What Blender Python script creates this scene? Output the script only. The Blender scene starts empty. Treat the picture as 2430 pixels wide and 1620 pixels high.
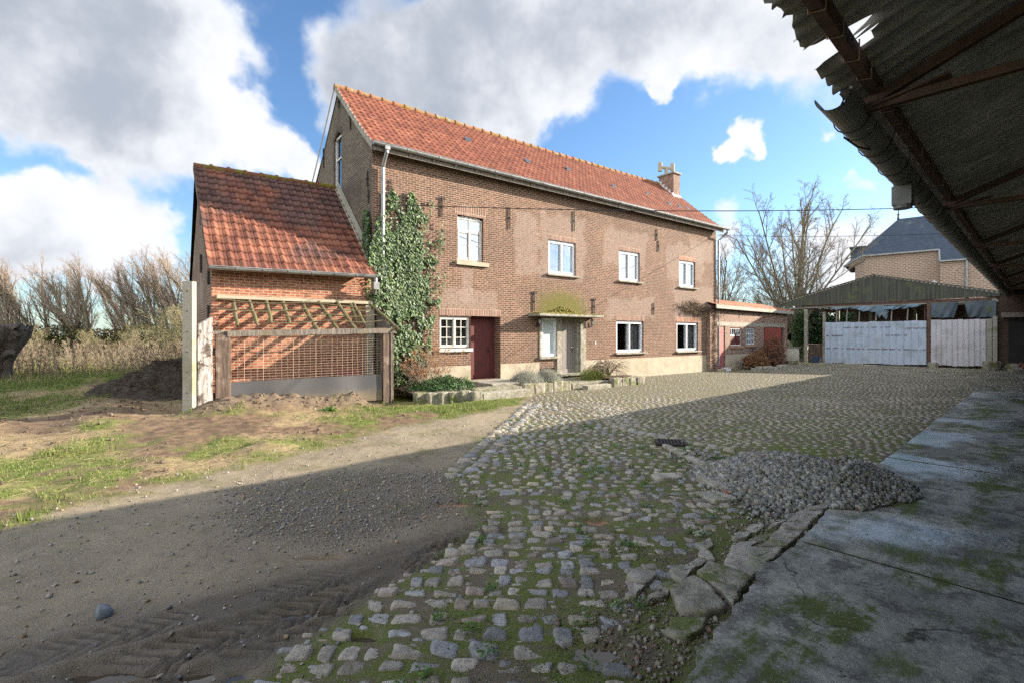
import bpy, math, random
import numpy as np
from mathutils import Vector, Matrix
rnd = random.Random(7)
RS = np.random.RandomState(11)
sc = bpy.context.scene
COL = sc.collection
R = math.radians

# ------------------------------------------------------------------ node helpers
def node(nt, t, ins=None, **props):
    n = nt.nodes.new(t)
    for k, v in props.items():
        setattr(n, k, v)
    if ins:
        for k, v in ins.items():
            s = n.inputs[k]
            if isinstance(v, bpy.types.NodeSocket):
                nt.links.new(v, s)
            else:
                if isinstance(v, (tuple, list)) and len(v) == 3 and s.type == 'RGBA':
                    v = (*v, 1)
                s.default_value = v
    return n

class M:
    """one material with a few shorthands for nodes"""
    def __init__(self, name, rough=.85, spec=.3, metal=0.):
        self.m = bpy.data.materials.new(name); self.m.use_nodes = True
        self.nt = self.m.node_tree
        self.b = self.nt.nodes['Principled BSDF']
        self.b.inputs['Roughness'].default_value = rough
        self.b.inputs['Metallic'].default_value = metal
        self.b.inputs['Specular IOR Level'].default_value = spec
        self._obj = None
    def n(self, t, ins=None, **p): return node(self.nt, t, ins, **p)
    def obj(self):
        if not self._obj: self._obj = self.n('ShaderNodeTexCoord')
        return self._obj.outputs['Object']
    def noise(self, scale, detail=4, vec=None, rough=.55, stretch=None):
        v = vec or self.obj()
        if stretch: v = self.n('ShaderNodeMapping', {'Vector': v, 'Scale': stretch}).outputs[0]
        return self.n('ShaderNodeTexNoise', {'Vector': v, 'Scale': scale, 'Detail': detail, 'Roughness': rough}).outputs['Fac']
    def math(self, op, a, b=0., c=0.):
        x = self.n('ShaderNodeMath', operation=op)
        for i, q in enumerate((a, b, c)):
            if isinstance(q, bpy.types.NodeSocket): self.nt.links.new(q, x.inputs[i])
            else: x.inputs[i].default_value = q
        return x.outputs[0]
    def ramp(self, fac, a, b, lo=0., hi=1.):
        return self.n('ShaderNodeMapRange', {'Value': fac, 'From Min': a, 'From Max': b, 'To Min': lo, 'To Max': hi}, interpolation_type='SMOOTHSTEP').outputs[0]
    def mix(self, fac, a, b, mode='MIX'):
        x = self.n('ShaderNodeMix', data_type='RGBA', blend_type=mode)
        for i, q in ((0, fac), (6, a), (7, b)):
            if isinstance(q, bpy.types.NodeSocket): self.nt.links.new(q, x.inputs[i])
            elif i == 0: x.inputs[i].default_value = q
            else: x.inputs[i].default_value = (*q, 1) if len(q) == 3 else q
        return x.outputs[2]
    def attr(self, name='col'): return self.n('ShaderNodeAttribute', attribute_name=name).outputs['Color']
    def color(self, c):
        if isinstance(c, bpy.types.NodeSocket): self.nt.links.new(c, self.b.inputs['Base Color'])
        else: self.b.inputs['Base Color'].default_value = (*c, 1)
        return self
    def rough(self, s): self.nt.links.new(s, self.b.inputs['Roughness']); return self
    def bump(self, h, dist=.01, strength=1.):
        x = self.n('ShaderNodeBump', {'Height': h, 'Distance': dist, 'Strength': strength})
        self.nt.links.new(x.outputs[0], self.b.inputs['Normal']); return self

def speck(name, c1, c2, scale=6, c3=None, scale3=1.2, rough=.85, bump=.006, stretch=None, spec=.3, metal=0., th=(.5, .7), bscale=None):
    """mottled material: c1-c2 fine noise, optional larger stains of c3"""
    m = M(name, rough, spec, metal)
    f = m.noise(scale, 6, stretch=stretch)
    c = m.mix(m.ramp(f, .3, .7), c1, c2)
    if c3: c = m.mix(m.ramp(m.noise(scale3, 5, rough=.65), *th), c, c3)
    m.color(c)
    if bump: m.bump(m.noise(bscale or scale*4, 5, stretch=stretch), bump)
    return m.m

MAT = {}
def brick(name, c1, c2, mortar, dark=(.06,.04,.035), bw=.2, rh=.068, ms=.011, vertical=False, patches=(), moss=(), msm=.15, stain=.35, dirt=(.05,.045,.04)):
    m = M(name, .9, .25)
    tc = m.n('ShaderNodeTexCoord')
    m._obj = tc
    p = m.n('ShaderNodeSeparateXYZ', {0: tc.outputs['Object']}).outputs
    nn = m.n('ShaderNodeSeparateXYZ', {0: tc.outputs['Normal']}).outputs
    side = m.math('GREATER_THAN', m.math('ABSOLUTE', nn[0]), .6)
    u = m.n('ShaderNodeMix', {0: side, 2: p[0], 3: p[1]}).outputs[0]
    wob = m.n('ShaderNodeTexNoise', {'Vector': tc.outputs['Object'], 'Scale': 1.3, 'Detail': 2.}).outputs['Fac']
    z = m.math('ADD', p[2], m.math('MULTIPLY', m.math('SUBTRACT', wob, .5), .05))
    uv = m.n('ShaderNodeCombineXYZ', {0: u, 1: z}).outputs[0]
    if vertical: bw, rh = .068, .24
    br = m.n('ShaderNodeTexBrick', {'Vector': uv, 'Color1': c1, 'Color2': c2, 'Mortar': mortar, 'Scale': 1., 'Mortar Size': ms, 'Mortar Smooth': msm, 'Bias': 0., 'Brick Width': bw, 'Row Height': rh})
    if vertical: br.offset = 0.
    cell = m.n('ShaderNodeCombineXYZ', {0: m.math('FLOOR', m.math('MULTIPLY', u, 1/bw*2)), 1: m.math('FLOOR', m.math('MULTIPLY', z, 1/rh))}).outputs[0]
    wn = m.n('ShaderNodeTexWhiteNoise', {'Vector': cell}, noise_dimensions='2D').outputs['Value']
    fac = br.outputs['Fac']
    notm = m.math('SUBTRACT', 1., fac)
    c = br.outputs['Color']
    c = m.mix(m.math('MULTIPLY', notm, m.ramp(wn, .72, .95, 0, .8)), c, dark)
    c = m.mix(m.math('MULTIPLY', notm, m.ramp(wn, .25, .05, 0, .6)), c, tuple(min(1, q*1.6+.02) for q in c1))
    big = m.noise(.55, 5, rough=.6)
    c = m.mix(m.ramp(big, .42, .7, 0, stain), c, dirt)
    c = m.mix(m.ramp(m.noise(7, 4), .35, .75, 0, .35), c, (c1[0]*.5, c1[1]*.5, c1[2]*.5))
    for (xa, xb, za, zb) in patches:
        jn = m.math('MULTIPLY', m.math('SUBTRACT', m.noise(1.6, 4), .5), 1.0)
        dx = m.math('SUBTRACT', m.math('ABSOLUTE', m.math('SUBTRACT', u, (xa+xb)/2)), (xb-xa)/2)
        dz = m.math('SUBTRACT', m.math('ABSOLUTE', m.math('SUBTRACT', z, (za+zb)/2)), (zb-za)/2)
        k = m.ramp(m.math('ADD', m.math('MAXIMUM', dx, dz), jn), .08, -.08)
        k = m.math('MULTIPLY', k, m.ramp(m.noise(9, 3), .3, .6, .3, 1))
        c = m.mix(m.math('MULTIPLY', k, .52), c, (.345, .27, .225))
    for (x0, z0, rx, rz) in moss:
        a = m.math('DIVIDE', m.math('SUBTRACT', u, x0), rx); b = m.math('DIVIDE', m.math('SUBTRACT', z, z0), rz)
        r = m.math('SQRT', m.math('ADD', m.math('MULTIPLY', a, a), m.math('MULTIPLY', b, b)))
        r = m.math('ADD', r, m.math('MULTIPLY', m.math('SUBTRACT', m.noise(9, 5), .5), 1.3))
        c = m.mix(m.ramp(r, 1.1, .5, 0, .8), c, (.13, .13, .02))
    m.color(c)
    m.bump(m.math('ADD', m.math('MULTIPLY', notm, 1.), m.math('MULTIPLY', m.noise(25, 4), .8)), .008)
    MAT[name] = m.m
    return m.m

def attrmat(name, mul=(1,1,1), rough=.85, spec=.3, scale=12, amp=.5, bump=.004, trans=0., bscale=60):
    m = M(name, rough, spec)
    c = m.mix(m.ramp(m.noise(scale, 5), .3, .75, 0, amp), m.attr(), (.35*mul[0], .35*mul[1], .35*mul[2]), 'MULTIPLY')
    m.color(c)
    if bump: m.bump(m.noise(bscale, 4), bump)
    if trans:
        t = m.n('ShaderNodeBsdfTranslucent', {'Color': c})
        mx = m.n('ShaderNodeMixShader', {0: trans, 1: m.b.outputs[0], 2: t.outputs[0]})
        m.nt.links.new(mx.outputs[0], m.nt.nodes['Material Output'].inputs['Surface'])
    MAT[name] = m.m
    return m.m

# ------------------------------------------------------------------ mesh helpers
class B:
    def __init__(s): s.v = []; s.f = []; s.T = None
    def add(s, vs, fs):
        o = len(s.v)
        if s.T is not None: vs = [s.T @ Vector(p) for p in vs]
        s.v += [tuple(p) for p in vs]; s.f += [tuple(i+o for i in f) for f in fs]
        return s
    def box(s, x0, x1, y0, y1, z0, z1):
        return s.add([(x0,y0,z0),(x1,y0,z0),(x1,y1,z0),(x0,y1,z0),(x0,y0,z1),(x1,y0,z1),(x1,y1,z1),(x0,y1,z1)],
                     [(0,3,2,1),(4,5,6,7),(0,1,5,4),(1,2,6,5),(2,3,7,6),(3,0,4,7)])
    def beam(s, a, b, w, h, jit=0., segs=1, up=(0,0,1)):
        a = Vector(a); b = Vector(b); d = (b-a).normalized()
        x = d.cross(Vector(up))
        if x.length < 1e-4: x = Vector((1,0,0))
        x.normalize(); y = x.cross(d).normalized()
        vs = []; fs = []
        for i in range(segs+1):
            c = a.lerp(b, i/segs)
            for q, r in ((-1,-1),(1,-1),(1,1),(-1,1)):
                vs.append(c + x*(q*w/2+rnd.uniform(-jit,jit)) + y*(r*h/2+rnd.uniform(-jit,jit)))
        for i in range(segs):
            for k in range(4):
                fs.append((i*4+k, i*4+(k+1)%4, i*4+4+(k+1)%4, i*4+4+k))
        fs.append((3,2,1,0)); n = segs*4; fs.append((n,n+1,n+2,n+3))
        return s.add(vs, fs)
    def quad(s, *p): return s.add(p, [tuple(range(len(p)))])
    def prism(s, poly, a, b, axis='z'):
        """extrude polygon between a and b; poly coordinates are the other two axes in order"""
        n = len(poly)
        def P(q, w):
            return {'z': (q[0],q[1],w), 'y': (q[0],w,q[1]), 'x': (w,q[0],q[1])}[axis]
        vs = [P(q,a) for q in poly]+[P(q,b) for q in poly]
        fs = [tuple(range(n-1,-1,-1)), tuple(range(n,2*n))]+[(i,(i+1)%n,n+(i+1)%n,n+i) for i in range(n)]
        return s.add(vs, fs)
    def tube(s, pts, rad, n=6, cap=True, flat=1.):
        pts = [Vector(p) for p in pts]
        if not isinstance(rad, (list,tuple)): rad = [rad]*len(pts)
        vs = []; fs = []; px = None
        for i, p in enumerate(pts):
            d = (pts[min(i+1,len(pts)-1)]-pts[max(i-1,0)])
            if d.length < 1e-9: d = Vector((0,0,1))
            d.normalize()
            x = d.cross(Vector((0,0,1))) if px is None else (px - d*px.dot(d))
            if x.length < 1e-3: x = d.cross(Vector((0,1,0)))
            x.normalize(); px = x; y = d.cross(x)
            for k in range(n):
                t = 2*math.pi*k/n
                vs.append(p + x*(math.cos(t)*rad[i]) + y*(math.sin(t)*rad[i]*flat))
        for i in range(len(pts)-1):
            for k in range(n):
                fs.append((i*n+k, i*n+(k+1)%n, (i+1)*n+(k+1)%n, (i+1)*n+k))
        if cap:
            fs.append(tuple(range(n-1,-1,-1))); o = (len(pts)-1)*n; fs.append(tuple(range(o,o+n)))
        return s.add(vs, fs)
    def wall(s, x0, x1, z0, z1, y, ops=(), depth=.12, top=None):
        """wall in the plane y (looking from -y) with rectangular openings and their reveals"""
        xs = sorted({x0,x1,*[o[0] for o in ops],*[o[1] for o in ops]}); zs = sorted({z0,z1,*[o[2] for o in ops],*[o[3] for o in ops]})
        for i in range(len(xs)-1):
            for j in range(len(zs)-1):
                cx=(xs[i]+xs[i+1])/2; cz=(zs[j]+zs[j+1])/2
                if any(o[0]<cx<o[1] and o[2]<cz<o[3] for o in ops): continue
                s.quad((xs[i],y,zs[j]),(xs[i+1],y,zs[j]),(xs[i+1],y,zs[j+1]),(xs[i],y,zs[j+1]))
        for o in ops:
            d = o[4] if len(o)>4 else depth
            a,b,c,e = o[:4]; Y=y+d
            s.quad((a,y,c),(a,Y,c),(a,Y,e),(a,y,e)); s.quad((b,y,c),(b,y,e),(b,Y,e),(b,Y,c))
            s.quad((a,y,c),(b,y,c),(b,Y,c),(a,Y,c)); s.quad((a,y,e),(a,Y,e),(b,Y,e),(b,y,e))
        return s

def tagp(o, label=None, cat=None, group=None, kind=None):
    if label: o['label'] = label
    if cat: o['category'] = cat
    if group: o['group'] = group
    if kind: o['kind'] = kind
    return o
def empty(name, loc=(0,0,0), rz=0, label=None, cat=None, group=None):
    o = bpy.data.objects.new(name, None); COL.objects.link(o)
    o.location = loc; o.rotation_euler = (0,0,rz); o.empty_display_size = .2
    return tagp(o, label, cat, group)
def obj(name, b, m, parent=None, smooth=False, bevel=0., **kw):
    me = bpy.data.meshes.new(name); me.from_pydata(b.v, [], b.f); me.update()
    o = bpy.data.objects.new(name, me); COL.objects.link(o)
    me.materials.append(MAT[m] if isinstance(m, str) else m)
    if parent: o.parent = parent
    if smooth: me.shade_smooth()
    if bevel:
        md = o.modifiers.new('bevel', 'BEVEL'); md.width = bevel; md.segments = 2; md.limit_method = 'ANGLE'
    return tagp(o, **kw)
def npobj(name, V, F, m, parent=None, col=None, smooth=False, **kw):
    """numpy mesh; F is (M,3) or (M,4)"""
    me = bpy.data.meshes.new(name)
    V = np.asarray(V, np.float32); F = np.asarray(F, np.int32); k = F.shape[1]
    me.vertices.add(len(V)); me.vertices.foreach_set('co', V.ravel())
    me.loops.add(F.size); me.loops.foreach_set('vertex_index', F.ravel())
    me.polygons.add(len(F)); me.polygons.foreach_set('loop_start', np.arange(0, F.size, k, dtype=np.int32))
    me.polygons.foreach_set('loop_total', np.full(len(F), k, np.int32))
    if smooth: me.polygons.foreach_set('use_smooth', np.ones(len(F), bool))
    me.update(calc_edges=True)
    if col is not None:
        cs = col if isinstance(col, dict) else {'col': col}
        for nm, c in cs.items():
            a = me.color_attributes.new(nm, 'FLOAT_COLOR', 'POINT')
            c4 = np.ones((len(V),4), np.float32); c4[:,:3] = c; a.data.foreach_set('color', c4.ravel())
    me.materials.append(MAT[m] if isinstance(m, str) else m)
    o = bpy.data.objects.new(name, me); COL.objects.link(o)
    if parent: o.parent = parent
    return tagp(o, **kw)

def hsh(ix, iy, seed):
    n = (ix.astype(np.int64)*374761393 + iy.astype(np.int64)*668265263 + seed*982451653) & 0x7fffffff
    n = ((n ^ (n >> 13)) * 1274126177) & 0x7fffffff
    return ((n ^ (n >> 16)) & 0xffff) / 65535.
def vn(x, y, seed=0):
    x = np.asarray(x, float); y = np.asarray(y, float)
    ix = np.floor(x); iy = np.floor(y); fx = x-ix; fy = y-iy
    fx = fx*fx*(3-2*fx); fy = fy*fy*(3-2*fy)
    ix = ix.astype(np.int64); iy = iy.astype(np.int64)
    a = hsh(ix,iy,seed); b = hsh(ix+1,iy,seed); c = hsh(ix,iy+1,seed); d = hsh(ix+1,iy+1,seed)
    return (a*(1-fx)+b*fx)*(1-fy)+(c*(1-fx)+d*fx)*fy
def fbm(x, y, sc_=1., o=4, seed=0, g=.5):
    t = 0; A = 1; s = 0
    for i in range(o):
        t = t + A*vn(np.asarray(x)*sc_*2**i+i*17.3, np.asarray(y)*sc_*2**i-i*9.1, seed+i); s += A; A *= g
    return t/s
def sst(a, b, x):
    t = np.clip((np.asarray(x, float)-a)/(b-a), 0, 1); return t*t*(3-2*t)
def grid_faces(nu, nv, off=0):
    i = np.arange(nu-1)[:,None]*nv + np.arange(nv-1)[None,:]
    i = i.ravel()+off
    return np.stack([i, i+nv, i+nv+1, i+1], 1)
def seg_side(x, y, P):
    """signed distance-like side of polyline x = f(y) given as (x,y) points increasing in y: positive = right of it"""
    P = np.array(P, float); return x - np.interp(y, P[:,1], P[:,0])

# ------------------------------------------------------------------ camera, sun, sky
VHP = 795.; FPX = 1147.5; EYE = 1.8
cam = bpy.data.cameras.new('camera'); co = bpy.data.objects.new('camera', cam); COL.objects.link(co)
co.location = (0,0,EYE); co.rotation_euler = (R(90),0,0)
cam.sensor_width = 36; cam.lens = 17; cam.shift_y = -15/2430; cam.clip_end = 3000; cam.clip_start = .05
sc.camera = co
def pdir(u, v):       # direction seen at a photograph pixel (2352 wide view)
    return Vector(((u*1.0332-1215)/FPX, 1, (VHP-v*1.0332)/FPX)).normalized()

SUNT = Vector((-2.79, -.78, -1.0)).normalized()         # travel of the light
sl = bpy.data.lights.new('sun', 'SUN'); sl.energy = 4.6; sl.angle = R(.5); sl.color = (1, .89, .74)
so = bpy.data.objects.new('sun', sl); COL.objects.link(so)
so.rotation_euler = SUNT.to_track_quat('-Z', 'Y').to_euler(); so.location = (20, 5, 20)
sun_el = math.asin(-SUNT.z); sun_az = math.atan2(-SUNT.x, -SUNT.y)

w = bpy.data.worlds.new('World'); sc.world = w; w.use_nodes = True
nt = w.node_tree; nt.nodes.clear()
class W(M):
    def __init__(s, nt): s.nt = nt; s._obj = None
    def obj(s):
        if not s._obj: s._obj = s.n('ShaderNodeTexCoord')
        return s._obj.outputs['Generated']
k = W(nt)
sky = k.n('ShaderNodeTexSky', sky_type='NISHITA', sun_disc=False, sun_elevation=sun_el, sun_rotation=sun_az, altitude=50, air_density=1.0, dust_density=.6, ozone_density=1.6)
skyc = k.n('ShaderNodeVectorMath', {0: sky.outputs[0], 1: (.095,.12,.145)}, operation='MULTIPLY').outputs[0]
D0 = k.obj()
warp = k.n('ShaderNodeTexNoise', {'Vector': D0, 'Scale': 5.5, 'Detail': 5., 'Roughness': .55}).outputs['Color']
warp = k.n('ShaderNodeVectorMath', {0: warp, 1: (.5,.5,.5)}, operation='SUBTRACT').outputs[0]
warp = k.n('ShaderNodeVectorMath', {0: warp, 3: .24}, operation='SCALE').outputs[0]
Dw = k.n('ShaderNodeVectorMath', {0: D0, 1: warp}, operation='ADD').outputs[0]
BL = [ # u, v, radius px, weight   (2352-wide view of the photograph)
 (60,60,230,1),(270,60,240,1),(440,150,140,1),(120,210,150,1),(330,260,150,1),(480,330,105,1),(600,360,85,1),(690,385,55,1),(230,330,70,1),
 (100,475,85,1),(20,450,70,1),(270,455,65,1),(340,500,80,1),(180,545,110,1),(50,560,110,1),(420,545,60,.9),
 (900,130,165,1),(820,230,95,1),(1050,200,150,1),(1200,100,200,1),(1150,290,75,1),(1250,220,110,1),(1420,60,150,1),(1580,60,135,1),(1720,60,125,1),(1850,0,120,1),(2000,40,200,.9),
 (1676,328,40,1.4),(1645,352,26,1.3),(1716,338,22,1.),(1862,292,20,.7),(1980,395,24,.65),(1535,215,28,.8),(1680,515,55,.9),(1890,625,100,.55),(2010,560,110,.5),(1010,330,80,1)]
fld = None
for (u, v, r, wt) in BL:
    d = pdir(u, v); rr = (r*1.0332/FPX)*abs(d.y)**1.0
    dp = k.n('ShaderNodeVectorMath', {0: Dw, 1: tuple(d)}, operation='DISTANCE').outputs['Value']
    q = k.math('DIVIDE', dp, rr); q = k.math('MULTIPLY', q, q)
    q = k.math('MULTIPLY', q, q); g = k.math('MULTIPLY', k.math('POWER', .36788, q), wt)
    fld = g if fld is None else k.math('ADD', fld, g)
far = k.n('ShaderNodeTexNoise', {'Vector': Dw, 'Scale': 2.2, 'Detail': 6., 'Roughness': .5}).outputs['Fac']
sepd = k.n('ShaderNodeSeparateXYZ', {0: D0}).outputs
back = k.ramp(sepd[1], .35, .0)                          # behind and beside the viewer: unseen scattered clouds, brightened below to light the yard
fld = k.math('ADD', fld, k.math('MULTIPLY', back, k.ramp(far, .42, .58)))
fn = k.n('ShaderNodeTexNoise', {'Vector': D0, 'Scale': 9., 'Detail': 9., 'Roughness': .58}).outputs['Fac']
fld = k.math('ADD', fld, k.math('MULTIPLY', k.math('SUBTRACT', fn, .5), 1.15))
dens = k.ramp(fld, .16, .95)
g1 = k.n('ShaderNodeTexNoise', {'Vector': k.n('ShaderNodeMapping', {'Vector': Dw, 'Location': (.13,.4,.2)}).outputs[0], 'Scale': 3.4, 'Detail': 5., 'Roughness': .5}).outputs['Fac']
g2 = k.n('ShaderNodeTexNoise', {'Vector': Dw, 'Scale': 8., 'Detail': 6., 'Roughness': .55}).outputs['Fac']
dk = None
for (u, v, r, wt_) in [(40,60,330,1),(300,40,150,.5),(130,290,150,.7),(330,300,110,.6),(880,110,230,1),(1130,60,160,.6),(800,250,110,.8),(1450,20,160,.6),(1750,40,150,.5),(130,560,90,.5),(620,400,70,.4)]:
    d = pdir(u, v); q = k.n('ShaderNodeVectorMath', {0: Dw, 1: tuple(d)}, operation='DISTANCE').outputs['Value']
    q = k.math('DIVIDE', q, (r*1.0332/FPX)*abs(d.y)); g_ = k.math('MULTIPLY', k.math('POWER', .36788, k.math('MULTIPLY', q, q)), wt_); dk = g_ if dk is None else k.math('ADD', dk, g_)
g3 = k.n('ShaderNodeTexNoise', {'Vector': D0, 'Scale': 6., 'Detail': 8., 'Roughness': .6}).outputs['Fac']
shade = k.math('ADD', k.math('MULTIPLY', dk, .42), k.math('ADD', k.math('MULTIPLY', k.math('SUBTRACT', g1, .5), 1.1), k.math('MULTIPLY', k.math('SUBTRACT', g3, .5), 1.5)))
cc = k.mix(k.ramp(shade, -.05, .75), (.56,.57,.60), (.27,.30,.35))
thin = k.ramp(fld, .95, .35); cc = k.mix(k.math('MULTIPLY', thin, .35), cc, (.66,.70,.76))
cc = k.mix(k.math('MULTIPLY', back, .6), cc, (2.1,2.05,1.95))  # out-of-view clouds made extra bright as fill light for the yard
# thin veil low over the horizon
veil = k.math('MULTIPLY', k.ramp(sepd[2], .30, .0), k.ramp(k.n('ShaderNodeTexNoise', {'Vector': k.n('ShaderNodeMapping', {'Vector': Dw, 'Scale': (1,1,3.2)}).outputs[0], 'Scale': 3., 'Detail': 6.}).outputs['Fac'], .35, .7))
base = k.mix(k.math('MULTIPLY', veil, .5), skyc, (.50,.58,.66))
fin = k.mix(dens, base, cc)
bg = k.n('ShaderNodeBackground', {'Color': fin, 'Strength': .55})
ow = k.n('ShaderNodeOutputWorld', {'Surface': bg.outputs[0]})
sc.view_settings.view_transform = 'Standard'; sc.view_settings.look = 'None'; sc.view_settings.gamma = 1
sc.view_settings.exposure = 1.7
sc.cycles.max_bounces = 8; sc.cycles.diffuse_bounces = 6; sc.cycles.glossy_bounces = 3; sc.cycles.transparent_max_bounces = 8
sc.cycles.use_denoising = False; sc.cycles.use_adaptive_sampling = False; sc.cycles.sample_clamp_indirect = 3.; sc.cycles.caustics_reflective = False; sc.cycles.caustics_refractive = False

# ------------------------------------------------------------------ materials
PATCH = [(4.9,5.9,4.0,6.1),(6.0,8.3,3.9,6.3),(9.4,12.1,4.7,6.2),(13.6,16.6,4.4,6.1),(9.6,12.6,2.5,3.4),(14.2,17.4,2.5,4.1),(2.0,4.0,2.6,3.3),(2.6,3.1,2.9,3.9),(15.5,17.4,5.4,6.4)]
brick('house_brick', (.185,.090,.060), (.135,.062,.043), (.385,.305,.225), dark=(.085,.05,.036), patches=PATCH, moss=[(7.1,2.75,1.5,.85)], stain=.25)
brick('gable_brick', (.15,.11,.075), (.10,.068,.05), (.30,.26,.20), dark=(.04,.035,.03), stain=.5)
brick('annex_brick', (.37,.15,.085), (.29,.10,.06), (.52,.37,.26), dark=(.19,.06,.04), rh=.066, bw=.21, stain=.12)
brick('out_brick', (.25,.13,.09), (.19,.085,.06), (.50,.42,.34), dark=(.07,.045,.035), stain=.25)
brick('mansion_brick', (.26,.14,.115), (.21,.11,.09), (.50,.40,.31), dark=(.20,.11,.10), rh=.17, bw=.42, ms=.06, stain=.15)
brick('barn_brick', (.09,.05,.035), (.07,.04,.03), (.12,.10,.08), stain=.5)
brick('lintel_brick', (.27,.15,.115), (.20,.11,.085), (.46,.36,.28), vertical=True, ms=.012, stain=.1)
brick('lintel_red', (.40,.17,.11), (.32,.12,.08), (.52,.40,.30), vertical=True, ms=.012, stain=.1)
MAT['plinth'] = speck('plinth', (.47,.41,.31), (.38,.33,.25), 3, (.30,.27,.17), 1.1, bump=.004, th=(.5,.75))
MAT['stone'] = speck('stone', (.41,.38,.32), (.22,.205,.17), 9, (.20,.20,.12), 3.4, bump=.008)
MAT['mossy_stone'] = speck('mossy_stone', (.34,.31,.25), (.17,.155,.12), 9, (.12,.14,.04), 3.6, bump=.012, th=(.47,.62))
MAT['white_paint'] = speck('white_paint', (.80,.80,.80), (.70,.69,.67), 5, (.45,.43,.38), 4, rough=.5, bump=.001, th=(.62,.8))
MAT['old_white'] = speck('old_white', (.70,.68,.64), (.58,.55,.50), 9, (.30,.27,.22), 7, rough=.7, bump=.003, th=(.55,.7))
MAT['pvc'] = speck('pvc', (.80,.82,.86), (.76,.78,.82), 3, rough=.3, bump=0, spec=.5)
MAT['zinc'] = speck('zinc', (.36,.37,.37), (.27,.28,.29), 4, (.20,.20,.19), 2.5, rough=.45, bump=.001, metal=.55)
MAT['rustpipe'] = speck('rustpipe', (.30,.17,.12), (.38,.30,.25), 6, rough=.7)
MAT['iron'] = speck('iron', (.03,.028,.027), (.05,.04,.035), 15, rough=.7, bump=.002)
MAT['cable'] = speck('cable', (.025,.025,.027), (.03,.03,.03), 5, rough=.6, bump=0)
MAT['maroon'] = speck('maroon', (.135,.035,.033), (.10,.03,.03), 4, (.07,.03,.028), 3, rough=.6, bump=.003, stretch=(6,6,.6))
MAT['redpaint'] = speck('redpaint', (.27,.05,.035), (.20,.045,.035), 4, (.13,.045,.035), 3, rough=.6, bump=.003, stretch=(6,6,.6))
MAT['pinkpaint'] = speck('pinkpaint', (.36,.13,.12), (.28,.085,.08), 4, (.24,.15,.13), 4, rough=.7, bump=.003, stretch=(6,6,.6))
MAT['greydoor'] = speck('greydoor', (.27,.245,.225), (.25,.23,.21), 4, rough=.4, bump=.0005)
MAT['steel'] = speck('steel', (.6,.6,.6), (.5,.5,.5), 4, rough=.3, bump=0, metal=1.)
MAT['concrete'] = speck('concrete', (.42,.39,.32), (.30,.28,.23), 60, (.24,.24,.15), 1.4, bump=.004, bscale=90)
MAT['curtain'] = speck('curtain', (.62,.62,.60), (.5,.5,.49), 5, rough=.9, stretch=(14,14,.4), bump=.02)
MAT['frosted'] = speck('frosted', (.52,.60,.60), (.50,.58,.58), 2, rough=.25, bump=0, spec=.6)
MAT['darkroom'] = speck('darkroom', (.03,.028,.026), (.02,.02,.02), 2, bump=0)
MAT['moss'] = speck('moss', (.17,.19,.03), (.10,.10,.02), 25, (.20,.12,.04), 9, bump=.03)
MAT['rot_wood'] = speck('rot_wood', (.27,.24,.20), (.10,.085,.075), 5, (.20,.155,.10), 2.5, bump=.012, stretch=(9,9,.7), th=(.5,.7))
MAT['peel_wood'] = speck('peel_wood', (.66,.63,.60), (.30,.25,.21), 4, (.12,.09,.075), 5, bump=.014, stretch=(5,5,.9), th=(.52,.62))
MAT['dark_wood'] = speck('dark_wood', (.155,.11,.085), (.09,.065,.05), 5, (.26,.20,.16), 3, bump=.01, stretch=(9,9,.7))
MAT['moss_wood'] = speck('moss_wood', (.125,.125,.05), (.14,.105,.07), 7, (.09,.07,.045), 4, bump=.012)
MAT['grey_wood'] = speck('grey_wood', (.42,.40,.35), (.26,.25,.21), 4, (.18,.2,.09), 1.4, bump=.006, stretch=(.7,9,9))
MAT['rust'] = speck('rust', (.15,.085,.065), (.10,.065,.05), 9, (.07,.05,.04), 3, rough=.8, bump=.003)
MAT['mesh_wire'] = speck('mesh_wire', (.52,.42,.33), (.40,.28,.2), 20, rough=.6, bump=0, metal=.3)
_s = M('sheet', .40, .5, .55); _c = _s.mix(_s.noise(1.6,5), (.20,.20,.21), (.11,.11,.115))
_z = _s.n('ShaderNodeSeparateXYZ', {0: _s.obj()}).outputs[2]
_c = _s.mix(_s.ramp(_s.math('ADD', _z, _s.math('MULTIPLY', _s.noise(2.2,5), -.35)), .34, .02, 0, .85), _c, (.33,.27,.19))
_s.color(_c); _s.bump(_s.noise(3,3), .004); MAT['sheet'] = _s.m
MAT['tarp'] = speck('tarp', (.10,.13,.16), (.07,.09,.11), 3, (.10,.12,.05), 2, rough=.6, bump=.006)
MAT['bluetarp'] = speck('bluetarp', (.17,.26,.33), (.12,.19,.25), 3, (.3,.33,.34), 3, rough=.6, bump=.006)
MAT['etern'] = speck('etern', (.44,.42,.39), (.30,.29,.265), 6, (.52,.50,.46), 2.2, rough=.9, bump=.004, stretch=(1,.35,1))
MAT['etern_end'] = speck('etern_end', (.105,.11,.085), (.06,.06,.055), 3, (.13,.15,.065), 1.6, rough=.9, bump=.004, stretch=(5,1,.18), th=(.5,.75))
MAT['slate'] = speck('slate', (.065,.085,.115), (.045,.06,.08), 3, (.15,.19,.16), .5, rough=.75, bump=.002, th=(.62,.75), spec=.25)
MAT['gutter_pvc'] = speck('gutter_pvc', (.24,.235,.225), (.17,.165,.155), 3, (.12,.11,.08), 2, rough=.5, bump=.001)
MAT['panel_blue'] = speck('panel_blue', (.47,.54,.64), (.40,.47,.57), 2.2, (.33,.38,.43), 1.5, rough=.5, bump=.002, stretch=(3,1,.6))
MAT['panel_pale'] = speck('panel_pale', (.58,.56,.58), (.48,.49,.53), 2.2, (.40,.38,.38), 1.5, rough=.55, bump=.003, stretch=(6,1,.5))
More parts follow.
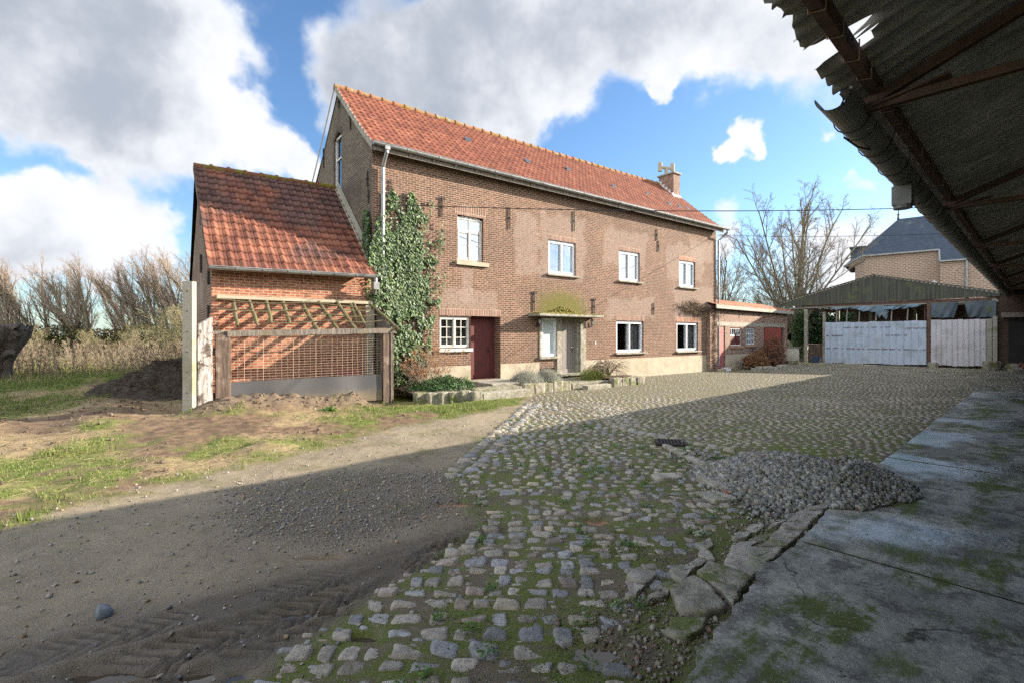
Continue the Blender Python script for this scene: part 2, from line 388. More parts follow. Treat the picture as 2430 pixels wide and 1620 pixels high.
MAT['tile_white'] = speck('tile_white', (.60,.58,.50), (.52,.50,.42), 3, (.40,.37,.28), 1.2, rough=.35, bump=0)
MAT['bucket_blue'] = speck('bucket_blue', (.05,.09,.16), (.04,.07,.13), 3, rough=.4, bump=0)
MAT['bark'] = speck('bark', (.22,.20,.135), (.14,.125,.085), 5, (.22,.22,.09), 1.5, bump=.02)
MAT['bark_willow'] = speck('bark_willow', (.20,.165,.11), (.12,.10,.07), 4, (.21,.18,.08), 1.1, bump=.02)
MAT['twig'] = speck('twig', (.24,.19,.14), (.19,.145,.105), 3, bump=0)
MAT['twig_red'] = speck('twig_red', (.34,.26,.21), (.25,.20,.16), 3, bump=0)
MAT['bough'] = speck('bough', (.30,.27,.15), (.22,.19,.12), 3, bump=0)
attrmat('tile', amp=.55, scale=5, bump=.004, bscale=30)
attrmat('annex_tile', amp=.7, scale=2.2, bump=.004, bscale=30)
attrmat('cobble', amp=.6, scale=18, bump=.008, rough=.85, spec=.2)
attrmat('leaf', amp=.0, bump=0, rough=.5, spec=.3, trans=.15)
attrmat('dry', amp=.0, bump=0, rough=.9, spec=.1, trans=.25)
attrmat('gravel', amp=.3, scale=40, bump=.002, rough=.8)
attrmat('soil', amp=.7, scale=14, bump=.03, bscale=22)
g = M('glass', .02, .5); gl = g.n('ShaderNodeBsdfGlossy', {'Color': (.80,.86,.95), 'Roughness': .015}); tr = g.n('ShaderNodeBsdfTransparent', {'Color': (.72,.75,.76)})
gb = g.noise(1.1, 2); bp = g.n('ShaderNodeBump', {'Height': gb, 'Distance': .012}); g.nt.links.new(bp.outputs[0], gl.inputs['Normal'])
mx = g.n('ShaderNodeMixShader', {0: .46, 1: tr.outputs[0], 2: gl.outputs[0]}); g.nt.links.new(mx.outputs[0], g.nt.nodes['Material Output'].inputs['Surface']); MAT['glass'] = g.m
wt = M('puddle_water', .02, .5); wt.color((.06,.045,.03)); wt.b.inputs['Specular IOR Level'].default_value = .8; MAT['water'] = wt.m
wt = M('muddy_water', .06, .5); wt.color((.17,.105,.065)); MAT['muddy'] = wt.m
for nm, cl in (('flower_dry', (.20,.10,.06)), ('lav', (.30,.31,.27))): MAT[nm] = speck(nm, cl, tuple(q*.7 for q in cl), 9, bump=0)

# ------------------------------------------------------------------ ground
CL = [(-2.3,1.6),(-1.45,2.4),(-1.30,2.74),(-.85,3.5),(-.60,3.95),(-.35,4.5),(-.55,5.4),(-.90,6.3),(-.72,7.2),(-.44,8.67),(-.1,10.4),(.2,12.0),(.45,13.2),(.7,14.6),(1.2,15.6)]   # left edge of the cobbles
GE = [(-7.0,1.2),(-4.92,4.2),(-4.2,5.6),(-3.4,7.0),(-2.6,8.3),(-1.8,9.8),(-.9,11.3),(-.1,12.4),(.3,13.0),(.6,14.2),(.9,15.5)]   # edge of the grass along the track
DB = (math.cos(R(42.35)), math.sin(R(42.35))); NB = (-DB[1], DB[0])
def ap(x, y): return x*DB[0]+y*DB[1], x*NB[0]+y*NB[1]           # barn coordinates: along, outward
SE = [(.2,1.85),(.78,2.42),(1.36,3.03),(1.76,3.46),(2.30,3.98),(3.15,4.82),(5.3,6.85),(15.1,15.7),(30,29.4)]   # outer edge of the barn's concrete floor
BF = [(1.95,9.62),(2.5,8.75),(3.15,7.85),(4.2,7.22),(5.35,6.98)]              # front edge of the finer paving
PUD = [(-.60,5.19,.20,.10),(.82,4.70,.13,.08),(.46,2.745,.15,.10),(-.42,6.18,.13,.06),(-1.22,3.18,.34,.045),(1.02,4.42,.10,.03),(-1.55,3.95,.22,.035),(-1.95,2.58,.5,.05),(-.9,2.9,.1,.04)]
def tracks(x, y):
    h = np.zeros_like(x); inside = np.zeros_like(x)
    for (x0,y0,x1,y1,wd,dp) in [(-2.6,2.25,.25,4.62,.15,1.),(-2.1,2.1,-.75,3.62,.13,.9),(-3.3,2.4,-.2,4.25,.13,.6),(-1.3,3.9,.5,5.0,.12,.5),(.2,4.15,1.4,3.75,.10,.5)]:
        L = math.hypot(x1-x0,y1-y0); dx=(x1-x0)/L; dy=(y1-y0)/L
        t = (x-x0)*dx+(y-y0)*dy; n = -(x-x0)*dy+(y-y0)*dx + .06*np.sin(t*1.7)
        m = sst(wd+.04, wd-.02, np.abs(n))*sst(-.1,.3,t)*sst(L+.1,L-.3,t)
        gap = sst(.40,.60,fbm(x,y,2.1,3,77))*(.35+.9*vn(x*7,y*7,79))
        ch = np.clip(np.sin((t+np.abs(n)*1.2)*2*math.pi/.095)*1.6,-1,1)
        h += m*dp*(-.018 + .020*ch*gap) + dp*.018*np.exp(-((np.abs(n)-wd-.05)/.035)**2)*sst(-.1,.3,t)*sst(L+.1,L-.3,t)
        inside = np.maximum(inside, m*np.clip(.35-.65*ch*gap,0,1))
    return h, inside
def height(x, y, fine=True):
    z = .19*sst(-3.2,-6.2,x)*sst(7.5,11,y)*sst(40,24,y)
    z = z + .16*sst(24.6,27,x)*sst(29.5,27,y)*sst(22,24,y)
    z = z + .10*(fbm(x,y,.22,3,5)-.5)*sst(2,-6,x)
    a, p = ap(x, y)
    dipc = sst(1.55,1.0,np.hypot((x-4.1)/1.25,(y-5.9)/1.35)); z = z - .10*dipc
    # soil mound in front of the pen
    t = ((x+6.35)*.78+(y-10.35)*.62); n = -(x+6.35)*.62+(y-10.35)*.78
    md = sst(-.7,.3,t)*sst(3.7,2.7,t)*np.exp(-(n/.42)**2)*.27*(.65+.6*vn(t*1.3,n*.2,3))
    z = z + md
    # rough soil and heaps along the left
    left = sst(.2,-1.2,seg_side(x,y,GE))
    z = z + left*(.10*(fbm(x,y,1.1,4,9)-.5)+.05*(fbm(x,y,5,3,19)-.45))
    for (px,py,r,hh) in [(-8.4,10.3,.55,.18),(-7.9,9.2,.6,.12),(-9.6,11.1,.7,.15),(-12,13.8,1.6,.35),(-10.3,15,1.2,.3),(-3.9,7.7,.35,.12),(-9.9,8.6,.6,.1)]:
        z = z + hh*np.exp(-((x-px)**2+(y-py)**2)/r**2)*(.7+.6*fbm(x,y,3,3,44))
    if fine:
        z = z + .010*(fbm(x,y,2.2,4,21)-.5)*2 + .006*(fbm(x,y,16,3,31)-.5)*2
        th, ti = tracks(x,y); z = z + th*sst(.1,-.15,seg_side(x,y,CL)+0*x-.4*sst(3.6,4.2,y))
        z = z + md*.9*(fbm(x,y,8,4,8)-.45) + .035*(fbm(x,y,7,4,88)-.5)*left*sst(.5,.6,fbm(x,y,1.1,4,9))
    for (px,py,rx,ry) in PUD:
        q = np.hypot((x-px)/rx,(y-py)/ry) + .8*(fbm(x,y,11,3,61)-.5)*2
        z = z - .040*sst(1.45,.5,q)
    return z
def zat(x, y): return float(height(np.array([x]),np.array([y]),False)[0])
def axis(segs):
    out = [segs[0][0]]
    for (a,b,s0,s1) in segs:
        xx = a
        while xx < b:
            f = (xx-a)/(b-a); xx += s0*(1-f)+s1*f; out.append(min(xx,b))
    return np.unique(np.round(out,4))
gx = axis([(-900,-60,200,8),(-60,-16,6,.35),(-16,-5,.3,.04),(-5,1.8,.026,.026),(1.8,6,.04,.08),(6,40,.12,.8),(40,900,3,200)])
gy = axis([(-300,-5,100,3),(-5,1.6,2,.1),(1.6,5.2,.017,.022),(5.2,9,.024,.05),(9,20,.05,.10),(20,45,.12,1.2),(45,1500,3,300)])
X, Y = np.meshgrid(gx, gy, indexing='ij'); X = X.ravel(); Y = Y.ravel()
Z = height(X, Y)
sC = seg_side(X,Y,CL); sG = seg_side(X,Y,GE); n1 = fbm(X,Y,1.5,4,2)-.5; n2 = fbm(X,Y,.45,4,6)-.5; n3 = fbm(X,Y,6,3,12)-.5
on_cob = sst(-.12,.12,sC+n1*.25)*sst(40,34,Y)
leftz = sst(.25,-.35,sG+n1*1.0+n3*.4)
Zc = np.stack([on_cob, leftz, tracks(X,Y)[1]*sst(.1,-.15,seg_side(X,Y,CL)-.4*sst(3.6,4.2,Y))], 1)
# grass cover on the left side
bare = np.exp(-((Y-9.2-.25*(X+7))**2)/2.2)*sst(-3,-5,X)*.9
grass = leftz*sst(.38,.62,fbm(X,Y,.9,4,33)*.7+fbm(X,Y,4,3,34)*.3+.13*sst(12,16,Y)-.16*bare+.30*np.exp(-((Y-(12.15+.3*(X+1.5)))/.9)**2)*sst(-4.5,-2.5,X)*sst(.6,0,X)+.12*sst(-9,-12,X))
hay = leftz*sst(.5,.68,fbm(X,Y*1.6,.7,4,41)+.12*sst(-6,-9,X))
md = np.clip(height(X,Y,False)-.10,0,1)*0
t_ = ((X+6.35)*.78+(Y-10.35)*.62); n_ = -(X+6.35)*.62+(Y-10.35)*.78
mound = sst(-.8,0,t_)*sst(3.9,3.0,t_)*np.exp(-(n_/.5)**4)
grass = grass*(1-mound); hay = hay*(1-mound)
peb = sst(.3,-.4,np.hypot((X+1.55)/1.5,(Y-5.45)/1.15)-1+n2*1.2)*(1-leftz)
wetm = sst(.9,.2,np.abs(-(X+1.3)*.62+(Y-3.35)*.78)+n1*.6)*sst(6.2,4.6,Y)
Zd = np.stack([grass, hay, np.clip(mound+.0,0,1)], 1)
Ze = np.stack([peb, wetm, sst(14,22,Y)*sst(-4,-8,X)], 1)
gm = M('ground', .9, .25)
sa = gm.n('ShaderNodeSeparateColor', {0: gm.attr('za')}).outputs; sb = gm.n('ShaderNodeSeparateColor', {0: gm.attr('zb')}).outputs; se_ = gm.n('ShaderNodeSeparateColor', {0: gm.attr('zc')}).outputs
fine = gm.noise(70, 3); mid = gm.noise(6, 6, rough=.65); big = gm.noise(.8, 5)
c = gm.mix(gm.ramp(big,.35,.65), (.265,.22,.15), (.195,.16,.11))                       # gravel track
c = gm.mix(gm.ramp(mid,.48,.72,0,.5), c, (.12,.10,.075))
vor = gm.n('ShaderNodeTexVoronoi', {'Vector': gm.obj(), 'Scale': 62., 'Randomness': 1.})
pc = gm.n('ShaderNodeSeparateColor', {0: vor.outputs['Color']}).outputs
spk = gm.math('MULTIPLY', gm.ramp(pc[0],.66,.8), gm.ramp(vor.outputs['Distance'],.50,.30))
c = gm.mix(gm.math('MULTIPLY', spk, .95), c, gm.mix(pc[1], (.42,.37,.29), (.24,.23,.22)))
vb = gm.n('ShaderNodeTexVoronoi', {'Vector': gm.obj(), 'Scale': 38., 'Randomness': 1.})
pb = gm.n('ShaderNodeSeparateColor', {0: vb.outputs['Color']}).outputs
pebc = gm.mix(gm.ramp(vb.outputs['Distance'],.25,.55), gm.mix(pb[0], gm.mix(pb[1],(.16,.15,.15),(.30,.23,.15)), (.38,.34,.28)), (.10,.085,.07))
c = gm.mix(gm.math('MULTIPLY', se_[0], .75), c, pebc)
mossy = gm.math('MULTIPLY', gm.ramp(gm.noise(1.1,5,rough=.6),.5,.68), gm.math('SUBTRACT',1.,sa[1]))
c = gm.mix(gm.math('MULTIPLY', mossy, .55), c, (.10,.10,.035))
c = gm.mix(gm.math('MULTIPLY', se_[1], .7), c, gm.mix(mid,(.13,.11,.09),(.085,.07,.058)))
c = gm.mix(gm.math('MULTIPLY', sa[2], .8), c, (.045,.038,.032))
_yy = gm.n('ShaderNodeSeparateXYZ', {0: gm.obj()}).outputs[1]
jo = gm.mix(gm.math('MULTIPLY', gm.ramp(gm.noise(2.2,5,rough=.65),.38,.54), gm.ramp(_yy, 8., 12.5, 1., .45)), (.13,.105,.075), (.105,.125,.030))     # joints between the cobbles
jo = gm.mix(gm.ramp(gm.noise(9,4),.5,.7,0,.6), jo, (.16,.13,.095)); jo = gm.mix(gm.math('MULTIPLY', spk, .6), jo, (.30,.27,.22))
c = gm.mix(sa[0], c, jo)
dirt = gm.mix(gm.ramp(mid,.35,.65), (.20,.135,.085), (.105,.07,.045))
c = gm.mix(sa[1], c, dirt)
c = gm.mix(gm.math('MULTIPLY', sb[1], .8), c, gm.mix(gm.noise(30,4,stretch=(1,3,1)), (.42,.33,.19), (.20,.14,.08)))
c = gm.mix(gm.math('MULTIPLY', sb[0], .85), c, gm.mix(gm.noise(14,5), (.15,.20,.035), (.09,.12,.025)))
c = gm.mix(gm.math('MULTIPLY', sb[2], .95), c, gm.mix(mid,(.20,.15,.105),(.10,.075,.052)))
far_f = gm.mix(gm.ramp(gm.noise(.35,5),.4,.6), (.30,.27,.12), (.17,.20,.05))
c = gm.mix(gm.math('MULTIPLY', se_[2], gm.math('MULTIPLY', sa[1],.8)), c, far_f)
gm.color(c)
wr = gm.math('MULTIPLY', gm.math('MAXIMUM', se_[1], gm.math('MULTIPLY', sa[2],.8)), gm.ramp(mid,.35,.6))
gm.rough(gm.math('SUBTRACT', .92, gm.math('MULTIPLY', wr, .42)))
hb = gm.math('ADD', gm.math('MULTIPLY', fine, .5), gm.math('ADD', gm.math('MULTIPLY', spk, .35), gm.math('MULTIPLY', gm.math('MULTIPLY', gm.ramp(vb.outputs['Distance'],.6,.0), se_[0]), 1.2)))
gm.bump(gm.math('ADD', hb, gm.math('MULTIPLY', mid, .8)), .014)
npobj('ground', np.stack([X,Y,Z],1), grid_faces(len(gx),len(gy)), gm.m, col={'za':Zc,'zb':Zd,'zc':Ze}, smooth=True, kind='structure')

# puddles: flat water lying in the hollows
for i,(px,py,rx,ry) in enumerate(PUD):
    b = B(); n = 48; vs = []
    lv = float(np.median(height(px+RS.randn(40)*rx*.25, py+RS.randn(40)*ry*.25))) + .012
    for kx in range(n):
        t = 2*math.pi*kx/n; rr = 1.25*(1+.1*math.sin(3*t+i)+.12*math.sin(7*t+2*i)); vs.append((px+rx*rr*math.cos(t), py+ry*rr*math.sin(t), lv))
    b.quad(*vs); obj('puddle', b, 'muddy' if i in (0,1,5,6) else 'water', kind='structure')

# ------------------------------------------------------------------ cobblestones
def stones(cx, cy, sx, sy, rot, z0, h, k, colr, jit=.12, tilt=.05, depth=.05, rnd_=3.):
    """rounded blocks: N stones as k x k domes with sides; returns verts, quads, colours"""
    N = len(cx); u = np.linspace(-1,1,k); U, V = np.meshgrid(u,u,indexing='ij'); U=U.ravel(); V=V.ravel()
    e = np.maximum(np.abs(U),np.abs(V)); edge = e > .999
    # superellipse mapping of the square grid
    pw = 1/rnd_; rr = (np.abs(U)**rnd_+np.abs(V)**rnd_+1e-9)**pw; scl = np.where(e>0, e/rr, 1)
    UU = U*scl; VV = V*scl
    dome = (1-e**4)**.5
    lx = UU[None]*sx[:,None]/2; ly = VV[None]*sy[:,None]/2
    amp = np.minimum(sx,sy)[:,None]*jit
    a0 = RS.rand(N,1)*6.28; a1 = RS.rand(N,1)*6.28; th = np.arctan2(VV,UU)[None]
    w = 1+jit*1.2*(np.sin(2*th+a0)*.5+np.sin(3*th+a1)*.5)*e[None]
    lx = lx*w; ly = ly*w
    tz = (RS.rand(N,1)-.5)*2*tilt*UU[None]+(RS.rand(N,1)-.5)*2*tilt*VV[None]
    lz = z0[:,None]+h[:,None]*(.62+.38*dome[None])+tz*sx[:,None]+(RS.rand(N,k*k)-.5)*amp*.22
    lz = np.where(edge[None], z0[:,None]-depth, lz)
    c = np.cos(rot)[:,None]; s = np.sin(rot)[:,None]
    VX = cx[:,None]+lx*c-ly*s; VY = cy[:,None]+lx*s+ly*c
    Vt = np.stack([VX,VY,lz],2).reshape(-1,3)
    F0 = grid_faces(k,k); F = (F0[None]+(np.arange(N)*k*k)[:,None,None]).reshape(-1,4)
    C = np.repeat(colr[:,None,:],k*k,1)
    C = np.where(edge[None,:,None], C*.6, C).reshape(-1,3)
    return Vt, F, C
PAL = np.array([(.34,.34,.33),(.305,.31,.315),(.36,.32,.26),(.40,.35,.27),(.33,.30,.25),(.37,.34,.29),(.26,.26,.25),(.36,.30,.26),(.31,.28,.23),(.42,.38,.32)])
def lay(y0, y1, pitch, xr, wlo, whi, gap, slope=0., wob=.03, seed=0, loose=0.):
    out = []; y = y0; r = random.Random(seed)
    while y < y1:
        x = xr[0]+r.uniform(0,.2)
        ph = r.uniform(0,6)
        p = pitch*r.uniform(.85,1.2)
        while x < xr[1]:
            w = r.uniform(wlo,whi)
            out.append((x+w/2+r.uniform(-1,1)*loose*.015, y+slope*x+wob*math.sin(x*1.3+y*.5)+r.uniform(-.008,.008)*(1+loose), (w-gap)*(1-loose*r.uniform(-.12,.14)), (p-gap)*(1-loose*r.uniform(-.15,.2)), r.uniform(-.07,.07)*(1+1.5*loose)))
            x += w
        y += p
    return np.array(out)
def put(S, keep, sizes, k, name, lift=0., jit=.12, tilt=.05, grey=0., rn=3.):
    S = S[keep]; x, y = S[:,0], S[:,1]
    z = height(x,y,False)
    cl = PAL[RS.randint(0,len(PAL),len(S))]*(.72+.5*RS.rand(len(S),1))
    cl = cl*(1-grey)+grey*np.array([.40,.37,.28])
    h = sizes[0]+(sizes[1]-sizes[0])*RS.rand(len(S))
    return stones(x,y,S[:,2],S[:,3],S[:,4],z+lift,h,k,cl,jit,tilt,rnd_=rn)
def inside_common(x, y):
    return (seg_side(x,y,CL) > .02)
def hsd(x, y):
    dx, dy = x+3.776, y-14.067; return .8*dx+.6*dy, -.6*dx+.8*dy
def right_ok(x, y):      # left of the concrete floor, or beyond its far end
    P = np.array(SE); a, p = ap(x, y); return (x < np.interp(y, P[:,1], P[:,0])-.05) | ((a > 22.45) & (p > -7) & (a < 36.2))
Vs=[];Fs=[];Cs=[];off=0
def acc(t):
    global off
    Vs.append(t[0]); Fs.append(t[1]+off); Cs.append(t[2]); off += len(t[0])
def fine_zone(x, y):
    P = np.array(sorted(BF,key=lambda q:q[0])); return (y > np.interp(x,P[:,0],P[:,1])) & (x>1.95)
heapm = lambda x,y: np.hypot((x-4.1)/1.35,(y-5.85)/1.35) > 1
# large worn stones in front
S = lay(2.0, 5.6, .145, (-1.6,5.5), .12,.23,.018, slope=-.03, wob=.035, seed=3, loose=1.)
x,y = S[:,0],S[:,1]
mudp = np.exp(-(((x+.35)/.65)**2+((y-5.0)/.5)**2))*.95+np.exp(-(((x-1.3)/.38)**2+((y-4.3)/.28)**2))*.85
kerbz = (np.abs((x-1.7)-(y-3.75)*.85)<.42)&(x>.75)&(y<5.0)
keep = inside_common(x,y)&right_ok(x,y)&~kerbz&heapm(x,y)&(RS.rand(len(S))>.03+mudp)
for (px,py,rx,ry) in PUD: keep &= np.hypot((x-px)/(rx*1.25),(y-py)/(ry*1.4))>1
acc(put(S,keep,(.006,.028),9,'',lift=-.006,jit=.18,tilt=.08,rn=6))
S = lay(2.0, 5.7, .072, (-1.6,5.5), .06,.15,.02, slope=-.03, wob=.04, seed=33, loose=1.)
x,y = S[:,0],S[:,1]; S=S[RS.permutation(len(S))]; x,y=S[:,0],S[:,1]
mudp2 = np.exp(-(((x+.35)/.65)**2+((y-5.0)/.5)**2))*.3
kerbz = (np.abs((x-1.7)-(y-3.75)*.85)<.42)&(x>.75)&(y<5.0)
keep2 = inside_common(x+.1,y)&right_ok(x,y)&~kerbz&heapm(x,y)&(RS.rand(len(S))>.62+mudp2)
for (px,py,rx,ry) in PUD: keep2 &= np.hypot((x-px)/(rx*1.25),(y-py)/(ry*1.4))>1
acc(put(S,keep2,(.001,.012),6,'',lift=-.006,jit=.25,tilt=.08,rn=3.5))
# middle part, smaller and flatter
S = lay(5.6, 12.6, .128, (-1.3,6), .11,.22,.018, slope=-.03, wob=.05, seed=5, loose=.7)
x,y = S[:,0],S[:,1]
keep = inside_common(x,y)&~fine_zone(x,y)&right_ok(x,y)&heapm(x,y)&(RS.rand(len(S))>.08+.5*np.exp(-(((x+.2)/.5)**2+((y-6.1)/.3)**2)))&(np.hypot(x-2.64,y-8.04)>.33)&(y<13.2+.4*x)
acc(put(S,keep,(.008,.026),6,'',lift=-.004,jit=.16,tilt=.07,rn=3.2))
# the finer paving of the yard
S = lay(6.6, 38, .122, (1.9,30), .13,.20,.012, slope=-.06, wob=.02, seed=8)
x,y = S[:,0],S[:,1]; s_, t_ = hsd(x,y); a_, p_ = ap(x,y)
keep = ((fine_zone(x,y)) | (y>12.6))&right_ok(x,y)&(t_<np.where((s_>9.4),-.02,-2.3))&(RS.rand(len(S))>.03)&((s_<17.8)|(p_<10.3))&(y<36)&~((x>17)&(x/np.maximum(y,1)>1.12))&~((s_>9)&(t_>0))
Zk = keep & (y<14)
acc(put(S,Zk,(.006,.016),5,'',lift=-.004,jit=.09,tilt=.04,grey=.35,rn=5))
Zk = keep & (y>=14)
acc(put(S,Zk,(.007,.019),4,'',lift=-.006,jit=.07,tilt=.05,grey=.35,rn=6))
S = lay(12.6, 16.5, .145, (-.4,1.95), .15,.22,.022, slope=-.06, wob=.05, seed=9)
x,y = S[:,0],S[:,1]; s_, t_ = hsd(x,y)
keep = inside_common(x,y)&(t_<-2.3)&(RS.rand(len(S))>.08)
acc(put(S,keep,(.008,.024),4,'',jit=.12,tilt=.05,grey=.2))
S = lay(9.7, 12.6, .145, (1.9,2.6), .15,.22,.022, slope=-.06, wob=.05, seed=19)
acc(put(S,np.ones(len(S),bool),(.008,.022),5,'',jit=.1,tilt=.05,grey=.2))
# row of larger stones along the front edge of the finer paving and along the left edge of the cobbles
E_=[]
P=np.array(BF); L=np.cumsum(np.r_[0,np.hypot(*np.diff(P,axis=0).T)])
for d in np.arange(.1,L[-1],.235):
    E_.append((np.interp(d,L,P[:,0]),np.interp(d,L,P[:,1])-.06,.22,.16,math.atan2(*(np.array([np.interp(d+.05,L,P[:,1])-np.interp(d,L,P[:,1]),np.interp(d+.05,L,P[:,0])-np.interp(d,L,P[:,0])])))))
S=np.array(E_); acc(put(S,np.ones(len(S),bool),(.035,.055),6,'',jit=.1,rn=5,grey=.4))
E_=[]
for yy in np.arange(6.2,12.9,.25):
    for q in (0,1):
        if rnd.random()<.85: E_.append((np.interp(yy,[c[1] for c in CL],[c[0] for c in CL])+.1+q*.26+rnd.uniform(-.02,.02),yy,.26,.19,.12+rnd.uniform(-.1,.1)))
S=np.array(E_); acc(put(S,np.ones(len(S),bool),(.02,.035),6,'',jit=.12,rn=4))
npobj('cobblestone_paving', np.concatenate(Vs), np.concatenate(Fs), 'cobble', col=np.concatenate(Cs), smooth=False, kind='structure')

# ------------------------------------------------------------------ concrete floor under the barn
fm = M('barn_floor', .8, .4)
f1 = fm.noise(1.3,6,rough=.62); f2 = fm.noise(22,5); f3 = fm.noise(.5,4); f4 = fm.noise(4.5,6,rough=.7)
c = fm.mix(fm.ramp(f1,.35,.65), (.40,.39,.33), (.22,.215,.18))
c = fm.mix(fm.ramp(f4,.46,.62,0,.85), c, (.085,.08,.066))
c = fm.mix(fm.ramp(f2,.3,.7,0,.4), c, (.06,.06,.055))
c = fm.mix(fm.ramp(f2,.62,.75,0,.5), c, (.42,.40,.36))
c = fm.mix(fm.math('MULTIPLY', fm.ramp(fm.noise(1.1,5,rough=.7,stretch=(.6,1.6,1)),.48,.58), fm.ramp(f4,.38,.52)), c, (.085,.10,.018))
c = fm.mix(fm.ramp(f3,.55,.7,0,.5), c, (.24,.25,.15))
_v = fm.n('ShaderNodeTexVoronoi', {'Vector': fm.n('ShaderNodeVectorMath', {0: fm.obj(), 1: fm.n('ShaderNodeVectorMath', {0: fm.n('ShaderNodeTexNoise', {'Vector': fm.obj(), 'Scale': 2.5, 'Detail': 5.}).outputs['Color'], 3: .5}, operation='SCALE').outputs[0]}, operation='ADD').outputs[0], 'Scale': .42}, feature='DISTANCE_TO_EDGE').outputs['Distance']
crack = fm.math('MULTIPLY', fm.ramp(_v, .006, .001), fm.ramp(fm.noise(.9,3), .48, .60))
c = fm.mix(fm.math('MULTIPLY', crack, .85), c, (.02,.02,.015))
c = fm.mix(fm.math('MULTIPLY', fm.ramp(fm.noise(60,3), .60, .70), .45), c, (.50,.48,.43))
fm.color(c)
wetr = fm.ramp(fm.noise(.62,4,rough=.5),.47,.60)
fm.rough(fm.math('SUBTRACT', .85, fm.math('MULTIPLY', wetr, .68)))
fm.bump(fm.math('ADD', f2, fm.math('MULTIPLY', f4, 1.5)), .006)
MAT['floor'] = fm.m
brk = [-9.5,-5.4,-1.35,2.72,4.9-.12,8.85,12.95,17.05,21.1,25.2,29.3,33.4,38.5]
brk = [-9.5,-5.5,-1.4,.54,4.58,8.65,12.72,16.8,20.9,22.4]
P = np.array(SE); pa, pp = ap(P[:,0],P[:,1])
for i in range(len(brk)-1):
    a0 = brk[i]+.026; a1 = brk[i+1]-.026
    for j,(q0,q1) in enumerate([(-4.2,None),(-9.0,-4.22)]):
        aa = np.linspace(a0,a1,60 if 0<i<5 else 14)
        b = B()
        edge = np.interp(aa,pa,pp)
        if q1 is None:
            jag = (fbm(aa,aa*0,7,3,4)-.5)*(.14*(aa<4)+.06*(aa<9))
            poly = [(a0,q0)]+[(a1,q0)]+[(aa[k_],edge[k_]+jag[k_]) for k_ in range(len(aa)-1,-1,-1)]
        else: poly = [(a0,q0),(a1,q0),(a1,q1),(a0,q1)]
        b.prism(poly, -.12, .056 + rnd.uniform(-.003,.004))
        o = obj('concrete_slab', b, 'floor', kind='structure'); o.rotation_euler = (0,0,R(42.35))

b = B()
for a_ in brk[1:-1]: b.add([(a_-.04,-9,.049),(a_+.04,-9,.049),(a_+.04,np.interp(a_,pa,pp)-.04,.049),(a_-.04,np.interp(a_,pa,pp)-.04,.049)],[(0,1,2,3)])
b.add([(-9,-4.25,.03),(22,-4.25,.03),(22,-4.17,.03),(-9,-4.17,.03)],[(0,1,2,3)])
MAT['joint'] = speck('joint', (.028,.026,.018), (.05,.06,.015), 9, bump=.01)
o = obj('slab_joint', b, 'joint', kind='structure'); o.rotation_euler = (0,0,R(42.35))
# ------------------------------------------------------------------ big edging blocks beside the concrete floor
KB = dict(a=[(1.1,3.38),(1.33,3.55),(1.39,3.38),(1.39,3.14),(1.23,3.04),(1.07,3.1)],b=[(1.38,3.62),(1.52,3.75),(1.7,3.65),(1.74,3.51),(1.44,3.16),(1.43,3.33),(1.37,3.51)],
 c=[(1.61,3.68),(1.83,4.05),(2.26,4.0),(2.03,3.77),(1.76,3.53)],d=[(2.04,4.03),(2.23,4.17),(2.45,4.18),(2.28,4.02)],e=[(2.23,4.2),(2.4,4.39),(2.66,4.38),(2.47,4.2)],
 f=[(2.44,4.43),(2.89,4.87),(3.13,4.85),(2.67,4.40)],g=[(2.94,4.9),(3.32,5.11),(3.27,4.97),(3.12,4.88)],h=[(1.87,4.09),(1.99,4.2),(2.14,4.2),(2.01,4.07)],i=[(2.07,4.22),(2.23,4.35),(2.36,4.36),(2.19,4.21)],
 k=[(2.07,4.34),(2.25,4.56),(2.39,4.56),(2.2,4.36)],l=[(2.36,4.49),(2.54,4.67),(2.69,4.7),(2.47,4.51)],m=[(1.91,4.22),(2.04,4.34),(2.14,4.33),(2.04,4.22)],
 n=[(1.17,3.62),(1.29,3.71),(1.41,3.69),(1.22,3.47)],o=[(.89,3.21),(1.09,3.48),(1.19,3.51),(1.06,3.3)],p=[(.91,2.9),(1.0,3.03),(1.22,3.02),(1.16,2.92),(1.0,2.81)],q=[(.83,3.53),(.96,3.68),(1.09,3.6),(.95,3.43)],
 r=[(.77,3.3),(.86,3.44),(.94,3.4),(.84,3.28)],s=[(1.55,4.11),(1.74,4.24),(1.7,4.07),(1.59,4.0)],t=[(1.5,3.93),(1.61,4.09),(1.64,4.0),(1.61,3.83)],u=[(1.38,3.77),(1.51,3.88),(1.55,3.83),(1.4,3.68)])
KL = dict(a='broad worn stone, nearest of the two biggest blocks beside the concrete floor',b='broad mossy block with a pointed near end wedged against the concrete floor',c='long flat pale block tight along the edge of the concrete floor',
 d='narrow slab laid crosswise just beyond the long flat pale block',e='flat squarish block, third up from the long pale block along the concrete',f='long smooth block touching the front of the gravel heap',g='dark end block half covered by the gravel heap',
 h='small bluish stone left of the narrow crosswise slab',i='small tan stone between the squarish block and the loose row',k='rounded tan stone in the second row near the gravel',l='thin pale stone under the near edge of the gravel',
 m='low brown stone at the left end of the second row',n='rounded tan boulder touching the left of the big pointed block',o='slanting dark stone left of the nearest broad block',p='flat mossy stone beside the broken corner of the concrete floor',
 q='large angular grey cobble left of the rounded tan boulder',r='grey cobble with moss in front of the large angular one',s='upright tan stone standing in the mud before the second row',t='broken blue grey stone lying in the mud',u='small stone propped between boulder and broken grey stone')
